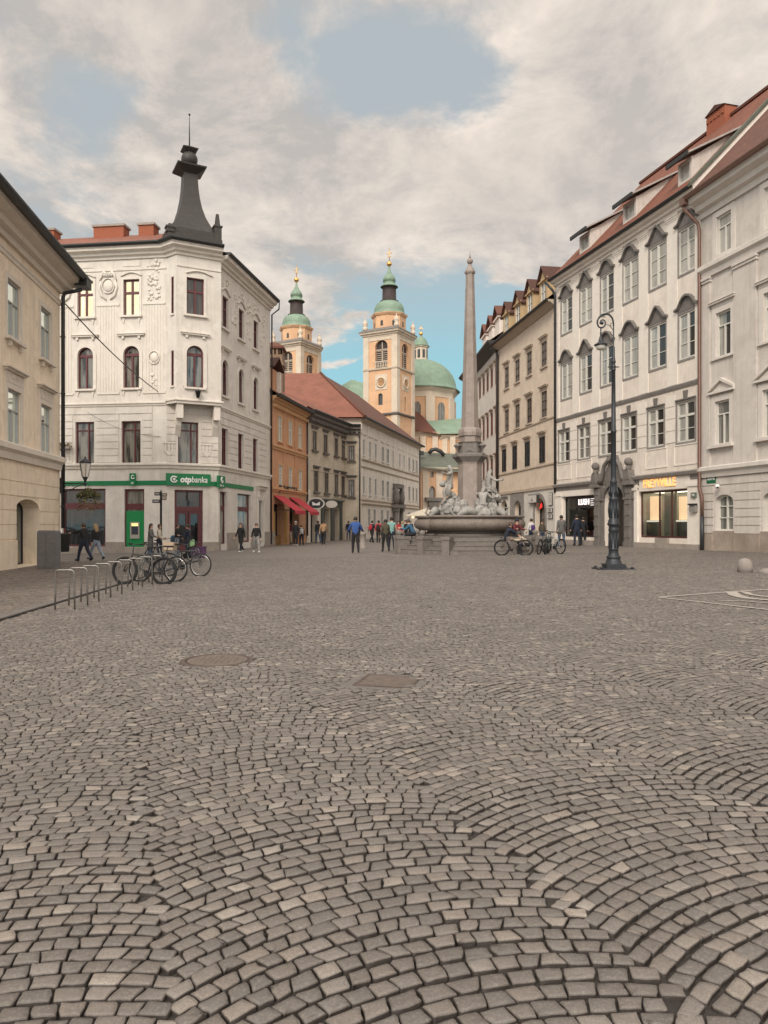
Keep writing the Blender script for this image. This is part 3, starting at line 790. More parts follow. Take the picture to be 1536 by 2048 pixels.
mb = MB(); mb.sweep([(0, 0), (L1 + .005, 0)], [(-.02, zt - .62), (.05, zt - .62), (.07, zt - .5), (.11, zt - .46), (.11, zt - .40), (-.02, zt - .40)]); mb.sweep([(0, 0), (L1, 0)], BANDP(zs, .26, .62)); mb.build('string_course', M_OTRIM, root, fL.M)
mb = MB(); courses(0, L1 - .01, [.9 + k * .56 for k in range(8) if .9 + k * .56 < zs + .05], [grow(o) for o in ni], mb, .03, .035); mb.build('rustication', M_OCHRE, root, fL.M)
mb = MB(); xs = [0, ni[1][0], ni[1][1], ni[0][0], ni[0][1], L1]
for a, b in zip(xs[::2], xs[1::2]): mb.box(a, b, -.07, .01, -.8, .86)
for o in ni: mb.box(o[0] - .05, o[1] + .05, -.10, .7, -.8, o[2] - .002)
mb.build('plinth', M_OCHRE, root, fL.M)
mb = MB(); ze = zt + .70; roof_slope(mb, [(-.5, -1.15, ze), (L1 + .8, -1.15, ze), (L1 + .8, 5.5, ze + 4.2), (-.5, 5.5, ze + 4.2)]); roof_slope(mb, [(L1 + .8, 12, ze), (-.5, 12, ze), (-.5, 5.5, ze + 4.2), (L1 + .8, 5.5, ze + 4.2)])
mb.face([(L1 + .004, -1.1, ze), (L1 + .004, 11, ze), (L1 + .004, 5.5, ze + 4)], 1); mb.build('roof', [M_TILE, M_OCHRE], root, fL.M)
mb = MB(); mb.sweep([(0, 0), (L1 + .7, 0)], [(.93, ze - .10), (1.12, ze - .14), (1.24, ze + .02), (1.24, ze + .10), (.93, ze + .13)])
mb.box(L1 - .1, L1 + .72, -1.22, -.66, ze - .36, ze + .12); mb.build('gutter', M_TIN, root, fL.M)
downpipe(root, fL, L1 + .02, 1.3, zt - .25, M_PIPE_D, .14, .09, [(L1 + .02, -.2, zt - .02), (L1 + .02, -.6, zt + .08), (L1 + .1, -.95, zt + .2)])

# ---------- white corner bank building ----------
c1 = Vector((-13.21, 44.95)); c2 = Vector((-10.38, 46.4)); c3 = Vector((-8.67, 56.25)); c0 = c1 + Vector((-16, 2.02))
f1, f2, f3 = Frame(c0, c1), Frame(c1, c2), Frame(c2, c3)
root = thing('corner_bank_building', 'white ornate corner building with dark red windows and a black concave turret roof', 'building', f1.M)
bank = root
zE = f1.z_of(325, 512)              # underside of the top cornice
a4 = rowset(f1, [(156, 186), (247, 279)], 262, 558.7, 630.8, reveal=.2); a3 = rowset(f1, [(156, 186), (247, 279)], 262, 692, 776, reveal=.22)
rise = (a3[0][1] - a3[0][0]) / 2; a3 = [(*o[:4], rise, o[5]) for o in a3]
a2 = rowset(f1, [(151, 188), (243, 281)], 262, 842, 927.5, reveal=.22)
sp4 = a4[1][0] - a4[0][0]
for R_ in (a4, a3, a2):
    for k in (1, 2): o = R_[0]; R_.append((o[0] - sp4 * k, o[1] - sp4 * k, *o[2:]))
a1 = ops_px(f1, [(125, 211, 977.5, 1093.5, 165), (248.5, 288.4, 978, 1094, 268)], .22)
b4 = rowset(f2, [(373, 408)], 390, 556.5, 630, reveal=.2); b3 = rowset(f2, [(373, 407)], 390, 691.5, 775, reveal=.22)
b3 = [(*o[:4], (o[1] - o[0]) / 2, o[5]) for o in b3]
b2 = rowset(f2, [(356, 397)], 376, 844, 928, reveal=.25); b1 = ops_px(f2, [(349, 406, 980, 1106, 377)], .3)
cw = (c3 - c2).length
p4 = [(445, 454.5), (477.7, 486), (507.6, 514.3)]
q4 = rowset(f3, p4, 449, 593.5, 657, w_=1.0, reveal=.2); q3 = rowset(f3, p4, 449, 720, 792.5, w_=1.0, reveal=.22); q3 = [(*o[:4], .5, o[5]) for o in q3]
q2 = rowset(f3, p4, 448, 856.5, 936, w_=1.0, reveal=.25); q1 = ops_px(f3, [(440, 453.6, 983.5, 1088, 447), (475, 501.7, 988, 1085, 488), (516.7, 526, 1001, 1090, 520)], .25)
mb = MB(); mb.M = f1.M; wall(f1, 0, f1.L, -1.2, zE + .5, a4 + a3 + a2 + a1, 9, mb, back=False)
mb.M = f2.M; wall(f2, 0, f2.L, -1.2, zE + .5, b2 + b1, 9, mb, back=False)
mb.M = f3.M; wall(f3, 0, f3.L, -1.2, zE + .5, q4 + q3 + q2 + q1, 9, mb, back=False)
mb.M = None
for a, b in ((c3, c3 + Vector((-14, 2.4))), (c3 + Vector((-14, 2.4)), c0 + Vector((0, 8))), (c0 + Vector((0, 8)), c0)):
    mb.face([(a.x, a.y, -1.2), (b.x, b.y, -1.2), (b.x, b.y, zE + .5), (a.x, a.y, zE + .5)])
wallo = mb.build('wall', M_WHITE, root)
# oriel over the corner door
zo0, zo1 = f2.z_of(395, 806), zE + .5; od = .85; oa, ob = .12, f2.L - .05
fO = Frame(f2.W(oa + .30, od, 0).xy, f2.W(ob, od, 0).xy)
s_sh = oa + .30
mb = MB(); mb.M = fO.M
sh = lambda o: (o[0], o[1], o[2], o[3], o[4], o[5])
b4o = rowset(fO, [(373, 408)], 390, 556.5, 630, reveal=.2); b3o = rowset(fO, [(373, 407)], 390, 691.5, 775, reveal=.22); b3o = [(*o[:4], (o[1] - o[0]) / 2, o[5]) for o in b3o]
wall(fO, 0, fO.L, zo0, zo1, b4o + b3o, 1, mb, back=False)
mb.M = f2.M; L_ = (oa + .30, -od); 
fS = Frame(f2.W(oa - .1, .0, 0).xy, f2.W(oa + .30, od, 0).xy); mb.M = fS.M
sl4 = [(fS.L * .45, fS.L * .72, b4o[0][2], b4o[0][3], 0, .12)]; sl3 = [(fS.L * .45, fS.L * .72, b3o[0][2] + .05, b3o[0][3] - .35, 0, .12)]
wall(fS, 0, fS.L, zo0, zo1, sl4 + sl3, 1, mb, back=False)
mb.M = f2.M; mb.face([(ob, -od, zo0), (ob, 0, zo0), (ob, 0, zo1), (ob, -od, zo1)]); mb.face([(oa - .1, 0, zo0), (ob, 0, zo0), (ob, -od, zo0), (oa + .3, -od, zo0)])
ori = mb.build('oriel', M_WHITE, root)
mb = MB(); mb.M = f2.M; mb.sweep([(oa - .12, 0), (oa + .30, -od), (ob, -od), (ob, 0)], [(-.01, zo0 - .22), (.05, zo0 - .22), (.07, zo0 - .08), (.14, zo0 - .05), (.14, zo0 + .02), (.05, zo0 + .06), (-.01, zo0 + .06)])
for s_ in (oa + .34, ob - .42):
    mb.prism([(s_, zo0 - .22), (s_, zo0 - 1.1), (s_ + .38, zo0 - 1.1), (s_ + .38, zo0 - .22)][::1], -.80, -.45)
    prof = [(-.44, -.22), (-.44, -1.15), (-.34, -1.5), (-.2, -1.75), (0.01, -2.15), (.01, -.22)]
    v0 = [(s_ + .03, y_, zo0 + z_) for y_, z_ in prof]; v1 = [(s_ + .35, y_, zo0 + z_) for y_, z_ in prof]
    mb.loft([v0, v1], 0, False)
mb.build('bracket', M_WTRIM, ori)
P_BANK = pane_mat('bank_pane', (.022, .024, .021), 0, (.20, .19, .165)); P_BLK = pane_mat('shop_window_pane', (.010, .011, .011), 0, (.03, .03, .03), .03)
red = dict(frame=M_REDF, trim=M_WTRIM, t=.08, mt=.10)
s4 = dict(red, pane=P_WARM, transom=[.64], tt=.13, sill=(.16, .12, .18), surr=(.14, .045)); s4b = dict(s4, pane=P_DARK)
s3 = dict(red, pane=P_BANK, transom=['spring'], tt=.16, mull_top=0, sill=(.14, .12, .14), surr=(.2, .05), hood='ledge_high', lift=.42)
s2_ = dict(red, pane=P_BANK, transom=[.80], tt=.07, mull=[.66], mt=.08, sill=None)
for o in a4: window(root, f1, o, s4)
for o in a3: window(root, f1, o, s3)
for o in a2: window(root, f1, o, s2_)
for o in q4: window(root, f3, o, s4b)
for o in q3: window(root, f3, o, dict(s3) if False else s3)
for o in q2: window(root, f3, o, s2_)
window(root, fO, b4o[0], s4b); window(root, fO, b3o[0], s3); window(root, f2, b2[0], s2_)
sl = dict(frame=M_REDF, pane=P_DARK, trim=M_WTRIM, t=.06, mull=[], sill=(.08, .1, .06))
window(root, fS, sl4[0], sl); window(root, fS, sl3[0], sl)
shop = dict(frame=M_REDF, pane=P_BLK, trim=M_WTRIM, t=.12, mull=[], transom=[.68], tt=.42)
window(root, f1, a1[0], dict(shop, transom=[.70], tt=.38)); window(root, f1, a1[1], dict(shop, transom=[.70], tt=.34, pane=P_DULL))
for o in q1[:2]: window(root, f3, o, dict(shop, transom=[.69], tt=.3, t=.09, pane=P_MIX))
window(root, f3, q1[2], dict(shop, frame=M_GRF, transom=[], t=.06, pane=P_DULL))
# double door on the corner
o = b1[0]; a, b, c, d, _, e = o; dr = MB(); w_ = b - a; tz = c + (d - c) * .66
dr.box(a, a + .16, e - .12, e, c, d); dr.box(b - .16, b, e - .12, e, c, d); dr.box(a + .16, b - .16, e - .12, e, d - .14, d); dr.box(a + .16, b - .16, e - .12, e, tz, tz + .30)
mid = (a + b) / 2
for x0, x1 in ((a + .16, mid - .03), (mid + .03, b - .16)):
    dr.box(x0, x0 + .12, e - .10, e - .02, c, tz); dr.box(x1 - .12, x1, e - .10, e - .02, c, tz); dr.box(x0 + .12, x1 - .12, e - .1, e - .02, tz - .14, tz); dr.box(x0 + .12, x1 - .12, e - .1, e - .02, c, c + .5)
door = dr.build('door', M_REDF, root, f2.M)
mb = MB(); mb.face([(a, e - .04, c), (b, e - .04, c), (b, e - .04, d), (a, e - .04, d)]); mb.build('pane', P_BLK, door, f2.M)
mb = MB(); [mb.tube([(mid + q, e - .16, c + 1.0), (mid + q, e - .16, c + 1.5)], .02) for q in (-.09, .09)]; mb.build('handle', M_GRF, door, f2.M)
# courses, strings, cornice, pilasters
path = [tuple(c0), tuple(c1), tuple(c2), tuple(c3)]
zb = f1.z_of(262, 937); zl = f1.z_of(262, 812)
mb = MB(); mb.sweep(path, BANDP(zb, .20, .34)); mb.build('string_course', M_WTRIM, root)
mb = MB(); mb.sweep([tuple(c0), tuple(c1)], BANDP(zl, .13, .22)); mb.sweep([tuple(c2), tuple(c3)], BANDP(zl, .13, .22)); mb.build('ledge', M_WTRIM, root)
gz = [zb + .36 + k * (zl - zb - .42) / 8 for k in range(9)]
mb = MB()
for fr, sa, sb, oo in ((f1, 0, f1.L - .9, a2), (f2, .02, f2.L - .02, b2), (f3, .3, f3.L - .9, q2)):
    mb.M = fr.M; courses(sa, sb, gz, [grow(o, .16) for o in oo], mb, .04, .05)
mb.build('rustication', M_WHITE, root)
mb = MB()
oc = [tuple(c0), tuple(c1 - (c1 - c0).normalized() * .05), tuple(fS.B.xy + (fS.d.xy * 0)), tuple(fO.B.xy), tuple(f2.W(ob, 0, 0).xy)]
mb.sweep([tuple(c0), tuple(f2.W(oa - .1, 0, 0).xy), tuple(f2.W(oa + .3, od, 0).xy), tuple(f2.W(ob, od, 0).xy), tuple(c2 + (c2 - c1).normalized() * -.02), tuple(c3)] if False else
         [tuple(c0), tuple(c1), tuple(f2.W(oa + .3, od, 0).xy), tuple(f2.W(ob, od, 0).xy)], CORN(zE - .1, .62, .62))
mb.sweep([tuple(f2.W(f2.L, .05, 0).xy), tuple(c3)], CORN(zE - .1, .62, .62)); mb.build('cornice', M_WTRIM, root)
zr = zE + .52
mb = MB(); mb.sweep([tuple(c0), tuple(c1), tuple(f2.W(oa + .3, od, 0).xy), tuple(f2.W(ob, od, 0).xy)], [(.40, zr), (.72, zr), (.80, zr + .10), (.80, zr + .18), (.40, zr + .20)])
mb.sweep([tuple(f2.W(f2.L, .05, 0).xy), tuple(c3)], [(.40, zr), (.72, zr), (.80, zr + .10), (.80, zr + .18), (.40, zr + .20)]); mb.build('gutter', M_TIN, root)
rf = MB(); n1_ = Vector((f1.d.y, -f1.d.x)); n3_ = Vector((f3.d.y, -f3.d.x))
def pz(v, z): return (v.x, v.y, z)
ap1 = c1 - n1_.xy * 3.2 + (c0 - c1).normalized() * 3.0; a0 = c0 - n1_.xy * 4.5
roof_slope(rf, [pz(c0 + n1_ * .7, zr + .15), pz(c1 + n1_ * .7, zr + .15), pz(c1 - n1_ * 3.2, zr + 2.15), pz(c0 - n1_ * 3.2, zr + 2.15)])
rb = c3 + Vector((-6, 1)); 
roof_slope(rf, [pz(c2 + n3_ * .7, zr + .15), pz(c3 + n3_ * .7, zr + .15), pz(c3 - n3_ * 3.2, zr + 1.2), pz(c2 - n3_ * 3.2, zr + 1.2)])
rf.slab([tuple(c0 - n1_ * 3.2), tuple(c1 - n1_ * 3.2), tuple(c2 - n3_ * 3.2), tuple(c3 - n3_ * 3.2), tuple(c3 + Vector((-14, 2.4))), tuple(c0 + Vector((0, 8)))], zr - .4, zr + 1.15, 0)
roofo = rf.build('roof', M_TILE3, root)
for (l, r_, t, b_, dd) in ((79, 108, 458, 480, 2.4), (187, 247, 450, 478, 2.4), (277, 307, 447, 475, 2.4)):
    fc = Frame((f1.A.x - n1_.x * dd, f1.A.y - n1_.y * dd), (f1.B.x - n1_.x * dd, f1.B.y - n1_.y * dd))
    x0, x1 = fc.s_of(l), fc.s_of(r_); z0, z1 = fc.z_of((l + r_) / 2, b_ + 12), fc.z_of((l + r_) / 2, t + 3)
    mb = MB(); mb.box(x0, x1, 0, .8, z0, z1); mb.box(x0 - .08, x1 + .08, -.08, .88, z1 + .002, z1 + .14, 1); mb.box(x0 - .04, x1 + .04, -.04, .84, z0 - .3, z0 + .42, 2)
    mb.build('chimney', [M_BRICK, M_PLINTH, M_TIN], roofo, fc.M)
# fluted pilasters and plaster medallions
mb = MB(); md = MB()
zf0, zf1 = zl + .5, b4o[0][3] - .2
def medallion(M, x, z, r_, fancy=0):
    md.M = M
    ring = [(x + r_ * math.cos(2 * math.pi * k / 20), -.05, z + r_ * 1.15 * math.sin(2 * math.pi * k / 20)) for k in range(20)]
    md.tube(ring, .04, 6, 0, True); md.sphere((x, .0, z), r_ * .8, 14, 8, 0, 1, .16 / r_, 1.15)
    if fancy:
        for q in (-1, 1):
            sp = [(x + q * (.05 + .42 * t), -.06, z + r_ * 1.2 + .30 * math.sin(t * 3.3) + .05) for t in (0, .25, .5, .75, 1, 1.2)]
            md.tube(sp, [.07, .09, .10, .09, .06, .03], 6); md.sphere((x + q * .22, -.03, z + r_ * 1.2 + .22), .15, 8, 6, 0, 1, .6)
            md.tube([(x + q * (r_ + .05), -.04, z + .3), (x + q * (r_ + .16), -.04, z - .1), (x + q * (r_ + .02), -.04, z - .6), (x + q * .12, -.04, z - .85)], [.07, .1, .09, .05], 6)
    md.M = None
mb.M = f1.M
zc = (a4[0][2] + a4[0][3]) / 2
cols = [(a4[0][1] + a4[1][0]) / 2, a4[1][1] + (f1.L - a4[1][1]) * .55, (a4[2][1] + a4[0][0]) / 2]
for i, x in enumerate(cols):
    for k in range(7): mb.box(x - .62 + k * .18, x - .52 + k * .18, -.022, .01, a3[0][2] - .2, a4[0][2] + .6)
    mb.box(x - .72, x + .72, -.05, .01, a4[0][2] + .62, a4[0][2] + .76)
    mb.box(x - .72, x + .72, -.05, .01, a3[0][2] - .36, a3[0][2] - .22)
    if i != 1: medallion(f1.M, x, a4[0][3] - .35, .40, 1)
    else:
        medallion(f1.M, x, a3[0][3] - .75, .34); 
        md.M = f1.M
        for _ in range(44): md.sphere((x + rnd.uniform(-.45, .45), -.02, a4[0][3] + rnd.uniform(-1.3, 1.1)), rnd.uniform(.05, .13), 7, 5, 0, 1, .6)
        for _ in range(8): md.sphere((x + rnd.uniform(-.15, .15), -.02, a3[0][2] + rnd.uniform(0.0, .9)), rnd.uniform(.06, .12), 7, 5, 0, 1, .6)
        md.M = None
zc0, zc1 = a4[0][3] + .55, zE - .15
mb.box(0, f1.L - .02, -.05, .01, zc0, zc0 + .1); 
for o in a4:
    xm = (o[0] + o[1]) / 2; hw = (o[1] - o[0]) / 2 + .15
    arc = [(xm - hw + 2 * hw * k / 10, -.05, o[3] + .2 + .22 * math.sin(math.pi * k / 10)) for k in range(11)]; mb.tube(arc, .05, 6)
    mb.box(xm - .55, xm + .55, -.03, .01, zc0 + .25, zc1 - .1)
for o in a4 + a3:
    xm = (o[0] + o[1]) / 2
    for q in (-.5, .5): mb.prism([(xm + q - .1, o[2] - .15), (xm + q, o[2] - .5), (xm + q + .1, o[2] - .15)][::1], -.05, -.002)
mb.M = fO.M; mb.box(.02, fO.L - .02, -.05, .01, zc0, zc0 + .1)
arc = [(fO.L / 2 - .8 + 1.6 * k / 10, -.05, b4o[0][3] + .25 + .2 * math.sin(math.pi * k / 10)) for k in range(11)]; mb.tube(arc, .05, 6)
mb.M = f3.M
for i, o in enumerate(q4):
    xm = (o[0] + o[1]) / 2; arc = [(xm - .75 + 1.5 * k / 10, -.06, o[3] + .2 + .35 * math.sin(math.pi * k / 10)) for k in range(11)]; mb.tube(arc, .07, 6)
    md.M = f3.M
    for _ in range(12): md.sphere((xm + rnd.uniform(-.6, .6), -.02, o[3] + rnd.uniform(.5, 1.2)), rnd.uniform(.06, .13), 7, 5, 0, 1, .6)
    for _ in range(16): md.sphere((xm + 1.55 + rnd.uniform(-.4, .4), -.02, o[3] + rnd.uniform(-1.6, .9)), rnd.uniform(.06, .15), 7, 5, 0, 1, .6)
    md.M = None
mb.M = None
mb.build('pilaster_fluting', M_WTRIM, root); md.build('plaster_ornament', M_WTRIM, root)
# scroll tablets beside the middle window of the corner
mb = MB(); mb.M = f2.M
for x in (b2[0][0] - .55, b2[0][1] + .5):
    z = b2[0][2] + 1.2; mb.box(x - .34, x + .34, -.10, .01, z, z + .09)
    for q in (-.2, 0, .2): mb.box(x + q - .05, x + q + .05, -.08, .01, z - .45, z - .002)
    mb.prism([(x - .3, z - .452), (x, z - .75), (x + .3, z - .452)], -.07, .01)
mb.build('carved_tablet', M_WTRIM, root)
mb = MB(); 
for fr, xs in ((f1, [0, a1[0][0], a1[0][1], a1[1][0], a1[1][1], f1.L]), (f2, [0, b1[0][0], b1[0][1], f2.L]), (f3, [0, q1[0][0], q1[0][1], q1[1][0], q1[1][1], q1[2][0] - .2, q1[2][1] + .2, f3.L])):
    mb.M = fr.M
    for a, b in zip(xs[::2], xs[1::2]): mb.box(a + .003, b - .003, -.07, .01, -1.2, fr.z_of(HX - 500 if fr is f1 else 420, 1084) if fr is not f3 else .95)
mb.M = f1.M
for o in a1: mb.box(o[0] + .003, o[1] - .003, -.068, .01, -1.2, o[2] - .02)
mb.M = None; mb.build('plinth', M_PLINTH, root)
# stone hood over the side door
mb = MB(); mb.M = f3.M; o = q1[2]; mb.box(o[0] - .5, o[1] + .5, -.35, .01, o[3] + 1.0, o[3] + 1.14); mb.box(o[0] - .38, o[1] + .38, -.22, .01, o[3] + .8, o[3] + .998)
for q in (o[0] - .3, o[1] + .1): mb.box(q, q + .2, -.16, .01, o[3] + .2, o[3] + .798)
mb.box(o[0] - .3, o[0] - .01, -.06, .01, o[2], o[3] + .2); mb.box(o[1] + .01, o[1] + .3, -.06, .01, o[2], o[3] + .2); mb.build('door_hood', M_WTRIM, root)
# turret
tc_ = (fO.W(fO.L / 2, -1.75, 0)).xy; tM = T3(tc_.x - .2, tc_.y, zr + .2) @ RZ(math.atan2(f2.d.y, f2.d.x))
M_SLATE = mat('dark_slate', (.040, .034, .030), .55, .3, 5, .3, 40, grime=.5)
mb = MB(); mb.M = tM
def sq(h, z): return [(-h, -h, z), (h, -h, z), (h, h, z), (-h, h, z)]
mb.loft([sq(1.66, -.2), sq(1.66, .55), sq(1.60, .6), sq(1.60, .95), sq(1.48, 1.0)], 0, False)
prof = [(1.46, 1.0), (1.09, 1.5), (.83, 2.1), (.645, 2.75), (.53, 3.4), (.465, 4.0), (.43, 4.6), (.42, 4.9)]
mb.loft([sq(*q) for q in prof], 0, False); ts = mb.build('turret', M_SLATE, root)
mb = MB(); mb.M = tM; mb.loft([sq(.44, 4.9), sq(.50, 4.95), sq(.88, 5.22), sq(.90, 5.30), sq(.45, 5.42)], 0, False); mb.sphere((0, 0, 5.90), .51, 20, 12); mb.loft([sq(.28, 6.32), sq(.44, 6.46), sq(.48, 6.52), sq(.1, 6.75)], 0, False)
mb.tube([(0, 0, 6.7), (0, 0, 7.9), (0, 0, 8.75)], [.045, .03, .015], 6); mb.sphere((0, 0, 8.75), .07, 8, 6); mb.build('finial', M_SLATE, ts)
mb = MB(); mb.M = tM
for x, y in ((1.40, -1.42), (-1.5, -1.5)):
    h = 1.0 if x > 0 else .25
    mb.box(x - .22, x + .22, y - .22, y + .22, .55, .6 + .75 * h); mb.box(x - .27, x + .27, y - .27, y + .27, .602 + .75 * h, .7 + .75 * h); mb.loft([[(x + p, y + q, .7 + .75 * h) for p, q in ((-.15, -.15), (.15, -.15), (.15, .15), (-.15, .15))], [(x + p, y + q, .7 + 1.5 * h) for p, q in ((-.08, -.08), (.08, -.08), (.08, .08), (-.08, .08))]], 0, False)
mb.build('pinnacle', M_SLATE, ts)
mb = MB(); mb.tube([tuple(c3) + (zr + .1,), (c3.x + .75, c3.y - .2, zr + .0), (c3.x + .7, c3.y - .1, zr - .5), (c3.x + .15, c3.y, zr - .9), (c3.x + .1, c3.y, 0.0)], .06, 8); mb.build('downpipe', M_PIPE_D, root)
# ---------- right side, nearest: grey house ----------
fR2 = Frame((11.63, 49.9), (15.40, 35.9))
dR1 = Vector((.235, -1)).normalized()
fR1 = Frame((15.42, 35.86), (15.42 + dR1.x * 22, 35.86 + dR1.y * 22))
root = thing('grey_house', 'grey stuccoed house with pilasters, pediments and arched ground floor windows at the right edge', 'building', fR1.M)
stp = fR1.s_of(1526) - fR1.s_of(1431)
def rr(l, r_, pm, t, b, n=3, arch=0, rev=.16):
    a, c = fR1.s_of(l), fR1.s_of(r_); z1, z0 = fR1.z_of(pm, t), fR1.z_of(pm, b)
    return [(a + k * stp, c + k * stp, z0, z1, arch, rev) for k in range(n)]
r3 = rr(1434, 1463.5, 1434, 435.5, 512); r2 = rr(1432.8, 1462.7, 1432.8, 627.7, 716.5); r1 = rr(1431, 1460, 1431, 804, 891); r0 = rr(1430.3, 1466, 1448, 989, 1061.5, 3, .32, .28)
ztop = fR1.z_of(1403, 425) - .3; W0 = 21
wall(fR1, 0, W0, -.5, ztop + .9, r3 + r2 + r1 + r0, 12).build('wall', M_GREYS, root, fR1.M)
gw = dict(frame=M_WHF, pane=P_CURT, trim=M_GREYL, t=.075, transom=[.70], mull=[.5], mull_top=0, surr=(.26, .05))
for o in r3: window(root, fR1, o, dict(gw) if False else gw)
P_PART = pane_mat('parted_curtain_pane', (.26, .25, .225), 0, (.36, .35, .31), .06, parted=(.035, .034, .031)); gw2 = dict(gw, hood='ledge', sill=(.10, .10, .30), pane=P_PART); gw1 = dict(gw, hood='pediment', sill=(.22, .14, .34), pane=P_PART)
gw0 = dict(frame=M_WHF, pane=P_GREEN, trim=M_GREYL, t=.08, transom=[.36, .68], tt=.045, mull=[.5], mt=.08)
gw2b = dict(gw2, pane=P_CURT); gw1b = dict(gw1, pane=P_DULL)
for i, o in enumerate(r2): window(root, fR1, o, (gw2, gw2b, gw2)[i])
for i, o in enumerate(r1): window(root, fR1, o, (gw1b, gw1, gw1b)[i])
for o in r0: window(root, fR1, o, gw0)
zS = fR1.z_of(1408, 548); zB = fR1.z_of(1408, 951)
mb = MB(); mb.sweep([(0, 0), (W0, 0)], CORN(ztop - .1, .85, 1.0)); mb.build('cornice', M_GREYL, root, fR1.M)
mb = MB(); mb.sweep([(0, 0), (W0, 0)], BANDP(zS - .30, .30, .62)); mb.sweep([(0, 0), (W0, 0)], BANDP(zB - .12, .28, .52)); mb.build('string_course', M_GREYL, root, fR1.M)
mb = MB()
px_ = [r1[0][1] + (r1[1][0] - r1[0][1]) * .5 + k * stp for k in range(-1, 3)]
for x in px_:
    a, b = max(.02, x - .72), x + .72
    mb.box(a, b, -.09, .01, zB + .42, zS - .55); mb.box(a - .0, b + .06, -.15, .01, zS - .548, zS - .42); mb.box(a, b + .1, -.2, .01, zS - .418, zS - .302)
mb.build('pilaster', M_GREYS, root, fR1.M)
mb = MB()
courses(.02, W0, [1.05 + k * (zB - 1.2) / 7 for k in range(8)], [grow(o, .12) for o in r0], mb, .035, .05)
mb.build('rustication', M_GREYS, root, fR1.M)
M_DAMP = mat('damp_plinth', (.36, .295, .24), .9, .25, 1.2, .5, 25, grime=.7)
mb = MB(); xs = [.02] + [q for o in r0 for q in (o[0] - .12, o[1] + .12)] + [W0]
for a, b in zip(xs[::2], xs[1::2]): mb.box(a, b, -.10, .01, -.5, 1.04)
for o in r0: mb.box(o[0] - .12, o[1] + .12, -.04, .2, -.5, o[2] - .01)
mb.build('plinth', M_DAMP, root, fR1.M)
mb = MB(); ze = ztop + .88; roof_slope(mb, [(.0, -.95, ze), (W0, -.95, ze), (W0, 6, ze + 7.3), (.0, 6, ze + 7.3)]); roof_slope(mb, [(W0, 12.5, ze), (0, 12.5, ze), (0, 6, ze + 7.3), (W0, 6, ze + 7.3)])
mb.face([(-.004, -.94, ze), (-.004, 12, ze), (-.004, 6, ze + 7.25)][::-1], 1); mb.build('roof', [M_TILE2, M_GREYL], root, fR1.M)
mb = MB(); mb.sweep([(-.05, 0), (W0, 0)], [(.80, ze - .08), (.98, ze - .10), (1.05, ze + .04), (1.05, ze + .09), (.80, ze + .09)]); mb.box(-.35, .02, -1.02, -.74, ze - .3, ze + .08); mb.build('gutter', M_PIPE_C, root, fR1.M)
mb = MB(); zj = fR1.z_of(1404, 977); mb.tube([(-.2, -.88, ze - .1), (-.2, -.86, ze - .45), (.0, -.25, ze - 1.15), (.06, -.2, ze - 1.5), (.06, -.2, zj), (.26, -.2, zj - .45), (.26, -.2, 1.9)], .085, 10); dp = mb.build('downpipe', M_PIPE_C, root, fR1.M)
mb = MB(); mb.tube([(.26, -.2, 1.9), (.26, -.2, .1)], .095, 10); mb.build('downpipe_foot', M_PIPE_D, dp, fR1.M)

# ---------- right side: cream baroque palace ----------
root = thing('baroque_palace', 'cream baroque palace with grey curved window hoods above two shops and a carved portal', 'building', fR2.M); palace = root
colpx = [(1124.8, 1143.4), (1161.7, 1183), (1202.8, 1227), (1248.5, 1274), (1302, 1330.7), (1359.7, 1393.8)]
h3 = rowset(fR2, colpx, 1249, 528.5, 607, w_=1.42, reveal=.10); h2 = rowset(fR2, colpx, 1249, 677.5, 758, w_=1.42, reveal=.10)
cp1 = [(1119, 1138), (1157.5, 1178.5), (1199.5, 1223.5), (1245.5, 1271.5), (1297.5, 1327), (1355.5, 1389)]
h1 = rowset(fR2, cp1, 1246, 834, 904, w_=1.36, reveal=.12)
lush = ops_px(fR2, [(1127.4, 1192, 991.5, 1074, 1160)], .22)[0]; frey = ops_px(fR2, [(1278, 1377.7, 980.5, 1076, 1328)], .22)[0]
port = ops_px(fR2, [(1209.7, 1252, 970, 1092, 1230)], .6)[0]; port = (port[0], port[1], -.6, port[3], (port[1] - port[0]) / 2 * .9, .6)
zt = fR2.z_of(1249, 488)
wall(fR2, 0, fR2.L, -.6, zt + .42, h3 + h2 + h1 + [lush, frey, port], 13).build('wall', M_BAROQ, root, fR2.M)
bw = dict(frame=M_WHF, pane=P_CURT, trim=M_STONE, hoodm=M_HOOD, t=.075, transom=[], mull=[.5], mt=.12, bars=[.34, .67], surr=(.10, .035))
bwr = dict(bw, hood='round'); bwp = dict(bw, hood='point'); bwr2 = dict(bwr, pane=P_MIX); bwp2 = dict(bwp, pane=P_MIX)
bk = dict(bw, hood='key', pane=P_MIX, bars=[.33], transom=[.66])
P_HALF = pane_mat('drawn_curtain_pane', (.30, .29, .26), 0, (.44, .43, .39), .07, parted=(.035, .034, .031)); PV = [P_CURT, P_MIX, P_DULL, P_HALF]
VR = [dict(bwr, pane=q) for q in PV]; VP_ = [dict(bwp, pane=q) for q in PV]; VK = [dict(bk, pane=q) for q in PV]
for i, o in enumerate(h3): window(root, fR2, o, (VP_ if i in (1, 4) else VR)[(3, 0, 3, 0, 0, 0)[i]])
for i, o in enumerate(h2): window(root, fR2, o, (VP_ if i in (1, 4) else VR)[(0, 3, 3, 0, 3, 3)[i]])
for i, o in enumerate(h1): window(root, fR2, o, VK[(3, 2, 3, 3, 3, 3)[i]])
z_str = fR2.z_of(1200, 816.5); z_cor = fR2.z_of(1180, 964)
mb = MB(); mb.sweep([(0, 0), (fR2.L, 0)], CORN(zt - .14, .50, .53)); mb.build('cornice', M_BAND, root, fR2.M)
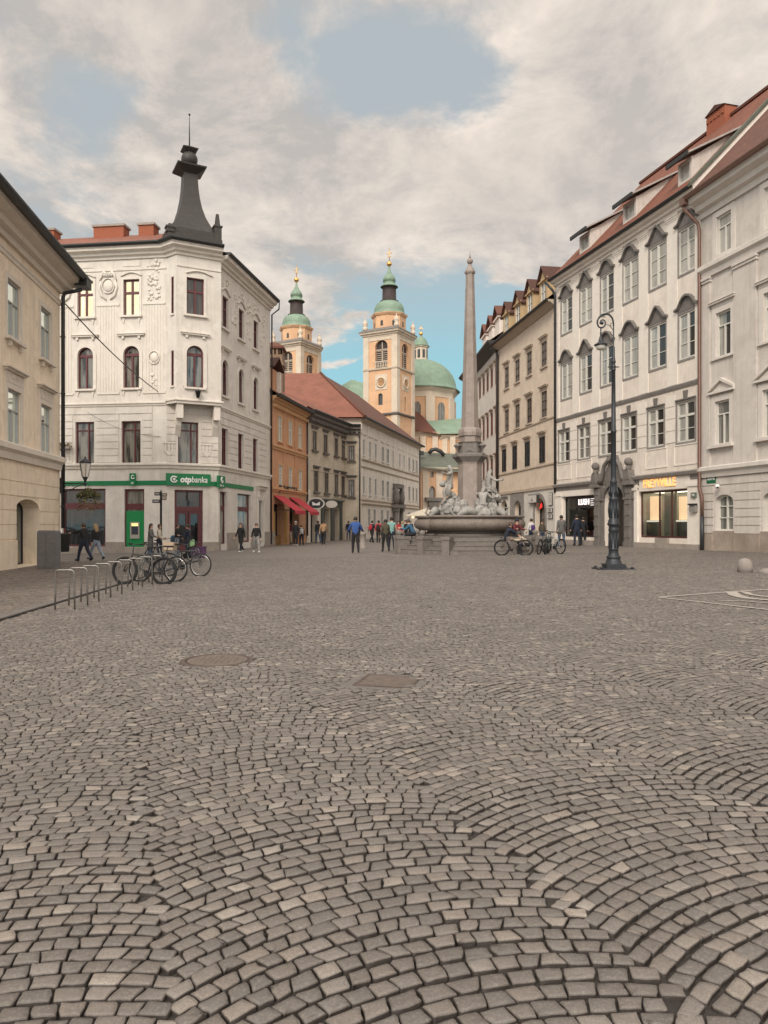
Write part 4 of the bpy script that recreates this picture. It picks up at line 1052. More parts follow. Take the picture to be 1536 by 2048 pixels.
mb = MB(); mb.sweep([(0, 0), (fR2.L, 0)], [(-.02, z_str - .14), (.05, z_str - .14), (.10, z_str - .02), (.12, z_str + .05), (.06, z_str + .09), (-.02, z_str + .1)])
pc = (port[0] + port[1]) / 2
for a, b in ((0, pc - 1.5), (pc + 1.5, fR2.L)): mb.sweep([(a, 0), (b, 0)], [(-.02, z_cor - .42), (.08, z_cor - .42), (.10, z_cor - .2), (.25, z_cor - .14), (.30, z_cor), (.26, z_cor + .04), (-.02, z_cor + .1)])
mb.build('string_course', M_STONE, root, fR2.M)
mb = MB()
mids = [0] + [(h3[i][1] + h3[i + 1][0]) / 2 for i in range(5)] + [fR2.L]
for i, x in enumerate(mids):
    hw = .42; a, b = max(0.01, x - hw), min(fR2.L - .01, x + hw)
    mb.box(a, b, -.05, .01, z_str + .11, zt - .46)
    for k, o in enumerate((.07, .10, .13)): mb.box(a - .03 * k, b + .03 * k, -o, .01, zt - .458 + .10 * k, zt - .458 + .10 * k + .098)
mb.build('pilaster', M_BAND, root, fR2.M)
mb = MB(); zq = [z_cor + 1.55 + k * .62 for k in range(8) if z_cor + 1.55 + k * .62 < z_str - .1]
courses(.02, fR2.L - .02, zq, [grow(o, .16) for o in h1], mb, .03, .04)
for o in h1:      # framed panels under the first floor windows
    xm = (o[0] + o[1]) / 2
    for q0, q1_ in ((xm - .95, xm + .95),):
        z0, z1 = z_cor + .35, z_cor + 1.42
        for b in ((q0, q1_, z0, z0 + .07), (q0, q1_, z1 - .07, z1), (q0, q0 + .07, z0 + .07, z1 - .07), (q1_ - .07, q1_, z0 + .07, z1 - .07)): 
            if abs(xm - pc) > 1.7: mb.box(b[0], b[1], -.03, .01, b[2], b[3])
mb.build('panel_moulding', M_BAND, root, fR2.M)
mb = MB(); zp = .95 + G(12)
for a, b in ((.02, lush[0] - .1), (lush[1] + .02, pc - 1.62), (pc + 1.62, frey[0] - .02), (frey[1] + .03, fR2.L - .02)):
    if b > a: mb.box(a, b, -.12, .01, .5, z_cor - .43); mb.box(a - .0, b, -.17, .01, z_cor - .75, z_cor - .60)
mb.box(.02, pc - 1.62, -.10, .01, lush[3] + .0, z_cor - .43) if False else None
mb.build('shop_pier', M_BAND, root, fR2.M)
mb = MB(); 
for a, b in ((.02, pc - 1.62), (pc + 1.62, fR2.L - .02)): mb.box(a, b, -.16, .01, -.6, .498)
mb.build('plinth', M_PLINTH, root, fR2.M)
# carved portal
mb = MB(); pw = (port[1] - port[0]) / 2; zi = port[3] - pw * .9
for q in (-1, 1):
    for (x0, x1, o) in ((pw + .02, pw + .30, .16), (pw + .30, pw + .76, .26), (pw + .76, pw + .94, .14)):
        a, b = sorted((pc + q * x0, pc + q * x1)); mb.box(a + .002, b - .002, -o, .01, -.5, zi + .9)
        mb.box(a - .03, b + .03, -o - .05, .01, -.5, .5); mb.box(a - .04, b + .04, -o - .06, .01, zi + .1, zi + .22)
        for k in range(5): mb.box(a - .012, b + .012, -o - .03, .01, .75 + k * .62, .75 + k * .62 + .4) if o == .26 else None
    a, b = sorted((pc + q * (pw + .2), pc + q * (pw + 1.08))); mb.box(a, b, -.46, .01, zi + .902, zi + 1.08); mb.box(a + .05, b - .05, -.40, .01, zi + 1.082, zi + 1.2)
    xb = pc + q * (pw + .62); mb.prism([(xb - .30, zi + 1.2), (xb + .30, zi + 1.2), (xb + .18, zi + 1.75), (xb - .18, zi + 1.75)], -.42, -.02)
    mb.lathe([(.2, 0), (.12, .12), (.14, .2), (.05, .25)], 12, (xb, -.26, zi + 1.75)); mb.sphere((xb, -.26, zi + 2.20), .235, 16, 10)
    sc = [(pc + q * (pw + .25), -.22, zi + 1.15), (pc + q * (pw + .02), -.24, zi + 1.35), (pc + q * (pw - .15), -.24, zi + 1.75), (pc + q * (pw - .30), -.24, zi + 2.15), (pc + q * .35, -.24, zi + 2.45), (pc, -.24, zi + 2.52)]
    mb.tube(sc, [.15, .14, .12, .12, .13, .14], 8)
n = 14
for k in range(n):
    th, t2 = math.pi * k / n, math.pi * (k + 1) / n; p = []
    for rr_, t_ in ((pw + .004, th), (pw + .004, t2), (pw + .26, t2), (pw + .26, th)): p.append((pc - rr_ * math.cos(t_), zi + (rr_ - pw * .1) * math.sin(t_)))
    mb.prism(p[::1] if False else p[::-1], -.16, .01)
mb.prism([(pc - .16, zi + pw * .9 - .02), (pc + .16, zi + pw * .9 - .02), (pc + .26, zi + pw * .9 + .7), (pc - .26, zi + pw * .9 + .7)], -.32, -.03)
mb.prism([(pc - pw - .2, zi + 1.09), (pc + pw + .2, zi + 1.09), (pc + pw * .8, zi + 1.8), (pc + .35, zi + 2.4), (pc - .35, zi + 2.4), (pc - pw * .8, zi + 1.8)], -.12, -.001)
mb.prism([(pc - .45, zi + 2.42), (pc + .45, zi + 2.42), (pc + .3, zi + 2.7), (pc - .3, zi + 2.7)], -.34, -.01)
mb.build('portal', M_STONED, root, fR2.M)
mb = MB(); a, b = port[0], port[1]; mb.box(a, b, .45, .55, -.5, zi); 
for k in range(n):
    th, t2 = math.pi * k / n, math.pi * (k + 1) / n
    mb.prism([(pc - pw * math.cos(th), zi), (pc - pw * math.cos(t2), zi), (pc - pw * math.cos(t2), zi + pw * .9 * math.sin(t2)), (pc - pw * math.cos(th), zi + pw * .9 * math.sin(th))], .46, .55)
for q in (-1, 1):
    for z0, z1 in ((.3, 1.2), (1.35, 2.6)): x0, x1 = sorted((pc + q * .1, pc + q * (pw - .12))); mb.box(x0, x1, .40, .449, z0, z1)
mb.build('gate', mat('dark_oak', (.035, .028, .024), .6, .3, 6, .3, 40), root, fR2.M)
# shops: real recesses behind glass
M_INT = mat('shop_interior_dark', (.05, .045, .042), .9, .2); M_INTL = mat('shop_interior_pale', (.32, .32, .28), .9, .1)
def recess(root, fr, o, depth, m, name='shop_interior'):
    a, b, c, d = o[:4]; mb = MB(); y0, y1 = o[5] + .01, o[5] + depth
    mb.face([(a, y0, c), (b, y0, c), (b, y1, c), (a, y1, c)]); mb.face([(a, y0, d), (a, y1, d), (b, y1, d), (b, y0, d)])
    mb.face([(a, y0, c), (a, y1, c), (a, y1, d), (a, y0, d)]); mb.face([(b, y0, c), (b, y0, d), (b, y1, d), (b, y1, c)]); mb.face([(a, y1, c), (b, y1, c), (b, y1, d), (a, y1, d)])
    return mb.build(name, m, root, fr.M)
def shopfront(root, fr, o, cols, m, t=.06, tr=None):
    a, b, c, d = o[:4]; e = o[5]; mb = MB(); xs = [a + (b - a) * q for q in cols]
    mb.box(a, b, e - .08, e, c, c + .1); mb.box(a, b, e - .08, e, d - .1, d)
    for x in [a + t / 2] + xs + [b - t / 2]: mb.box(x - t / 2, x + t / 2, e - .081, e + .001, c + .1, d - .1)
    f = mb.build('shopfront', m, root, fr.M); mb = MB(); mb.face([(a, e - .04, c), (b, e - .04, c), (b, e - .04, d), (a, e - .04, d)]); mb.build('glass', clear_glass(), f, fr.M); return f
recess(root, fR2, lush, 2.2, M_INT); recess(root, fR2, frey, 1.6, M_INTL)
shopfront(root, fR2, lush, [.34], M_BKF); shopfront(root, fR2, frey, [.385, .63], mat('oxblood_frame', (.07, .02, .018), .5, .2))
def disp(name, boxes, m, parent, fr, label=None):
    mb = MB(); [mb.box(*q) for q in boxes]; o = mb.build(name, m, parent, fr.M); return o
M_GLOW = mat('warm_lit_panel', (.8, .62, .42), .8, .12, 1, emit=(1, .66, .38, .6)); M_GLOW2 = mat('white_lit_shelf', (.8, .78, .7), .7, .1, emit=(1, .9, .75, .5))
a, b, c, d = frey[:4]; u = b - a
disp('lit_display_panel', [(a + u * .03, a + u * .25, .62, .66, c + .95, d - .25), (a + u * .62, a + u * .86, .62, .66, c + .95, d - .35)], M_GLOW, root, fR2)
disp('display_shelf', [(a + u * .03, a + u * .26, .40, .61, c + .85, c + .93), (a + u * .63, a + u * .9, .40, .61, c + .85, c + .93)], M_GLOW2, root, fR2)
disp('display_cabinet', [(a + u * .03, a + u * .25, .42, .60, c, c + .84), (a + u * .64, a + u * .88, .42, .60, c, c + .84)], mat('sage_cabinet', (.14, .155, .13), .7), root, fR2)
disp('curtain', [(a + u * .33, a + u * .58, .62, .66, c, d), (a + u * .585, a + u * .615, .5, .54, c, d)], mat('pale_curtain', (.36, .37, .33), .9, .2, 3), root, fR2)
disp('ceiling_glow_panel', [(a + u * .05, a + u * .95, .5, 1.5, d - .06, d - .03)], mat('shop_ceiling_light', (.9, .85, .75), .6, 0, emit=(1, .88, .70, 2.6)), root, fR2)
disp('shop_door_step', [(a + u * .385, a + u * .63, -.14, .1, -.4, c)], M_PLINTH, root, fR2)
a, b, c, d = lush[:4]; u = b - a
disp('ceiling_glow_panel', [(a + u * .4, a + u * .95, .9, 1.6, d - .06, d - .03)], mat('shop_interior_fill', (.9, .85, .8), .6, 0, emit=(1, .9, .85, 1.2)), root, fR2)  # dim glowing panel added to brighten the shop interior, no lamp known here
disp('blind', [(a + .02, a + u * .33, .4, .44, c, d)], mat('grey_blind', (.25, .235, .215), .9, .15), root, fR2)
M_MAG = mat('magenta_poster', (.17, .022, .055), .6, .7, 1.6); M_PINK = mat('pink_display', (.42, .16, .20), .7, .5, 4); M_SHELF = mat('shop_shelf_goods', (.13, .10, .05), .8, .8, 9)
disp('poster', [(a + u * .66, a + u * .985, .75, .8, c + 1.0, d - .55)], M_MAG, root, fR2)
disp('window_display', [(a + u * .62, a + u * .985, .4, .74, c, c + .42)], M_PINK, root, fR2)
disp('shelf', [(a + u * .37, a + u * .60, 1.6, 1.9, c + .6 + .45 * k, c + .95 + .45 * k) for k in range(3)], M_SHELF, root, fR2)
# roof with shed dormers
mb = MB(); ze = zt + .41; HR, DR = 7.35, 6.5
roof_slope(mb, [(0, -.60, ze), (fR2.L, -.60, ze), (fR2.L, DR, ze + HR), (0, DR, ze + HR)]); roof_slope(mb, [(fR2.L, 13.5, ze), (0, 13.5, ze), (0, DR, ze + HR), (fR2.L, DR, ze + HR)])
mb.face([(fR2.L + .004, -.59, ze - .01), (fR2.L + .004, 13, ze), (fR2.L + .004, DR, ze + HR - .05)], 1); mb.face([(-.004, -.59, ze), (-.004, DR, ze + HR - .05), (-.004, 13, ze)], 1)
mb.box(-.02, fR2.L + .02, DR - .15, DR + .15, ze + HR - .04, ze + HR + .12)
rf = mb.build('roof', [M_TILE, M_BAND], root, fR2.M)
mb = MB(); mb.loft([[(fR2.L - .12, -.68, ze - .06), (fR2.L + .10, -.68, ze - .06), (fR2.L + .10, -.68, ze + .14), (fR2.L - .12, -.68, ze + .14)], [(fR2.L - .12, DR, ze + HR + .02), (fR2.L + .10, DR, ze + HR + .02), (fR2.L + .10, DR, ze + HR + .2), (fR2.L - .12, DR, ze + HR + .2)]], 0, False); mb.build('verge_flashing', M_COPPD, rf, fR2.M)
mb = MB(); mb.sweep([(0, 0), (fR2.L, 0)], [(.46, ze - .06), (.62, ze - .08), (.68, ze + .02), (.68, ze + .06), (.46, ze + .08)]); mb.build('gutter', M_TIN, root, fR2.M)
downpipe(root, fR2, .06, 3.6, zt - .6, M_PIPE_D, .14, .085, [(.04, -.3, zt - .25), (-.1, -.75, zt + .3)])
slope = HR / (DR + .60)
def zroof(y): return ze + (y + .60) * slope
def shed_dormer(x0, x1, y0, h, run):
    """long shallow dormer: front window, plastered cheeks, lead roof running back into the tiles"""
    zb = zroof(y0); zf = zb + h; yb = y0 + run; zbk = zroof(yb)
    mb = MB(); mb.box(x0, x0 + .16, y0, y0 + .14, zb - .2, zf); mb.box(x1 - .16, x1, y0, y0 + .14, zb - .2, zf); mb.box(x0 + .16, x1 - .16, y0, y0 + .14, zf - .16, zf); mb.box(x0 + .16, x1 - .16, y0, y0 + .14, zb - .2, zb + .12)
    for x in (x0 + .004, x1 - .004): mb.face([(x, y0 + .1, zb), (x, yb, zbk), (x, y0 + .1, zf)])
    d_ = mb.build('dormer', M_GREYS, rf, fR2.M)
    mb = MB(); mb.face([(x0 + .16, y0 + .1, zb), (x1 - .16, y0 + .1, zb), (x1 - .16, y0 + .1, zf - .1), (x0 + .16, y0 + .1, zf - .1)]); mb.build('pane', P_CURT, d_, fR2.M)
    mb = MB(); ov = .30
    A = [(x0 - ov, y0 - .45, zf - .06), (x1 + ov, y0 - .45, zf - .06), (x1 + ov, yb + .1, zbk + .02), (x0 - ov, yb + .1, zbk + .02)]
    mb.loft([A, [(p[0], p[1], p[2] + .10) for p in A]], 0, False); mb.box(x0 - ov - .02, x1 + ov + .02, y0 - .52, y0 - .42, zf - .16, zf + .06, 1); mb.build('dormer_roof', [mat('lead_roof', (.36, .33, .305), .7, .2, 2), M_TIN], d_, fR2.M)
for px0, px1 in ((1163, 1176), (1250, 1268), (1360, 1379)):
    y0 = .35; a = fR2.s_of(px0 - 4, -y0); b = fR2.s_of(px1 + 4, -y0); shed_dormer(a, b, y0, 1.12, 2.7)
mb = MB(); xa = fR2.s_of(1440, -6.2); xa = 8.1; mb.box(xa - .75, xa + .8, DR - .5, DR + .35, ze + HR - .9, ze + HR + .62)
for k in range(5): mb.box(xa - .70 + k * .31, xa - .53 + k * .31, DR - .56, DR + .40, ze + HR + .18, ze + HR + .42)
mb.prism([(xa - .82, ze + HR + .622), (xa + .87, ze + HR + .622), (xa + .05, ze + HR + .95)], DR - .6, DR + .45, 1); mb.build('chimney', [M_BRICK, M_TILE2], rf, fR2.M)

# ---------- right side: buff house with dormers ----------
e3 = Vector((11.63, 49.9)); d3 = Vector((-.15, 1)).normalized(); far3 = e3 + d3 * 12.95
fR3 = Frame(far3, e3 - d3 * .02)
root = thing('buff_house', 'buff stuccoed house with black shutters, gabled dormers and whitewashed arched shopfronts', 'building', fR3.M)
cx = [(1009, 1018.6), (1029.5, 1040.5), (1052.8, 1065), (1082, 1095)]; cx1 = [(1004, 1013.4), (1024.5, 1035.5), (1048.5, 1062), (1078, 1092)]
k3 = rowset(fR3, cx, 1088, 684, 733.5, w_=1.12, reveal=.12); k2 = rowset(fR3, cx, 1088, 783, 835, w_=1.12, reveal=.12); k1 = rowset(fR3, cx1, 1085, 873.5, 925.5, w_=1.12, reveal=.06)
ar = ops_px(fR3, [(1002, 1016, 1000, 1092, 1009), (1030, 1044, 1001, 1092, 1037), (1071.5, 1091.5, 997, 1092, 1081)], .4); ar = [(o[0], o[1], -.6, o[3], (o[1] - o[0]) / 2 * 1.0, .4) for o in ar]
zt = fR3.z_of(1100, 618)
wall(fR3, 0, fR3.L, -.6, zt + .3, k3 + k2 + k1 + ar, 11).build('wall', M_BUFF, root, fR3.M)
dw = dict(frame=M_BRF, pane=P_DULL, trim=M_BUFFT, t=.09, transom=[.33, .66], tt=.05, mull=[.5], mt=.08, surr=(.10, .03), hood='ledge', sill=(.12, .12, .12))
for o in k3: window(root, fR3, o, dw)
dw2 = dict(dw, pane=P_MIX); dw3 = dict(dw, pane=P_DARK)
for i, o in enumerate(k2): window(root, fR3, o, (dw, dw2, dw3, dw2)[i])
sh_ = dict(frame=M_BKF, pane=P_DARK, trim=M_BUFFT, t=.06, mull=[.5], bars=[.1, .2, .3, .4, .5, .6, .7, .8, .9], surr=(.06, .02), hood='ledge')
for o in k1: window(root, fR3, o, sh_)
for o in ar: window(root, fR3, o, dict(frame=M_BKF, pane=P_DARK, t=.07, mull=[], transom=[.62]))
mb = MB(); zc_ = fR3.z_of(1105, 973)
for z in (k2[0][2] - .16, k1[0][2] - .16): mb.box(.02, fR3.L - .02, -.07, .01, z - .1, z)
mb.box(.02, fR3.L - .02, -.14, .01, zc_ - .12, zc_ + .08); mb.build('string_course', M_BUFFT, root, fR3.M)
mb = MB(); xw = [0.02, ar[0][0], ar[0][1], (ar[0][1] + ar[1][0]) / 2 + .2]; M_LIME = mat('limewash', (.66, .62, .56), .9, .1, 1.5, .2, 30, grime=.3)
def arch_skin(mb, a, b, o, z0, z1, y=-.05):
    r_ = o[4]; sp = o[3] - r_; xm = (o[0] + o[1]) / 2; hw = (o[1] - o[0]) / 2
    mb.box(a, o[0] - .01, y, .01, z0, z1); mb.box(o[1] + .01, b, y, .01, z0, z1)
    n = 10; arc = [(xm - (hw + .01) * math.cos(math.pi * k / n), sp + (r_ + .01) * math.sin(math.pi * k / n)) for k in range(n + 1)]
    for (p, q), (p2, q2) in zip(arc, arc[1:]): mb.prism([(p, q), (p2, q2), (p2, z1), (p, z1)], y, .01)
m1 = (ar[0][1] + ar[1][0]) / 2 - .1; m2 = ar[1][1] + .65
arch_skin(mb, .02, m1 - .01, ar[0], -.6, zc_ - .12); arch_skin(mb, m2, fR3.L - .03, ar[2], -.6, zc_ - .12); mb.build('limewashed_front', M_LIME, root, fR3.M)
mb = MB(); arch_skin(mb, m1, m2 - .01, ar[1], -.6, zc_ - .14, -.09); mb.build('stone_front', M_STONE, root, fR3.M)
mb = MB(); o = ar[2]; n = 12; xm = (o[0] + o[1]) / 2; hw = (o[1] - o[0]) / 2; sp = o[3] - o[4]
for k in range(n):
    p = []
    for rr_, t_ in ((hw + .02, k), (hw + .02, k + 1), (hw + .34, k + 1), (hw + .34, k)): p.append((xm - rr_ * math.cos(math.pi * t_ / n), sp + rr_ * math.sin(math.pi * t_ / n)))
    mb.prism(p[::-1], -.085, -.051)
for a, b in ((o[0] - .34, o[0] - .012), (o[1] + .012, o[1] + .34)): mb.box(a, b, -.086, -.051, -.6, sp)
mb.build('arch_surround', M_STONE, root, fR3.M)
mb = MB(); ze = zt + .28; roof_slope(mb, [(-.2, -.75, ze), (fR3.L, -.75, ze), (fR3.L, 5.5, ze + 5.2), (-.2, 5.5, ze + 5.2)]); roof_slope(mb, [(fR3.L, 11.5, ze), (-.2, 11.5, ze), (-.2, 5.5, ze + 5.2), (fR3.L, 5.5, ze + 5.2)]); mb.face([(-.004, -.74, ze), (-.004, 5.5, ze + 5.1), (-.004, 11, ze)], 1); rf3 = mb.build('roof', [M_TILE2, M_BUFF], root, fR3.M)
mb = MB(); mb.sweep([(-.3, 0), (fR3.L, 0)], [(-.02, zt - .12), (.1, zt - .10), (.45, zt + .15), (.60, zt + .18), (.60, zt + .30), (-.02, zt + .32)]); mb.build('soffit', M_BUFFT, root, fR3.M); mb = MB(); mb.sweep([(-.3, 0), (fR3.L, 0)], [(.602, zt + .2), (.72, zt + .18), (.78, zt + .30), (.76, zt + .36), (.602, zt + .36)]); mb.build('gutter', M_TIN, root, fR3.M)
sl3 = 5.2 / 6.25
M_DORM = mat('ochre_dormer', (.50, .36, .20), .9, .12, 3, .2, 30)
for l, r_ in ((1008.5, 1016.5), (1031.5, 1039.5), (1054.5, 1064.5), (1081.5, 1092)):
    y0 = .30; a = fR3.s_of(l - 2, -y0); b = fR3.s_of(r_ + 2, -y0); xm = (a + b) / 2; a, b = xm - .78, xm + .78; zb = ze + (y0 + .75) * sl3 - .1; zf = zb + 1.55; ap = zf + .95
    mb = MB(); op = [(a + .28, b - .28, zb + .2, zf - .12, 0, .1)]; mb.M = T3(0, y0, 0); wall(None, a, b, zb - .3, zf, op, .2, mb, back=False); mb.M = None
    mb.prism([(a, zf), (b, zf), (xm, ap)], y0, y0 + .2)
    for x in (a, b): mb.face([(x, y0, zb - .3), (x, y0 + (zf - zb) / sl3 + .2, zf), (x, y0, zf)])
    mb.prism([(a - .12, zf - .02), (b + .12, zf - .02), (b + .12, zf + .08), (a - .12, zf + .08)], y0 - .12, y0 - .002)
    d_ = mb.build('dormer', M_DORM, rf3, fR3.M)
    mb = MB(); yb = y0 + (ap - zb) / sl3 + .3
    for x, s_ in ((a - .2, 1), (b + .2, -1)):
        q = [(x, y0 - .22, zf - .16), (xm, y0 - .22, ap + .06), (xm, yb, ap + .06), (x, yb - 1.2, zf - .16)]
        if s_ < 0: q = [q[1], q[0], q[3], q[2]]
        A = q; mb.loft([A, [(p[0], p[1], p[2] + .09) for p in A]], 0, False)
    mb.build('dormer_roof', M_TILE2, d_, fR3.M)
    mb = MB(); w0, w1, z0, z1 = op[0][0], op[0][1], op[0][2], op[0][3]
    for q in (w0 + .03, (w0 + w1) / 2, w1 - .03): mb.box(q - .03, q + .03, y0 + .03, y0 + .09, z0, z1)
    mb.box(w0, w1, y0 + .04, y0 + .085, (z0 + z1) / 2 - .02, (z0 + z1) / 2 + .02); wi = mb.build('window_frame', M_WHF, d_, fR3.M)
    mb = MB(); mb.face([(w0, y0 + .09, z0), (w1, y0 + .09, z0), (w1, y0 + .09, z1), (w0, y0 + .09, z1)]); mb.build('pane', P_DULL, d_, fR3.M)
downpipe(root, fR3, .12, 3.0, zt - .6, M_TIN, .14, .10, [(.12, -.3, zt - .2), (-.1, -.7, zt + .1)])

# ---------- right side: white house further along ----------
d4 = Vector((-.05, 1)).normalized(); far4 = far3 + d4 * 16
fR4 = Frame(far4, far3 - d4 * .02)
root = thing('white_house', 'narrow white house with dark red shuttered windows partly hidden behind the obelisk', 'building', fR4.M)
zt = fR4.z_of(975, 716); L4 = fR4.L
pos = [L4 - .95 - k * 1.95 for k in range(8)]
def r4(pm, t, b): z1, z0 = fR4.z_of(pm, t), fR4.z_of(pm, b); return [(p - .5, p + .5, z0, z1, 0, .1) for p in pos if p > .6]
w3, w2_, w1_ = r4(978, 744, 780), r4(975, 834, 876), r4(973, 923, 958)
wall(fR4, 0, L4, -.6, zt + .3, w3 + w2_ + w1_, 10).build('wall', M_WHITE, root, fR4.M)
sr = dict(frame=M_REDF, pane=P_DARK, trim=M_BUFFT, t=.16, mull=[.5], mt=.2, surr=(.05, .02), hood='ledge')
for o in w3 + w2_ + w1_: window(root, fR4, o, sr)
mb = MB(); ze = zt + .3; roof_slope(mb, [(0, -.9, ze), (L4, -.9, ze), (L4, 5, ze + 4.0), (0, 5, ze + 4.0)]); roof_slope(mb, [(L4, 11, ze), (0, 11, ze), (0, 5, ze + 4.), (L4, 5, ze + 4.)]); rf4 = mb.build('roof', [M_TILE3], root, fR4.M)
mb = MB(); mb.sweep([(0, 0), (L4, 0)], [(-.02, zt - .3), (.75, zt + .1), (.98, zt + .25), (.98, zt + .4), (-.02, zt + .4)]); mb.build('eaves', M_TIN, root, fR4.M)
for x in (L4 - 1.6, L4 - 4.6, L4 - 7.6):
    y0 = .2; zb = ze + .9; mb = MB(); mb.box(x - .9, x + .9, y0, y0 + 2.4, zb - .4, zb + 1.35); mb.box(x - 1.05, x + 1.05, y0 - .15, y0 + 2.4, zb + 1.352, zb + 1.5); d_ = mb.build('dormer', M_BAND, rf4, fR4.M)
    mb = MB()
    for q in (1, -1): 
        A = [(x - q * 1.15, y0 - .25, zb + 1.5), (x, y0 - .25, zb + 2.5), (x, y0 + 3, zb + 2.5), (x - q * 1.15, y0 + 3, zb + 1.5)]; A = A if q == 1 else [A[1], A[0], A[3], A[2]]
        mb.loft([A, [(p[0], p[1], p[2] + .1) for p in A]], 0, False)
    mb.prism([(x - 1.0, zb + 1.5), (x + 1.0, zb + 1.5), (x, zb + 2.4)], y0, y0 + .1); mb.build('dormer_roof', M_TILE3, d_, fR4.M)
downpipe(root, fR4, L4 - .12, 3.0, zt, M_PIPE_C, .14, .08)
# ---------- left of the street: orange house ----------
fO_ = Frame((-8.62, 56.35), (-6.90, 65.5))
root = thing('orange_house', 'narrow orange stuccoed house with red awnings next to the white corner building', 'building', fO_.M)
px1, px2 = [(555, 563.7), (576, 584), (596, 602.5)], [(556, 565), (576, 584), (596.5, 603.5)]
w2o = rowset(fO_, px1, 576, 840.5, 889, w_=1.0, reveal=.1); w1o = rowset(fO_, px2, 576, 934, 977, w_=1.0, reveal=.1)
zt = fO_.z_of(540, 792); zb = fO_.z_of(543, 979)
ar = [(.7, 3.2, -.6, 3.1, 0, .6), (4.6, 7.2, -.6, 3.1, 0, .6)]
wall(fO_, 0, fO_.L, -.8, zt + .2, w2o + w1o + ar, 10).build('wall', M_ORANGE, root, fO_.M)
ow = dict(frame=M_WHF, pane=P_CURT, trim=M_ORTRIM, t=.08, transom=[.62], mull=[.5], surr=(.16, .05), sill=(.12, .1, .12))
for o in w2o: window(root, fO_, o, ow)
for o in w1o: window(root, fO_, o, dict(ow, hood='ledge') if False else ow)
zs = fO_.z_of(547.6, 893)
mb = MB(); mb.sweep([(0, 0), (fO_.L, 0)], CORN(zt - .5, .45, .6)); mb.sweep([(0, 0), (fO_.L, 0)], BANDP(zs - .2, .22, .36)); mb.sweep([(0, 0), (fO_.L, 0)], BANDP(zb - .1, .2, .26))
for k in range(22): mb.box(.2 + k * .42, .36 + k * .42, -.28, .01, zt - .72, zt - .5)
mb.build('moulding', M_ORTRIM, root, fO_.M)
mb = MB(); 
for x in (.06, 2.9, 5.9, fO_.L - .35): mb.box(x, x + .28, -.07, .01, zb + .2, zs - .22); mb.box(x, x + .28, -.07, .01, zs + .2, zt - .75)
mb.build('pilaster', M_ORANGE, root, fO_.M)
mb = MB(); mb.box(.02, .69, -.12, .01, -.8, .95); mb.build('plinth', M_PLINTH, root, fO_.M)
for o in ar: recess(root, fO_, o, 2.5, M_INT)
disp('fruit_display', [(1.0, 2.9, .2, .7, -.4, .6), (4.8, 7.0, .3, .7, -.4, .5)], mat('market_goods', (.30, .16, .05), .8, .9, 7), root, fO_)
disp('shop_shutter', [(3.3, 3.8, -.06, .0, 0, 2.6), (.72, .95, -.03, .3, -.3, 2.5)], mat('yellow_door', (.40, .24, .05), .7, .3), root, fO_)
M_AWN = mat('red_awning_cloth', (.46, .035, .05), .8, .15, 3)
for o in ar:
    a, b = o[0] - .1, o[1] + .05; A = [(a, -.02, 3.75), (b, -.02, 3.75), (b, -1.75, 2.55), (a, -1.75, 2.55)]
    mb = MB(); mb.loft([A, [(p[0], p[1], p[2] - .03) for p in A]], 0, False); mb.box(a, b, -1.78, -1.75, 2.28, 2.56); 
    aw = mb.build('awning', M_AWN, root, fO_.M); mb = MB()
    for x in (a + .05, b - .05): mb.tube([(x, .0, 2.7), (x, -1.7, 2.5)], .02, 5)
    mb.build('awning_arm', M_PIPE_D, aw, fO_.M)
M_DKLET = mat('dark_letters', (.05, .03, .02), .6, .1); M_GILT = mat('gilt_letters', (.35, .22, .07), .4, .2, metal=.4)
t = thing('shop_lettering', 'dark raised shop lettering above the red awnings on the orange wall', 'sign', fO_.M @ T3(4.1, -.06, 4.35)); lettering('JULSNKI', .62, M_DKLET, t, fO_.M @ T3(4.1, -.06, 4.35), width=4.6, ext=.05, bold=.02)
mb = MB(); ze = zt + .15; roof_slope(mb, [(-.1, -.65, ze), (fO_.L + .1, -.65, ze), (fO_.L + .1, 5, ze + 3.6), (-.1, 5, ze + 3.6)]); roof_slope(mb, [(fO_.L, 10.5, ze), (0, 10.5, ze), (0, 5, ze + 3.6), (fO_.L, 5, ze + 3.6)])
mb.face([(fO_.L + .004, -.64, ze), (fO_.L + .004, 10, ze), (fO_.L + .004, 5, ze + 3.5)], 1); mb.face([(-.004, 0, ze), (-.004, 5, ze + 3.5), (-.004, 10, ze)], 1); rfo = mb.build('roof', [M_TILE, M_ORANGE], root, fO_.M)
mb = MB(); mb.sweep([(0, 0), (fO_.L + .1, 0)], [(.45, ze - .12), (.72, ze - .14), (.78, ze + .02), (.78, ze + .08), (.45, ze + .1)]); mb.build('gutter', M_TIN, root, fO_.M)
mb = MB(); mb.box(.9, 2.6, .4, 3.2, ze + .2, ze + 2.3); d_ = mb.build('dormer', M_ORANGE, rfo, fO_.M); mb = MB()
for q in (1, -1):
    A = [(1.75 - q * 1.2, -.1, ze + 2.2), (1.75, -.1, ze + 3.1), (1.75, 4, ze + 3.1), (1.75 - q * 1.2, 4, ze + 2.2)]; A = A if q == 1 else [A[1], A[0], A[3], A[2]]; mb.loft([A, [(p[0], p[1], p[2] + .12) for p in A]], 0, False)
mb.build('dormer_roof', M_TILE2, d_, fO_.M); mb = MB(); mb.box(2.45, 2.7, .1, .39, ze + .2, ze + 2.2); mb.build('dormer_post', M_WTRIM, d_, fO_.M)
downpipe(root, fO_, fO_.L - .05, .5, zt - .2, M_PIPE_D, .14, .08)
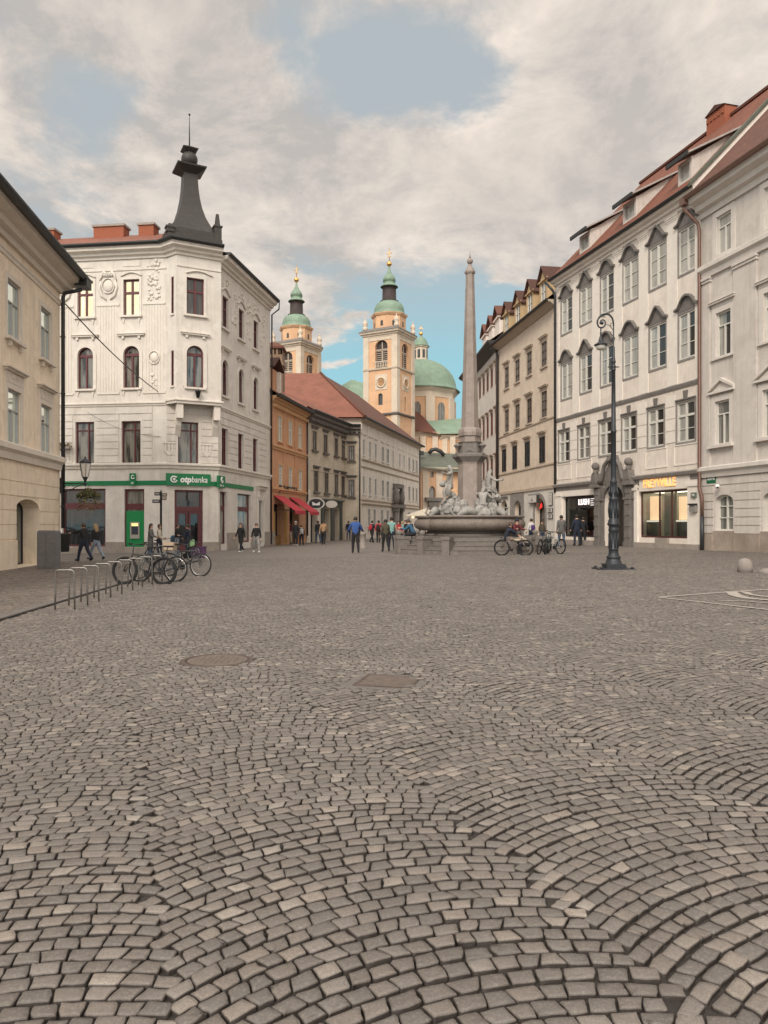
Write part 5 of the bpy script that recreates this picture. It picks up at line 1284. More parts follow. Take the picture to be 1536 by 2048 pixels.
# tall brick chimney behind
cb = at(549, 712, 70); root = thing('brick_chimney_stack', 'tall brown brick chimney stack with arched vents and a tiled cap', 'chimney', T3(cb.x, cb.y, 0))
mb = MB(); z0, z1 = at(549, 760, 70).z - 3, at(549, 697, 70).z; hw = .86; x, y = cb.x, cb.y
mb.box(x - hw, x + hw, y - hw, y + hw, 8, z1 - .75); mb.box(x - hw - .1, x + hw + .1, y - hw - .1, y + hw + .1, z0 + 4.2, z0 + 4.5)
for k in range(5):
    for s_ in (-1, 1): mb.box(x - hw + k * .37, x - hw + k * .37 + .22, y + s_ * (hw - .1) - .1, y + s_ * (hw - .1) + .1, z1 - .748, z1 - .2); mb.box(x + s_ * (hw - .1) - .1, x + s_ * (hw - .1) + .1, y - hw + k * .37, y - hw + k * .37 + .22, z1 - .747, z1 - .201)
mb.build('shaft', mat('brown_brick', (.22, .15, .10), .9, .25, 8, .4, 40), root)
mb = MB(); mb.loft([[(x - hw - .15, y - hw - .15, z1 - .2), (x + hw + .15, y - hw - .15, z1 - .2), (x + hw + .15, y + hw + .15, z1 - .2), (x - hw - .15, y + hw + .15, z1 - .2)], [(x - hw - .15, y - hw - .15, z1), (x + hw + .15, y - hw - .15, z1), (x + hw + .15, y + hw + .15, z1), (x - hw - .15, y + hw + .15, z1)], [(x - .3, y - .3, z1 + .5), (x + .3, y - .3, z1 + .5), (x + .3, y + .3, z1 + .5), (x - .3, y + .3, z1 + .5)]], 0, False); mb.build('cap', M_TILE3, root)

# ---------- grey-beige house with a projecting frontal side ----------
g0 = Vector((-6.88, 65.6)); g1 = Vector((-3.98, 75.6)); g2 = Vector((-2.42, 75.75))
fG, fG2 = Frame(g0, g1), Frame(g1, g2)
root = thing('beige_corner_house', 'weathered beige house with dark window frames and a deep bracketed cornice beside the orange house', 'building', fG.M)
u_ = rowset(fG, [(625, 632.5), (647, 654.5), (667.7, 676.5), (683.5, 689.5)], 647, 868, 905.5, w_=1.12, reveal=.12); l_ = rowset(fG, [(628, 636), (648.6, 656.7), (667.7, 677.2), (683.8, 688.2)], 650, 945, 986, w_=1.12, reveal=.12)
u2 = rowset(fG2, [(697, 709)], 703, 891, 922, reveal=.1); l2 = rowset(fG2, [(697, 709)], 703, 959, 994, reveal=.1)
zt = fG.z_of(626, 833); sh4 = [(.9, 2.6, -.8, 3.0, 0, .5), (4.3, 5.9, -.8, 3.0, 0, .5), (7.2, 8.6, -.8, 3.0, 0, .5)]
mb = MB(); mb.M = fG.M; wall(fG, 0, fG.L, -.8, zt + .3, u_ + l_ + sh4, 9, mb, back=False); mb.M = fG2.M; wall(fG2, 0, fG2.L, -.8, zt + .3, u2 + l2, 9, mb, back=False); mb.M = None
mb.face([(g2.x, g2.y, -.8), (g2.x + .5, g2.y + 4, -.8), (g2.x + .5, g2.y + 4, zt + .3), (g2.x, g2.y, zt + .3)]); mb.build('wall', M_GB, root)
gd = dict(frame=M_BRF, pane=P_MIX, trim=M_BUFFT, t=.13, transom=[.66], mull=[.5], mt=.09, surr=(.13, .04), sill=(.20, .16, .14), sillm=M_BRF, hood='ledge', hoodm=M_STONED)
for o in u_ + l_: window(root, fG, o, gd)
for o in u2 + l2: window(root, fG2, o, gd)
pth = [tuple(g0), tuple(g1), tuple(g2)]
mb = MB(); mb.sweep(pth, CORN(zt - .65, .75, .85)); mb.M = fG.M
for k in range(int(fG.L / .42)): mb.box(.15 + k * .42, .30 + k * .42, -.52, .01, zt - .55, zt - .28)
mb.M = fG2.M
for k in range(3): mb.box(.1 + k * .5, .26 + k * .5, -.52, .01, zt - .55, zt - .28)
mb.M = None; mb.build('cornice', M_STONED, root)
mb = MB(); mb.sweep(pth, [(.5, zt + .2), (.85, zt + .15), (.95, zt + .3), (.95, zt + .38), (.5, zt + .42)]); mb.build('gutter', M_TIN, root)
mb = MB(); ze = zt + .36; mb.M = fG.M; roof_slope(mb, [(0, -.8, ze), (fG.L + .4, -.8, ze), (fG.L - 1.5, 3.4, ze + 2.2), (0, 3.4, ze + 2.2)]); roof_slope(mb, [(fG.L + .4, -.8, ze), (fG.L + 2.2, 2.0, ze), (fG.L + .5, 4.6, ze + 1.6), (fG.L - 1.5, 3.4, ze + 2.2)]); mb.face([(0, 0, ze), (0, 3.4, ze + 2.1), (0, 7, ze)], 1); mb.M = None; mb.build('roof', [M_TILE3, M_GB], root)
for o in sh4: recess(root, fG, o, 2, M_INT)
mb = MB(); mb.box(3.4, 9.3, -.14, .01, 3.15, 3.75); mb.box(3.3, 9.4, -.3, .01, 3.752, 3.9); mb.box(3.5, 4.2, -.12, .01, -.8, 3.14); mb.box(6.1, 7.0, -.12, .01, -.8, 3.14); mb.box(8.7, 9.3, -.12, .01, -.8, 3.14); mb.build('shopfront', mat('dark_green_shopfront', (.065, .068, .055), .7, .3, 4), root, fG.M)
mb = MB(); mb.box(.05, .85, -.06, .01, -.8, 4.6); mb.box(2.62, 3.3, -.06, .01, -.8, 3.4); mb.build('render_patch', M_WGREY, root, fG.M)
downpipe(root, fG2, fG2.L - .08, .4, zt - .7, M_PIPE_D, .12, .07)

# ---------- long whitish seminary building with its big tiled roof ----------
w0 = Vector((-2.36, 76.0)); dW = Vector((.264, 1)).normalized(); w1 = w0 + dW * 28.6
fW = Frame(w0, w1)
root = thing('long_white_building', 'long pale building with narrow windows and a huge red tiled hipped roof', 'building', fW.M)
zt = fW.z_of(735, 846); zw0, zw1 = fW.z_of(840, 0) if False else 0, 0
def wrow(pm, t, b, xs, w_=.95): z1, z0 = fW.z_of(pm, t), fW.z_of(pm, b); return [(fW.s_of(x) - w_ / 2, fW.s_of(x) + w_ / 2, z0, z1, 0, .1) for x in xs]
lowp = [726, 738.8, 750.2, 765.5, 775.5, 787, 798.5, 806.7, 818.5, 826.4, 833]
wl = wrow(738.8, 955, 990, lowp, 1.15); wu = wrow(727, 879, 911, lowp, 1.15)
wg = wrow(738, 1018, 1052, [738, 749, 764, 775, 800, 818], 1.0)
wall(fW, 0, fW.L, -.8, zt + .2, wl + wu + wg, 12).build('wall', M_WGREY, root, fW.M)
ww = dict(frame=M_GRF, pane=P_CURT, trim=M_WTRIM, t=.1, mull=[.5], transom=[.6], surr=(.14, .04), sill=(.1, .1, .1)); wwu = dict(ww, pane=pane_mat('pale_blind_pane', (.42, .37, .32), 0, (.46, .41, .36), .3))
for o in wl: window(root, fW, o, dict(ww, hood='ledge') if False else ww)
for o in wu: window(root, fW, o, wwu)
for o in wg: window(root, fW, o, dict(frame=M_BRF, pane=P_DULL, trim=M_WTRIM, t=.1, mull=[.5], surr=(.1, .03)) if False else ww)
mb = MB(); mb.sweep([(0, 0), (fW.L, 0)], CORN(zt - .25, .55, .5))
for z, o in ((wu[0][2] - .45, .16), (wl[0][3] + .95, .12), (wl[0][2] - .6, .12), (fW.z_of(722, 1007), .2)): mb.sweep([(0, 0), (fW.L, 0)], BANDP(z - .12, o, .22))
mb.build('string_course', M_BUFFT, root, fW.M)
mb = MB()
for k in range(13): x = fW.L * (k + .02) / 12.6; mb.box(x, x + .5, -.06, .01, wu[0][2] - .3, zt - .3); mb.box(x, x + .5, -.06, .01, wl[0][2] - .35, wl[0][3] + .8)
for o in wu: 
    mb.box(o[0] - .35, o[1] + .35, -.10, .01, o[3] + .5, o[3] + .68)
mb.build('pilaster', M_WTRIM, root, fW.M)
mb = MB(); ze = zt + .22; hr = 7.6; dr = 8.5
ap = fW.W(8.6, -dr, 0); apz = fW.z_of(735, 0) if False else (CH + (HY - 746) / F * ap.y)
E0 = fW.W(-.5, .6, 0); E1 = fW.W(fW.L + .5, .6, 0)
apx = at(641, 746, ap.y); R1_ = fW.W(fW.L - 6, -dr, 0)
# pick the apex over the building so that hip, wing ridge and street ridge meet
A_ = Vector((apx.x, apx.y, apx.z)); Bq = A_ + Vector((dW.x, dW.y, 0)) * 15; L0 = A_ + Vector((-16, .6, 0)); El = Vector((E0.x - 16, E0.y + 1.2, ze))
roof_slope(mb, [El, (E0.x, E0.y, ze), A_, L0]); e_r = Vector((E1.x, E1.y, ze))
roof_slope(mb, [(E0.x, E0.y, ze), e_r, Bq, A_]); back = e_r + Vector((-12, 5, 0)); roof_slope(mb, [e_r, back, Bq, Bq]) if False else mb.face([e_r, back, Bq], 1)
mb.face([El, L0, L0 + Vector((0, 12, -9))], 1); mb.face([L0, A_, Bq, back, L0 + Vector((0, 12, -9))], 0)
mb.face([(El.x, El.y, -1), (E0.x - .4, E0.y + .7, -1), (E0.x - .4, E0.y + .7, ze), (El.x, El.y, ze)], 2); mb.tube([A_ + Vector((0, 0, .05)), Vector((E0.x, E0.y, ze + .06))], .16, 6, 0); rW = mb.build('roof', [M_TILE3, M_TILE2, M_WGREY], root)
rW.data.polygons[1].material_index = 1
mb = MB(); mb.sweep([(-.4, 0), (fW.L + .5, 0)], [(.5, ze - .12), (.68, ze - .14), (.74, ze), (.74, ze + .06), (.5, ze + .06)]); mb.build('gutter', M_TIN, root, fW.M)
pl = fW.s_of(790); mb = MB()
for q in (-1, 1): mb.tube([(pl + q * 1.3, -.5, -.5), (pl + q * 1.3, -.5, 3.1)], [.28, .24], 10); mb.box(pl + q * 1.3 - .35, pl + q * 1.3 + .35, -.85, .01, 3.1, 3.5); mb.lathe([(.3, 0), (.45, .8), (.3, 1.6), (.15, 2.0)], 8, (pl + q * 1.3, -.5, 3.9))
mb.box(pl - 1.9, pl + 1.9, -.9, .01, 3.502, 3.9); mb.box(pl - .9, pl + .9, -.06, .01, -.5, 3.1); mb.box(pl - 1.3, pl + 1.3, -.8, .01, 5.9, 6.4); mb.build('portal', M_STONED, root, fW.M)
downpipe(root, fW, fW.L - .1, .4, zt - .3, M_PIPE_D, .12, .08)

# ---------- cathedral ----------
M_CATH = mat('cathedral_ochre', (.66, .405, .24), .9, .12, .8, .3, 14, grime=.28, streak=.28); M_CATS = mat('cathedral_pale_stone', (.62, .52, .41), .9, .12, 1, .3, 16, grime=.3)
M_GOLD = mat('gilding', (.85, .48, .15), .3, .1, metal=.9); M_LANT = mat('brown_lantern', (.045, .03, .026), .7, .3, 3)
root = thing('cathedral', 'ochre cathedral with two clock towers, green copper caps and a green dome', 'church', T3(2, 113, 0))
PHI = R(29)
def cath_tower(cx, cy, S=1.0, cut=0):
    M = T3(cx, cy, 0) @ RZ(-PHI); a = 5.75; z1, z2, z3 = 18.5, 25.5, 31.3
    # local: corner nearest the camera at the origin, front face runs to -x, side face runs to +y
    b = MB(); 
    fr = [(-a, 0, z) for z in (0,)]
    opf = [(-a * .66, -a * .28, z2 + .1, 30.0, .95, .5), (-a * .57, -a * .43, 20.0, 21.8, .3, .3)]
    wall(None, -a, 0, 3, z3, opf, a, b, back=False)
    b.M = RZ(R(90)); ops = [(a * .30, a * .68, z2 + .1, 29.7, .95, .5), (a * .46, a * .54, 19.2, 21.4, 0, .3)]; wall(None, 0, a, 3, z3, ops, a, b, back=False); b.M = None
    b.face([(-a, 0, 3), (-a, 0, z3), (-a, a, z3), (-a, a, 3)]); b.face([(-a, a, 3), (-a, a, z3), (0, a, z3), (0, a, 3)])
    t = b.build('tower', M_CATH, root, M)
    b = MB()
    for z0_, z1_ in ((3, z1 - .2), (z1 + .25, z2 - .1), (z2 + .25, z3 - .75)):
        for x0, x1 in ((-a - .12, -a + .85), (-.85, .12)): b.box(x0, x1, -.14, .01, z0_, z1_)
        b.box(-.01, .14, -.139, .85, z0_, z1_); b.box(-.01, .14, a - .85, a + .12, z0_, z1_)
    b.box(-a + .86, -.86, -.08, .01, z3 - 1.3, z3 - .78); b.box(-.01, .08, .86, a - .86, z3 - 1.3, z3 - .78)
    pth = [(-a, a), (-a, 0), (0, 0), (0, a)]
    b.sweep(pth, CORN(z3 - .75, .62, .8)); b.sweep(pth, [(-.02, z2 - .08), (.2, z2 - .05), (.26, z2 + .12), (.26, z2 + .2), (-.02, z2 + .24)])
    for x in [-a * .66 + .12 + k * .29 for k in range(8)]: b.lathe([(.07, 0), (.10, .3), (.05, .6), (.07, .9)], 6, (x, -.1, z2 + .2))
    b.box(-a * .66 - .05, -a * .28 + .05, -.2, .0, z2 + 1.1, z2 + 1.25)
    b.build('quoins', M_CATS, t, M)
    b = MB(); b.sweep(pth, [(-.02, z1 - .2), (.35, z1 - .1), (.42, z1 + .1), (.1, z1 + .22), (-.02, z1 + .22)]); b.sweep(pth, [(-.1, z3 + .05), (.68, z3 + .05), (.68, z3 + .14), (-.1, z3 + .7)]); b.build('ledge', M_STONED, t, M)
    for (ax, mm) in ((None, M), (1, M @ RZ(R(90)))):
        o = opf[0] if ax is None else ops[0]; x0, x1, zz0, zz1 = o[:4]; b = MB(); xm = (x0 + x1) / 2
        b.box(x0, x1, .42, .5, zz0, zz1); b.build('louvre', M_LANT, t, mm)
        b = MB(); b.box(xm - .09, xm + .09, .30, .419, zz0, zz1 - .2); b.box(x0, x1, .30, .418, zz1 - 1.5, zz1 - 1.3)
        for q in range(9): b.box(x0, x1, .36, .417, zz0 + .2 + q * .32, zz0 + .28 + q * .32)
        b.build('belfry_shutter', M_BUFFT, t, mm)
        o = opf[1] if ax is None else ops[1]; b = MB(); b.face([(o[0], .28, o[2]), (o[1], .28, o[2]), (o[1], .28, o[3]), (o[0], .28, o[3])]); b.build('slit_window', P_DARK, t, mm)
        xm = -a * .47 if ax is None else a * .5; zc = 23.5
        if not cut:
            b = MB(); b.box(xm - 1.05, xm + 1.05, -.06, -.002, zc - 1.15, zc + 1.2); b.M = T3(xm, -.09, zc) @ Matrix.Rotation(R(90), 4, 'X'); b.lathe([(.62, -.02), (.62, .09), (.86, .09), (.86, -.02)], 28); b.M = None; ck = b.build('clock', M_CATS, t, mm)
            b = MB(); b.M = T3(xm, -.10, zc) @ Matrix.Rotation(R(90), 4, 'X'); b.lathe([(.62, .0), (.001, .0)], 24, smooth=False); b.M = None; b.build('clock_face', M_CATH, ck, mm)
            b = MB()
            for k in range(12): th = k * math.pi / 6; b.M = T3(xm, -.19, zc) @ Matrix.Rotation(th, 4, 'Y'); b.box(-.035, .035, -.015, .01, .66, .82)
            for th, l in ((R(8), .6), (R(185), .42)): b.M = T3(xm, -.16, zc) @ Matrix.Rotation(th, 4, 'Y'); b.box(-.04, .04, -.015, .01, -.1, l)
            b.M = None; b.build('clock_hands', M_GOLD, ck, mm)
    cxm, cym = -a / 2, a / 2
    def octa(r_, z): return [(cxm + r_ * math.cos(R(22.5) + k * math.pi / 4), cym + r_ * math.sin(R(22.5) + k * math.pi / 4), z) for k in range(8)]
    b = MB(); b.loft([octa(2.62, z3), octa(2.62, z3 + 3.0)], 0, False); b.loft([octa(2.75, z3 + 2.75), octa(2.95, z3 + 3.05), octa(2.95, z3 + 3.15)], 0, False); oc = b.build('octagon', M_CATH, t, M)
    b = MB()
    for k in range(8):
        th = k * math.pi / 4; b.M = T3(cxm, cym, 0) @ RZ(th) @ T3(2.62 * math.cos(R(22.5)), 0, 0) @ RZ(R(90)); b.prism([(-.22, z3 + 1.1), (.22, z3 + 1.1), (.22, z3 + 1.75), (.12, z3 + 1.95), (-.12, z3 + 1.95), (-.22, z3 + 1.75)], -.03, .02)
    b.M = None; b.build('octagon_window', P_DARK, oc, M)
    b = MB(); c_ = (cxm, cym, z3)
    b.lathe([(2.75, 3.15), (2.65, 3.3), (2.35, 3.55), (2.38, 3.9), (2.30, 4.4), (2.0, 4.95), (1.5, 5.25), (1.38, 5.35)], 24, c_); cap = b.build('copper_cap', M_COPPER, t, M)
    b = MB(); b.lathe([(1.48, 5.3), (1.48, 5.45), (1.12, 5.47), (1.08, 7.0), (1.05, 7.55), (1.3, 7.6), (1.3, 7.75)], 12, c_); b.build('lantern', M_LANT, cap, M)
    b = MB(); b.lathe([(1.42, 7.7), (1.30, 7.85), (.95, 8.15), (.88, 8.5), (1.02, 8.6), (1.0, 8.95), (.80, 9.35), (.45, 9.8), (.22, 10.3), (.12, 11.0), (.05, 11.2)], 20, c_); b.build('upper_cap', M_COPPER, cap, M)
    b = MB(); b.sphere((cxm, cym, z3 + 11.4), .42, 14, 10); b.tube([(cxm, cym, z3 + 11.7), (cxm, cym, z3 + 13.9)], .06, 6); b.box(cxm - .5, cxm + .5, cym - .05, cym + .05, z3 + 13.0, z3 + 13.12); b.box(cxm - .3, cxm + .3, cym - .05, cym + .05, z3 + 12.5, z3 + 12.6); b.build('cross', M_GOLD, cap, M)
    b = MB()
    for q in ((-a + .1, .1), (-.1, .1), (-.1, a - .1), (-a + .1, a - .1)): b.lathe([(.4, 0), (.4, .5), (.22, .6), (.42, .95), (.42, 1.2), (.15, 1.6), (.08, 1.75), (.16, 1.9), (.02, 2.05)], 8, (*q, z3 + .5))
    b.build('urn', M_CATS, t, M)
cath_tower(1.95, 113.0); cath_tower((601 - 768) / F * 120.6, 120.6)
# nave, drum and dome
b = MB(); D = 135.; dc = Vector(((842 - 768) / F * D, D)); rd = 6.35
def octd(r_, z): return [(dc.x + r_ * math.cos(R(12) + k * math.pi / 4), dc.y + r_ * math.sin(R(12) + k * math.pi / 4), z) for k in range(8)]
zd0, zd1 = 16.0, CH + (HY - 786) / F * D
b.loft([octd(rd, zd0), octd(rd, zd1)], 0, False); dr_ = b.build('drum', M_CATH, root)
b = MB(); b.loft([octd(rd + .1, zd1 - 1.6), octd(rd + .1, zd1 - .7), octd(rd + .5, zd1 - .3), octd(rd + .7, zd1 + .02)], 0, False)
for k in range(8):
    th = R(12) + k * math.pi / 4; b.M = T3(dc.x, dc.y, 0) @ RZ(th) @ T3(rd, 0, 0); b.box(-.3, .08, -.8, .8, zd0, zd1 - 1.6)
b.M = None; b.build('drum_cornice', M_CATS, dr_)
b = MB(); ap_ = rd * math.cos(math.pi / 8)
for k in range(8):
    th = R(12 + 22.5) + k * math.pi / 4; b.M = T3(dc.x, dc.y, 0) @ RZ(th) @ T3(ap_, 0, 0) @ RZ(R(90)); b.prism([(-.75, 19.2), (.75, 19.2), (.75, 22.3), (.5, 22.85), (0, 23.05), (-.5, 22.85), (-.75, 22.3)], -.06, .02)
b.M = None; b.build('drum_window', P_DULL, dr_)
b = MB(); Rz = CH + (HY - 722) / F * D - zd1; b.lathe([(rd + .75, 0), (rd + .3, .4)] + [((rd + .1) * math.cos(t_), .4 + (Rz - .2) * math.sin(t_)) for t_ in [R(q) for q in (4, 14, 26, 38, 50, 62, 72, 80)]], 32, (dc.x, dc.y, zd1)); dm = b.build('dome', M_COPPER, root)
b = MB(); zl_ = zd1 + Rz - .3; b.lathe([(1.25, 0), (1.25, 2.6), (1.5, 2.7), (1.5, 2.9)], 8, (dc.x, dc.y, zl_), 0, False); b.build('lantern', M_CATS, dm)
b = MB()
for k in range(8): b.M = T3(dc.x, dc.y, zl_) @ RZ(R(22.5) + k * math.pi / 4) @ T3(1.16, 0, 0) @ RZ(R(90)); b.box(-.25, .25, -.04, .02, .7, 2.2)
b.M = None; b.build('lantern_window', P_DARK, dm)
b = MB(); b.lathe([(1.6, 2.9), (1.3, 3.1), (1.25, 3.5), (.9, 4.2), (.4, 4.6), (.1, 5.0)], 16, (dc.x, dc.y, zl_)); b.build('lantern_cap', M_COPPER, dm)
b = MB(); b.sphere((dc.x, dc.y, zl_ + 5.3), .35, 10, 8); b.tube([(dc.x, dc.y, zl_ + 5.5), (dc.x, dc.y, zl_ + 6.9)], .06); b.box(dc.x - .4, dc.x + .4, dc.y - .04, dc.y + .04, zl_ + 6.2, zl_ + 6.3); b.build('cross', M_GOLD, dm)
# transept block right of the tower: red and copper roofs over an ochre wall
def P(px, py, Y): return at(px, py, Y)
b = MB(); wl_ = [P(826, 862, 122), P(880, 868, 122), P(960, 866, 124), P(990, 862, 132)]
for p, q in zip(wl_, wl_[1:]): b.face([(p.x, p.y, 0), (q.x, q.y, 0), tuple(q), tuple(p)])
b.build('transept_wall', M_CATH, root)
b = MB()
for px_q in (832, 846, 870, 889, 905, 925): p = P(px_q, 0, 121.9 if px_q < 880 else 122.4); b.box(p.x - .45, p.x + .45, p.y - .3, p.y + .2, 3, 16.0)
for p, q in zip(wl_, wl_[1:]): b.sweep([(p.x, p.y), (q.x, q.y)], CORN(p.z - .9, .5, .7))
b.build('pilaster', M_CATS, root)
b = MB(); p = P(866, 0, 121.8); b.box(p.x - .7, p.x + .7, p.y - .25, p.y, 8.5, 12.5); b.build('niche_window', P_DULL, root)
b = MB(); a1_, a2_, a3_, a4_ = P(824, 858, 121), P(875, 868, 121), P(851, 838, 127), P(826, 814, 131)
b.face([a1_, a2_, a3_, a4_]); b.build('transept_roof', M_TILE, root)
b = MB(); b.face([P(875, 868, 121), P(960, 866, 123), P(930, 836, 131), P(858, 842, 128)]); b.face([P(858, 842, 128), P(878, 869, 120.9), P(850, 838, 127.2)]); b.face([P(960, 866, 123), P(992, 862, 132), P(930, 836, 131)]); b.build('copper_roof', M_COPPER, root)
b = MB(); b.face([P(690, 800, 128), P(735, 812, 128), P(735, 768, 134), P(704, 759, 134)]); b.face([P(735, 812, 128), P(750, 800, 134), P(735, 768, 134)]); b.face([P(690, 800, 128), P(704, 759, 134), P(684, 770, 138)]); b.build('choir_roof', M_COPPER, root)
b = MB(); n0, n1 = P(560, 900, 126), P(830, 900, 126); b.box(-14, 4, 126, 140, 0, 17.5); b.face([(-14, 125, 17.4), (4, 125, 17.4), (4, 133, 22.5), (-14, 133, 22.5)], 1); b.build('nave', [M_CATH, M_TILE], root)
# lower sacristy in front: dark copper roof, ochre wall with arched windows
Y0 = 106.5; b = MB(); l, r_ = P(838, 0, Y0), P(935, 0, Y0); fS_ = Frame((l.x, l.y), (r_.x + 3, r_.y + 3.5)); zt = P(850, 934, Y0).z
so = [(fS_.s_of(858), fS_.s_of(871), fS_.z_of(865, 995), fS_.z_of(865, 972), .9, .4), (fS_.s_of(838.5), fS_.s_of(844), fS_.z_of(841, 995), fS_.z_of(841, 972), .7, .4), (fS_.s_of(861), fS_.s_of(868), fS_.z_of(865, 955), fS_.z_of(865, 943), .5, .3)]
so = [o for o in so if o[0] > .05]
wall(fS_, 0, fS_.L, -1, zt, so, 8, b); sac = b.build('sacristy', M_CATH, root, fS_.M)
b = MB()
for o in so: b.face([(o[0], o[5] - .03, o[2]), (o[1], o[5] - .03, o[2]), (o[1], o[5] - .03, o[3]), (o[0], o[5] - .03, o[3])])
b.build('sacristy_pane', P_DULL, sac, fS_.M)
b = MB(); b.sweep([(0, 0), (fS_.L, 0)], CORN(zt - .6, .5, .6))
for px_q in (851, 878): x = fS_.s_of(px_q); b.box(x - .5, x + .5, -.15, .01, -1, zt - .6)
b.build('pilaster', M_CATS, sac, fS_.M)
b = MB(); x = fS_.s_of(865); b.box(x - .8, x + .8, -.6, .01, 4.0, 4.9); b.box(x - 1.3, x + 1.3, -.8, .01, 4.902, 5.4); b.box(x - .55, x + .55, -.1, .01, -1, 3.9); b.build('side_portal', M_STONED, sac, fS_.M)
b = MB(); b.face([P(836, 934, Y0 - .8), P(960, 950, Y0 + 2), P(918, 938 - 30, Y0 + 7), P(836, 903, Y0 + 7)]); b.build('sacristy_roof', M_COPPD, sac)
b = MB(); p = P(871, 903, Y0 + 5); b.M = T3(p.x, p.y, p.z); b.tube([(-1.0, 0, -.3), (-.6, 0, .2), (0, 0, .35), (.8, 0, .0), (1.3, 0, -.6)], .3, 6); b.M = None; p = P(842, 906, Y0 + 3); b.M = T3(p.x, p.y, p.z); b.box(-.6, .4, -.4, .4, -.3, .25); b.M = None; b.build('roof_ridge', M_TIN, sac)
# ================= PEOPLE =================
SKINM = mat('skin', (.50, .30, .215), .55, .08, 20)
EYEM = mat('eye_dark', (.02, .015, .012), .3, 0); LIPM = mat('lips', (.36, .14, .12), .5, 0)
CLOTH = {}
def cloth(name, col): 
    if name not in CLOTH: CLOTH[name] = mat(name + '_cloth', col, .9, .22, 9, .35, 60)
    return CLOTH[name]
BLACK = cloth('black', (.014, .014, .016)); NAVY = cloth('navy', (.016, .022, .04)); DENIM = cloth('denim', (.05, .075, .125)); LDENIM = cloth('pale_denim', (.22, .26, .32))
GREYC = cloth('grey', (.12, .115, .11)); LGREY = cloth('light_grey', (.30, .29, .28)); BLUE = cloth('blue', (.035, .085, .26)); RED = cloth('red', (.38, .03, .04)); MAROON = cloth('maroon', (.11, .018, .022))
TAN = cloth('tan', (.34, .21, .115)); BEIGE = cloth('beige', (.46, .38, .28)); MINT = cloth('mint', (.20, .36, .33)); OLIVE = cloth('olive', (.075, .062, .04)); WHITEC = cloth('white', (.62, .60, .57)); TEAL = cloth('teal_blue', (.04, .11, .19))
SHOE = cloth('dark_shoe', (.02, .018, .017)); WSHOE = cloth('white_shoe', (.65, .63, .60)); PURPLE = cloth('purple', (.08, .035, .14)); CREAMC = cloth('cream', (.50, .44, .35))
HAIRS = {k: mat(k + '_hair', c, .5, .35, 30, .4, 90) for k, c in (('dark', (.018, .012, .009)), ('brown', (.055, .03, .018)), ('blond', (.36, .235, .115)), ('grey', (.22, .21, .20)))}
def limb_dir(side, fwd, ab): return Vector((side * math.sin(R(ab)), math.sin(R(fwd)) * math.cos(R(ab)), -math.cos(R(fwd)) * math.cos(R(ab))))
def rotx(v, a): return Matrix.Rotation(-R(a), 3, 'X') @ v
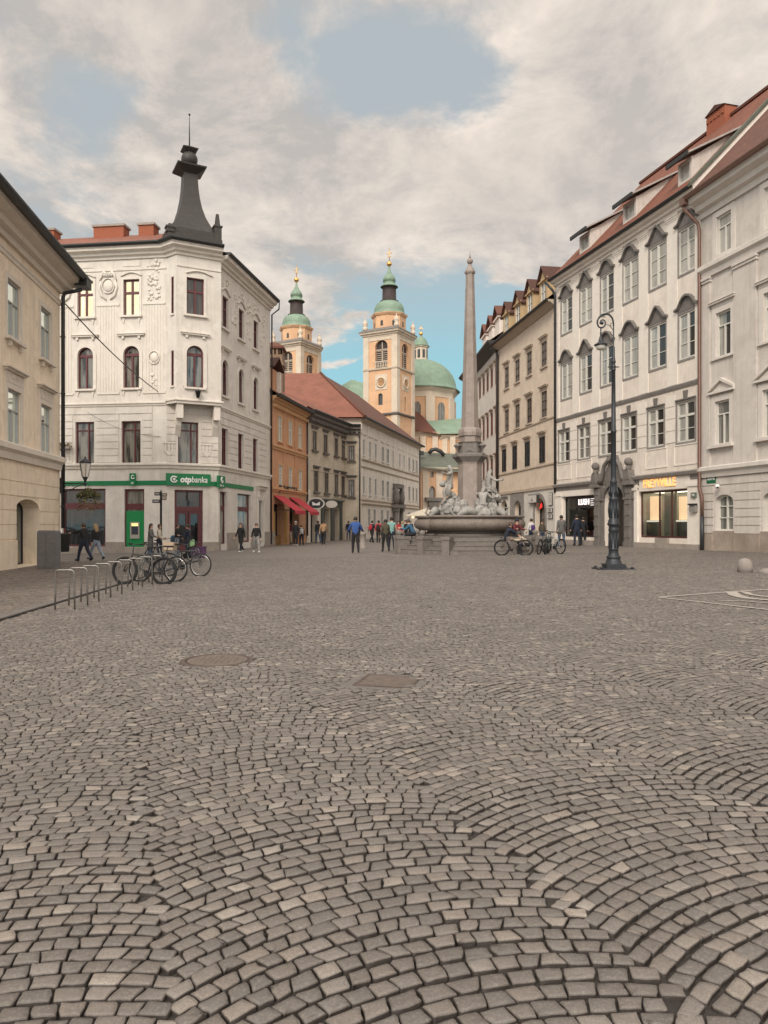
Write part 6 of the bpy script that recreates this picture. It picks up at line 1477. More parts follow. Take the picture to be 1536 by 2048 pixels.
def body(H, p):
    """one continuous skinned figure facing +Y; returns (verts, faces, region per face, info)"""
    g_ = lambda k, d=0: p.get(k, d)
    lean = g_('lean', 2); V = []; E = []; Rd = []; B = []
    def node(pos, r): V.append(Vector(pos)); Rd.append(r * H); return len(V) - 1
    def bone(a, b, reg): E.append((a, b)); B.append((a, b, reg))
    bulk = g_('bulk', 1.0)
    legs = {}
    for s, q in ((-1, 'l'), (1, 'r')):
        th, kn, ab = g_(q + 't', 0), g_(q + 'k', 4), g_(q + 's', 3)
        hip = Vector((s * .052 * H, 0, -.02 * H)); knee = hip + limb_dir(s, th, ab) * .245 * H; ank = knee + limb_dir(s, th - kn, ab * .6) * .235 * H
        ft = limb_dir(s, th - kn + g_(q + 'f', 0) + 90, 6); toe = ank + ft * .105 * H + Vector((0, 0, -.018 * H)); heel = ank - ft * .03 * H + Vector((0, 0, -.025 * H)); legs[q] = (hip, knee, ank, toe, heel)
    low = min(min(v.z for v in l[2:]) for l in legs.values()) - .018 * H
    up = Vector((0, 0, -low)) if 'seat' not in p else Vector((0, 0, p['seat'] + .07 * H))
    t_ = lambda z, y=0, x=0: up + rotx(Vector((x * H, y * H, z * H)), lean)
    P0 = node(up, .082 * (.95 + .05 * bulk)); Wa = node(t_(.10), .074 * bulk); Ch = node(t_(.205, .005), .086 * bulk); Nb = node(t_(.285), .05); 
    nod, yaw = g_('nod', 0), g_('yaw', 0)
    hd = Matrix.Rotation(R(-yaw), 3, 'Z') @ Matrix.Rotation(-R(nod), 3, 'X')
    nk = t_(.318); He = node(nk + hd @ Vector((0, .006, .012)) * H, .036); hc = nk + hd @ Vector((0, .012, .068)) * H; Hc = node(hc, .051); Ht = node(nk + hd @ Vector((0, .004, .112)) * H, .038)
    for a, b, r_ in ((P0, Wa, 'top'), (Wa, Ch, 'top'), (Ch, Nb, 'top'), (Nb, He, 'neck'), (He, Hc, 'head'), (Hc, Ht, 'head')): bone(a, b, r_)
    hands = []
    for s, q in ((-1, 'l'), (1, 'r')):
        a, e, ab = g_(q + 'a', 0), g_(q + 'e', 12), g_(q + 'b', 9); inw = g_(q + 'in', 0)
        sh = t_(.262, 0, s * .098); d1 = limb_dir(s, a, ab); el = sh + d1 * .165 * H; d2 = limb_dir(s, a + e, ab - inw); wr = el + d2 * .14 * H; pl = wr + d2 * .045 * H
        n0 = node(sh, .045 * bulk); n1_ = node(el, .033 * bulk); n2_ = node(wr, .023); n3_ = node(pl, .021)
        bone(Ch, n0, 'top'); bone(n0, n1_, 'top'); bone(n1_, n2_, 'top'); bone(n2_, n3_, 'hand'); hands.append((s, wr, pl, d2))
        hip, knee, ank, toe, heel = [v + up for v in legs[q]]
        h0 = node(hip, .066); k0 = node((hip + knee) / 2, .060 * (.9 + .1 * bulk)); k1 = node(knee, .042); k2 = node((knee * .55 + ank * .45), .040); a0 = node(ank, .027); t0 = node(toe, .022); e0 = node(heel, .026)
        bone(P0, h0, 'hip'); bone(h0, k0, 'thigh'); bone(k0, k1, 'leg'); bone(k1, k2, 'leg'); bone(k2, a0, 'leg'); bone(a0, t0, 'shoe'); bone(a0, e0, 'shoe')
    me = bpy.data.meshes.new('figure'); me.from_pydata([tuple(v) for v in V], E, []); o = bpy.data.objects.new('figure', me); C.objects.link(o)
    md = o.modifiers.new('skin', 'SKIN'); md.use_smooth_shade = True
    for i, r_ in enumerate(Rd): d = me.skin_vertices[0].data[i]; d.radius = (r_, r_); d.use_root = (i == 0)
    ss = o.modifiers.new('sub', 'SUBSURF'); ss.levels = 1; ss.render_levels = 1
    return o, dict(V=V, B=B, Rd=Rd, hands=hands, hc=hc, hd=hd, H=H, up=up, lean=lean)
PEND = []
def person(label, loc, H, heading, pose, top, legs_, shoe=None, hair='dark', style='short', coat=0, sleeve=1, group=None, hood=None, hat=None):
    o, info = body(H, pose); PEND.append(dict(o=o, i=info, label=label, M=T3(*loc) @ RZ(R(heading)), mats=[SKINM, top, legs_, shoe or SHOE, EYEM, LIPM], hair=hair, style=style, coat=coat, sleeve=sleeve, group=group, H=H, hat=hat)); return PEND[-1]
def segd(p, a, b):
    ab = b - a; t = max(0, min(1, (p - a).dot(ab) / max(1e-9, ab.length_squared))); return (p - (a + ab * t)).length, t
def finish_mesh(q, marble=None):
    i = q['i']; H = q['H']; ev = q['o'].evaluated_get(DG); src = bpy.data.meshes.new_from_object(ev)
    vs = [v.co.copy() for v in src.vertices]; fs = [list(f.vertices) for f in src.polygons]; mi = []
    V, B, Rd = i['V'], i['B'], i['Rd']
    for f in fs:
        c = sum((vs[k] for k in f), Vector()) / len(f); best = None
        for a, b, reg in B:
            d, t = segd(c, V[a], V[b]); d /= (Rd[a] * (1 - t) + Rd[b] * t)
            if best is None or d < best[0]: best = (d, reg, t, a, b)
        reg, t = best[1], best[2]
        m = {'top': 1, 'head': 0, 'neck': 0, 'hand': 0, 'hip': 2, 'thigh': 2, 'leg': 2, 'shoe': 3}[reg]
        if reg == 'top' and best[3] == 0 and t < .15: m = 2 if q.get('coat', 0) == 0 else 1
        if q.get('coat', 0) and reg in ('hip', 'thigh'): m = 1
        if q.get('coat', 0) > 1 and reg == 'leg' and c.z > V[0].z - .30 * H: m = 1
        if not q.get('sleeve', 1) and reg == 'top' and best[3] not in (0, 1, 2): 
            m = 0 if t > .3 or Rd[best[3]] < .04 * H else 1
        mi.append(m)
    b = MB(); b.v = vs; b.f = fs; b.m = mi; b.sm = [True] * len(fs); b.uv = [None] * len(fs)
    for s, wr, pl, d in i['hands']:          # palm ends in four fingers and a thumb
        side = d.cross(Vector((0, 1, .2))); side = side.normalized() if side.length > .1 else Vector((0, 0, 1)); cur = side.cross(d).normalized()
        for k in range(4):
            o_ = side * (k - 1.5) * .0105 * H; l = (.036, .043, .040, .031)[k] * H; st = pl + o_ * .8 - d * .006 * H
            b.tube([st, st + d * l * .5 + o_ * .1, st + d * l * .85 + cur * l * .25, st + d * l * .95 + cur * l * .5], [.0062 * H, .0058 * H, .0052 * H, .004 * H], 5, 0)
        st = wr + d * .018 * H + side * -.016 * H * s; b.tube([st, st + d * .02 * H - side * .014 * H * s + cur * .006 * H, st + d * .038 * H - side * .016 * H * s + cur * .012 * H], [.008 * H, .007 * H, .005 * H], 5, 0)
    hd, hc = i['hd'].to_4x4(), i['hc']; b.M = T3(*hc) @ hd; h = H
    b.loft([[(-.006 * h, .048 * h, .012 * h), (.006 * h, .048 * h, .012 * h), (0, .044 * h, .014 * h)], [(-.010 * h, .050 * h, -.008 * h), (.010 * h, .050 * h, -.008 * h), (0, .066 * h, -.010 * h)]], 0)
    for s in (-1, 1): b.sphere((s * .019 * h, .0455 * h, .010 * h), .0062 * h, 6, 4, 4); b.sphere((s * .052 * h, -.004 * h, .0), .014 * h, 6, 5, 0, .4, .8, 1.2)
    b.sphere((0, .048 * h, -.026 * h), .010 * h, 6, 4, 5, 1.3, .5, .4); b.M = None
    return b
def hair_mesh(H, hc, hd, style):
    b = MB(); b.M = T3(*hc) @ hd.to_4x4(); n, m = 18, 11; r_ = .0605 * H; g = []
    for k in range(m + 1):
        for j in range(n):
            ph = math.pi * k / m; th = 2 * math.pi * j / n; wob = 1 + .045 * math.sin(5 * th + k) + .03 * math.sin(9 * th)
            g.append(b.vert((r_ * .95 * math.sin(ph) * math.cos(th) * wob, r_ * 1.06 * math.sin(ph) * math.sin(th) * wob - .004 * H, r_ * 1.08 * math.cos(ph) * wob + .008 * H)))
    for k in range(m):
        for j in range(n):
            ph = math.pi * (k + .5) / m; th = 2 * math.pi * (j + .5) / n; front = math.sin(th)
            lim = .32 if front > .45 else (.55 if front > -.1 else .72)
            if k / m < lim: b.idx((g[k * n + j], g[k * n + (j + 1) % n], g[(k + 1) * n + (j + 1) % n], g[(k + 1) * n + j]), 0, True)
    if style == 'long':
        rings = []
        for z, w_, y, d in ((.03, .052, -.02, .045), (-.03, .060, -.03, .04), (-.08, .062, -.042, .034), (-.13, .054, -.05, .026), (-.165, .03, -.05, .014)): rings.append([(w_ * H * math.cos(t_), y * H + d * H * math.sin(t_) * (1 if math.sin(t_) < 0 else .35), z * H) for t_ in [2 * math.pi * k / 14 for k in range(14)]])
        b.loft(rings, 0)
    if style == 'bun': b.sphere((0, -.06 * H, .035 * H), .028 * H, 8, 6)
    b.M = None; return b
def finish_people():
    global DG
    bpy.context.view_layer.update(); DG = bpy.context.evaluated_depsgraph_get()
    for q in PEND:
        b = finish_mesh(q); t = thing('person', q['label'], 'person', q['M'], q['group']); i = q['i']
        bo = b.build('body', q['mats'], t, q['M']); hb = hair_mesh(q['H'], i['hc'], i['hd'], q['style'])
        if q['hat']:
            b = MB(); b.M = T3(*i['hc']) @ i['hd'].to_4x4(); h = q['H']; b.lathe([(.064 * h, .012 * h), (.066 * h, .03 * h), (.058 * h, .06 * h), (.03 * h, .078 * h), (.002, .082 * h)], 14, (0, -.002 * h, 0)); b.M = None; b.build('cap', q['hat'], bo, q['M'])
        hb.build('hair', HAIRS[q['hair']], bo, q['M']); bpy.data.objects.remove(q['o'])
    PEND.clear()
def walk(a, sw=22, **k):
    d = dict(lt=a, lk=8, rt=-a * .8, rk=22, la=-sw, ra=sw, le=18, re=22, lf=0, rf=18); d.update(k); return d
def stand(**k):
    d = dict(lt=3, lk=5, rt=-2, rk=4, la=4, ra=6, le=20, re=16, ls=4, rs=4); d.update(k); return d
def who(label, px, head, feet, heading, pose, top, legs_, **k):
    """heading: 0 walks away from the camera, 90 to the left, 180 towards it, 270 to the right"""
    p = gp(px, feet); H = (feet - head) / F * p.y; H = max(1.55, min(1.92, H)); return person(label, (p.x, p.y, p.z), H, heading, pose, top, legs_, **k), p, H
who('man in black jacket and dark jeans walking left with one arm stretched out', 168, 1045, 1124, 65, walk(20, 10, la=75, le=10, lb=4), BLACK, NAVY, hair='brown')
_, pw_, _ = who('woman with long blond hair, black top and pale jeans walking beside the bank window', 192, 1046, 1121, 60, walk(24, 14), BLACK, LDENIM, hair='blond', style='long')
who('woman in grey coat with dark hair standing behind the parked bicycles, facing right', 301, 1047, 1121, 275, stand(le=70, re=75, la=15, ra=15), GREYC, DENIM, style='long', coat=1)
who('person with brown hair and white scarf standing by the signpost', 318, 1048, 1120, 280, stand(le=60, re=60), CREAMC, NAVY, hair='brown', style='short')
who('person in black jacket with blue shoulder bag outside the bank door', 354, 1047, 1116, 285, stand(le=80, re=60), BLACK, LDENIM, hair='dark')
who('person in dark navy jacket standing right in front of the bank door', 376, 1048, 1117, 90, stand(le=75, re=60, la=20), NAVY, NAVY, hair='dark')
who('man in open black jacket and black trousers walking past the bank', 482, 1045, 1106, 150, walk(18, 14), BLACK, BLACK, hair='brown', coat=0, shoe=WSHOE)
who('man in black sweater, grey trousers and white shoes walking past the bank side', 513, 1046, 1106.5, 175, walk(12, 8, ls=9, rs=9), BLACK, LGREY, shoe=WSHOE, hair='dark')
who('person in maroon top and cream trousers at the orange shop entrance', 579, 1043, 1088, 40, stand(), MAROON, CREAMC, hair='dark')
who('person in long black coat with white shoes outside the orange shop', 591, 1042, 1092, 330, stand(), BLACK, BLACK, shoe=WSHOE, hair='grey', coat=2)
_, pb_, Hb_ = who('dark haired person in black with a pale backpack outside the orange shop', 603, 1050, 1091, 10, stand(), BLACK, NAVY, hair='dark')
who('person in navy standing beneath the second red awning', 621, 1042, 1079, 90, stand(), NAVY, NAVY, hair='dark')
who('person in black hooded top and blue jeans walking towards the awnings', 636, 1041, 1087, 20, walk(14), BLACK, DENIM, hair='brown')
who('man in tan jacket and black trousers walking up the street', 647, 1040, 1090, 350, walk(14), TAN, BLACK, hair='dark')
who('man in bright blue jacket and jeans beyond the tan jacket', 658, 1040, 1080, 300, stand(), BLUE, NAVY, hair='dark')
who('man in royal blue padded jacket and black trousers walking away mid square', 711, 1031, 1107, 5, walk(11, 6, la=20, ra=24, le=40, re=40, lb=22, rb=22, bulk=1.22), BLUE, BLACK, hair='dark', coat=0)
who('person in dark blue coat standing behind the blue padded jacket', 697, 1038, 1080, 0, stand(), NAVY, DENIM, hair='brown', coat=1)
_, pr_, Hr_ = who('person in dark jacket with red backpack walking right', 744, 1040, 1086, 320, walk(22), NAVY, BLACK, hair='dark')
_, pk_, Hk_ = who('person in red jacket with black backpack walking away', 757, 1040, 1086, 350, walk(16), RED, BLACK, hair='dark')
who('person in olive brown jacket and black trousers beside the fountain posts', 771, 1038, 1104, 15, walk(10, 6), OLIVE, BLACK, hair='dark')
who('man in mint green shirt standing behind the fountain posts', 783, 1034, 1101, 0, stand(lb=16, rb=16), MINT, NAVY, hair='dark', sleeve=0)
who('person in red and navy by the cafe parasol', 797, 1042, 1086, 200, stand(), RED, NAVY, hair='dark')
who('person in black coat beside the fountain, facing left', 812, 1040, 1090, 110, stand(le=60), BLACK, BLACK, hair='brown', coat=1)
who('man in dark grey jacket and blue jeans walking away near the fountain bikes', 1123, 1030, 1094, 0, walk(7, 8, bulk=1.15), GREYC, DENIM, hair='dark', coat=1)
who('man in navy jacket and jeans standing before the lit shop sign', 1154, 1029, 1092, 10, stand(lb=14, rb=14, bulk=1.08), NAVY, NAVY, hair='dark')
who('woman in grey jacket walking away along the beige house', 684, 1043, 1079, 355, walk(12), GREYC, BLACK, hair='brown', style='long')
who('person in tan coat farther up the street left of the red backpack', 729, 1044, 1076, 340, walk(10), TAN, NAVY, hair='dark', coat=1)
who('person in white jacket in the far street right of the red jacket', 766, 1045, 1076, 200, walk(8), WHITEC, DENIM, hair='brown')
who('person in green jacket by the parasol edge, facing the fountain', 804, 1042, 1082, 290, stand(le=50), MINT, NAVY, hair='blond', style='long')
who('person in dark coat right beneath the parasol', 821, 1041, 1084, 170, stand(), BLACK, NAVY, hair='grey', coat=1)
who('person in burgundy coat under the first awning, facing left', 569, 1046, 1088, 80, stand(), MAROON, BLACK, hair='grey', coat=1)
who('person in black leaning at the lit shop window next to the navy jacket', 1166, 1034, 1090, 330, stand(lean=6, la=25), BLACK, BLACK, hair='dark')
who('person in green top with dark hair inside the arched shop doorway', 1084, 1042, 1090, 180, stand(), OLIVE, DENIM, hair='dark', style='long')
_, pp_, Hp_ = who('woman in white top with purple backpack beyond the crouching person', 1063, 1037, 1092, 20, stand(), WHITEC, NAVY, hair='brown', style='bun')
# ================= FOUNTAIN =================
M_FST = mat('fountain_granite', (.185, .162, .145), .8, .25, 5, .4, 70, grime=.55); M_FSTD = mat('fountain_basin_stone', (.20, .165, .14), .7, .3, 6, .4, 80, grime=.65, streak=.4)
M_OBE = mat('obelisk_stone', (.30, .25, .22), .75, .22, 3, .3, 40, grime=.3, streak=.35); M_MARB = mat('weathered_marble', (.33, .315, .29), .7, .3, 5, .5, 50, grime=.8, streak=.6)
FX, FY = 4.46, 38.4; gz_ = G(FX); FM = T3(FX, FY, gz_)
root = thing('fountain', 'stone fountain with tall obelisk, marble river gods and a trefoil basin on steps', 'fountain', FM); fount = root
def trefoil(r0, amp, n=96, ph=R(-90)):
    out = []
    for k in range(n):
        t_ = 2 * math.pi * k / n; q = abs(math.cos(1.5 * (t_ - ph))); rr_ = r0 * (1 - amp) + r0 * amp * (q ** .55) * 1.0; out.append((rr_ * math.cos(t_), rr_ * math.sin(t_)))
    return out
def ring_scaled(base, k, z): return [(x * k, y * k, z) for x, y in base]
HS = .205
mb = MB()
hexp = [(4.05 * math.cos(R(22.5) + k * math.pi / 4), 4.05 * math.sin(R(22.5) + k * math.pi / 4)) for k in range(8)]
for k in range(4):
    s_ = 1 - k * .085; pl = [(x * s_, y * s_) for x, y in hexp]; mb.loft([[(x, y, -.3 if k == 0 else k * HS - .002) for x, y in pl], [(x, y, (k + 1) * HS - .03) for x, y in pl], [(x * 1.008, y * 1.008, (k + 1) * HS - .028) for x, y in pl], [(x * 1.008, y * 1.008, (k + 1) * HS) for x, y in pl]], 0, False)
mb.build('steps', M_FST, root, FM)
base = trefoil(1, .16); z0 = 4 * HS
mb = MB(); mb.loft([ring_scaled(base, k, z0 + z) for k, z in ((2.5, 0), (2.5, .10), (2.35, .14), (2.25, .24), (2.3, .29))], 0, True); mb.build('basin_foot', M_FST, root, FM)
mb = MB(); mb.loft([ring_scaled(base, k, z0 + z) for k, z in ((2.1, .27), (2.45, .275), (2.70, .31), (2.88, .41), (2.96, .55), (2.95, .70), (2.85, .82), (2.76, .87), (2.76, .90), (2.88, .92), (2.93, .98), (2.88, 1.04), (2.55, 1.04), (2.5, .85))], 0, True); bas = mb.build('basin', M_FSTD, root, FM)
mb = MB(); mb.loft([ring_scaled(base, 2.52, z0 + .86), ring_scaled(base, 2.53, z0 + .9)], 0, False); mb.build('water', mat('fountain_water', (.03, .045, .04), .08, .2), bas, FM)
for k in range(8):
    x, y = hexp[k]; x2, y2 = hexp[(k + 1) % 8]
    for f_ in (.0, .5):
        if f_ and k % 2: continue
        px_q, py_q = x + (x2 - x) * f_, y + (y2 - y) * f_; th = math.atan2(py_q, px_q); M2 = FM @ T3(px_q, py_q, 0) @ RZ(th)
        mb = MB(); mb.box(-.55, .12, -.18, .18, -.3, .68); mb.box(-.58, .16, -.21, .21, .682, .82)
        if y > .5 or x < -3: mb.lathe([(.16, 0), (.10, .05)], 10, (-.05, 0, .82)); mb.sphere((-.05, 0, .98), .15, 10, 8)
        mb.build('post', M_FST, root, M2)
# pedestal, obelisk
zb = z0 + .85; PR = R(-97)
def tri(r_, cut, z, ph=PR):
    out = []
    for k in range(3):
        a = ph + R(60) + k * R(120)
        for d_ in (-cut, cut): out.append((r_ * math.cos(a + d_), r_ * math.sin(a + d_), z))
    return out
mb = MB(); mb.loft([tri(.86, R(24), zb), tri(.86, R(24), zb + .6), tri(.64, R(26), zb + .7), tri(.61, R(26), zb + 2.85), tri(.66, R(26), zb + 2.95)], 0, False)
mb.M = RZ(PR + R(90)); 
ov = [(.27 * math.cos(t_), -.385, zb + 1.95 + .55 * math.sin(t_)) for t_ in [2 * math.pi * k / 28 for k in range(28)]]; mb.tube(ov, .05, 6, 0, True); mb.sphere((0, -.35, zb + 1.95), .23, 14, 10, 0, 1, .22, 2.0); mb.M = None
mb.build('pedestal', M_OBE, root, FM)
mb = MB(); mb.loft([tri(.66, R(26), zb + 2.95), tri(.80, R(23), zb + 3.1), tri(.93, R(21), zb + 3.22), tri(.93, R(21), zb + 3.32), tri(.68, R(26), zb + 3.4), tri(.64, R(28), zb + 3.9), tri(.70, R(28), zb + 3.98)], 0, False)
for k in range(3):
    a = PR + k * R(120); mb.M = RZ(a + R(90)) @ Matrix.Diagonal((.76, .76, 1, 1)); sc = [(-.95, -.62, zb + 3.18), (-.8, -.66, zb + 3.34), (-.45, -.66, zb + 3.3), (-.2, -.68, zb + 3.5), (0, -.70, zb + 3.56), (.2, -.68, zb + 3.5), (.45, -.66, zb + 3.3), (.8, -.66, zb + 3.34), (.95, -.62, zb + 3.18)]; mb.tube(sc, [.05, .07, .08, .09, .1, .09, .08, .07, .05], 7); mb.M = None
mb.build('pedestal_cornice', M_STONED, root, FM)
for k in range(3):
    a = PR + R(60) + k * R(120); mb = MB(); mb.lathe([(.14, 0), (.06, .1), (.06, .3), (.20, .48), (.24, .52), (.24, .56), (.1, .66), (.03, .74)], 12); mb.build('vase', M_STONED, root, FM @ T3(.74 * math.cos(a), .74 * math.sin(a), zb + 3.36) @ Matrix.Scale(.8, 4))
mb = MB(); zq = zb + 3.98
def sqr(h, z): return [(h * math.cos(R(45 + 8) + k * R(90)), h * math.sin(R(45 + 8) + k * R(90)), z) for k in range(4)]
def tri2(r_, z): return tri(r_, R(30), z)
mb.loft([tri2(.52, zq), tri2(.52, zq + .28), tri2(.60, zq + .33), tri2(.62, zq + .5), tri2(.58, zq + .68), tri2(.50, zq + .75)], 0, False)
zt_ = CH + (HY - 548) / F * FY - gz_; zs_ = zq + .76
mb.loft([tri2(.455, zs_), tri2(.44, zs_ + .3), tri2(.215, zt_)], 0, False); mb.loft([tri2(.24, zt_ - .02), tri2(.285, zt_ + .05), tri2(.285, zt_ + .12), tri2(.10, zt_ + .42), tri2(.08, zt_ + .5)], 0, False); mb.sphere((0, 0, zt_ + .66), .16, 14, 10); mb.tube([(0, 0, zt_ + .8), (0, 0, zt_ + .95), (0, 0, zt_ + 1.15)], [.07, .03, .012], 6); mb.build('obelisk', M_OBE, root, FM)
# rocks under the figures
mb = MB(); rr2 = random.Random(3)
for k in range(3):
    a = PR + R(60) + k * R(120)
    for j in range(54):
        r_ = rr2.uniform(.5, 1.6); da = rr2.uniform(-.7, .7); h = rr2.uniform(0, 1.25) * (1.55 - abs(da)) * (1.25 - abs(r_ - .95)) * .8; s_ = rr2.uniform(.12, .34)
        c_ = (r_ * math.cos(a + da), r_ * math.sin(a + da), zb + h * .75); rings = []
        for q in range(5):
            ph = math.pi * (q + .5) / 5; rings.append([(c_[0] + s_ * rr2.uniform(.75, 1.15) * math.sin(ph) * math.cos(t_), c_[1] + s_ * rr2.uniform(.75, 1.15) * math.sin(ph) * math.sin(t_), c_[2] - s_ * math.cos(ph)) for t_ in [2 * math.pi * w_ / 8 for w_ in range(8)]])
        mb.loft(rings, 0, False)
mb.build('rocks', M_MARB, root, FM)
STAT = []
for a, r_, zz_, hd_, ps in ((PR + R(-60), 1.22, .72, 100, dict(lt=40, lk=50, rt=-8, rk=20, la=60, le=50, lb=35, ra=-20, re=70, rb=30, lean=-6, yaw=40, nod=12, bulk=1.1)),
                            (PR + R(60), 1.05, .95, -70, dict(seat=.55, lt=85, lk=70, rt=60, rk=40, la=50, le=60, lb=40, ra=30, re=70, rb=40, lean=8, yaw=-30, nod=18, bulk=1.1)),
                            (PR + R(28), 1.35, .15, -20, dict(seat=.5, lt=75, lk=40, rt=95, rk=80, la=80, le=40, lb=25, ra=20, re=90, rb=40, lean=20, yaw=30, nod=10)),
                            (PR + R(180), 1.3, .9, 180, dict(seat=.5, lt=80, lk=60, rt=60, rk=30, la=60, le=40, lb=30, ra=70, re=60, rb=30, lean=5))):
    o, inf = body(2.05, ps); STAT.append((o, inf, FM @ T3(r_ * math.cos(a), r_ * math.sin(a), zb + zz_) @ RZ(R(hd_))))
bpy.context.view_layer.update(); DG = bpy.context.evaluated_depsgraph_get()
for o, inf, M2 in STAT:
    b = finish_mesh(dict(o=o, i=inf, H=2.05)); h = 2.05
    s_ = b.build('river_god', [M_MARB] * 6, root, M2); hb = hair_mesh(h, inf['hc'], inf['hd'], 'long'); hb.M = T3(*inf['hc']) @ inf['hd'].to_4x4(); hb.loft([[(.03 * h * math.cos(t_) * k, .045 * h + .02 * h * math.sin(t_) * k, z * h) for t_ in [2 * math.pi * q / 8 for q in range(8)]] for k, z in ((1, -.03), (1.1, -.06), (.7, -.1), (.2, -.13))]); hb.build('hair_and_beard', M_MARB, s_, M2)
    b = MB(); up = inf['up']      # drapery round hips and a falling swag, water jar under the arm
    for j in range(3): b.tube([up + Vector((.2 * math.cos(t_) * (1 + .05 * j), .17 * math.sin(t_), -.05 - .09 * j + .04 * math.sin(3 * t_ + j))) for t_ in [2 * math.pi * q / 16 for q in range(16)]], .055, 6, 0, True)
    for j in range(5): b.tube([up + Vector((-.22 + .02 * j, -.02 + .05 * j, -.05)), up + Vector((-.26 + .04 * j, .02 + .05 * j, -.35)), up + Vector((-.30 + .05 * j, .05 + .05 * j, -.7))], [.05, .06, .035], 6)
    b.build('drapery', M_MARB, s_, M2)
    b = MB(); wr = inf['hands'][1][2]; b.M = T3(*(wr + Vector((0, .06, -.06)))) @ Matrix.Rotation(R(70), 4, 'X') @ Matrix.Scale(.7, 4); b.lathe([(.08, -.3), (.2, -.2), (.25, 0), (.2, .18), (.09, .27), (.09, .33), (.13, .37)], 14); b.M = None; b.build('water_jar', M_MARB, s_, M2) if inf['lean'] != 8 else None; bpy.data.objects.remove(o)
for k, (a, r_) in enumerate(((PR + R(-5), 1.9), (PR + R(50), 2.0), (PR + R(-65), 2.0))):
    b = MB(); b.tube([(-.5, 0, .1), (-.2, 0, .3), (.1, 0, .42), (.35, 0, .34), (.5, 0, .2)], [.06, .16, .22, .18, .1], 10); b.tube([(-.5, 0, .1), (-.7, .1, .3), (-.65, .0, .55)], [.07, .06, .02], 6); b.box(-.76, -.56, -.16, .16, .52, .56)
    b.build('dolphin', M_MARB, root, FM @ T3(r_ * math.cos(a), r_ * math.sin(a), zb + .02) @ RZ(a + R(100 + 60 * k)))

# seated figures on the steps
def seat_on(label, px, Y, z, H, heading, pose, top, legs_, **k):
    p = at(px, 1050, Y); return person(label, (p.x, p.y, z), H, heading, pose, top, legs_, **k)
seat_on('man in blue denim jacket sitting on the left end of the fountain steps', 828, 37.6, gz_, 1.75, 75, dict(seat=.83, lt=85, lk=75, rt=80, rk=70, lean=28, la=45, le=60, ra=45, re=60, nod=20), TEAL, BLACK, hair='brown')
seat_on('man in navy jacket sitting on the fountain steps holding a bicycle handlebar', 1011, 34.9, gz_, 1.78, 275, dict(seat=.62, lt=80, lk=80, rt=75, rk=70, lean=22, la=55, le=25, ra=60, re=25, nod=12), NAVY, BLACK, hair='brown')
seat_on('person in maroon jacket and cap sitting deeper on the fountain steps', 1031, 36.4, gz_, 1.7, 200, dict(seat=.80, lt=80, lk=80, rt=75, rk=75, lean=15, la=40, le=60, ra=40, re=60), MAROON, BLACK, hair='dark', hat=NAVY)
seat_on('person in beige jacket and cap crouching over on the lowest fountain step', 1056, 34.4, gz_, 1.68, 95, dict(seat=.38, lt=95, lk=105, rt=85, rk=90, lean=48, la=60, le=50, ra=60, re=60, nod=10), BEIGE, BLACK, hair='brown', hat=GREYC)
finish_people()
def bag(name, label, p, H, heading, z, back, m, sz=(.30, .17, .42), cat='backpack'):
    M2 = T3(p.x, p.y, p.z) @ RZ(R(heading)) @ T3(0, -back, z * H); b = MB(); x, y, h = sz[0] / 2, sz[1] / 2, sz[2]
    rings = []
    for k, zq in ((.75, 0), (1, .05), (1.05, .35), (1, .75), (.7, .96), (.35, 1)): rings.append([(x * k * c_ * (1.0 if abs(c_) < .9 else .95), y * k * s_, zq * h) for c_, s_ in ((-1, -.6), (-.7, -1), (.7, -1), (1, -.6), (1, .7), (.8, .9), (-.8, .9), (-1, .7))])
    b.loft(rings); t = tag(b.build(name, m, None, M2), label, cat)
    b = MB(); b.box(-x * .7, x * .7, -y * 1.35, -y * .95, h * .08, h * .42); b.build('pocket', m, t, M2); b = MB()
    for q in (-1, 1): b.tube([(q * x * .6, y * .8, h * .9), (q * x * .75, y * 2.4, h * .8), (q * x * .75, y * 2.6, h * .4), (q * x * .6, y * .9, h * .1)], .018, 5)
    b.build('strap', m, t, M2)
bag('backpack', 'red backpack on the person in the dark jacket', pr_, Hr_, 320, .57, .19, RED); bag('backpack', 'black backpack on the person in the red jacket', pk_, Hk_, 350, .57, .2, BLACK)
bag('backpack', 'small purple backpack on the woman in white', pp_, Hp_, 20, .57, .19, PURPLE, (.26, .15, .34)); bag('backpack', 'pale grey backpack on the person outside the orange shop', pb_, Hb_, 10, .56, .2, LGREY)
p = gp(354, 1116); bag('shoulder_bag', 'blue shoulder bag at the side of the person in black by the bank door', p, 1.7, 240, .44, .22, TEAL, (.36, .14, .36), 'bag')
p = gp(384, 1117); bag('shopping_bag', 'pale green shopping bag in front of the bank door', p, 1.7, 0, .33, .0, mat('green_bag', (.30, .48, .25), .7, .1), (.22, .12, .36), 'bag')
p = gp(392, 1116); b = MB(); b.M = T3(p.x, p.y, p.z); b.box(-.42, .42, -.2, .2, .0, .5); b.M = None; t = thing('crate', 'purple plastic crate standing by the bank door', 'crate', T3(p.x, p.y, p.z)); PM = mat('purple_plastic', (.115, .045, .13), .5, .1)
b = MB(); M2 = T3(p.x, p.y, p.z)
for q in ((-.45, .45, -.22, -.20), (-.45, .45, .20, .22), (-.45, -.43, -.199, .199), (.43, .45, -.199, .199)): b.box(*q, .05, .52)
b.box(-.43, .43, -.2, .2, .03, .06); b.build('shell', PM, t, M2); b = MB(); b.sweep([(-.45, -.22), (.45, -.22), (.45, .22), (-.45, .22)], [(0, .5), (.03, .5), (.03, .56), (0, .56)], 0, True); b.build('rim', PM, t, M2)

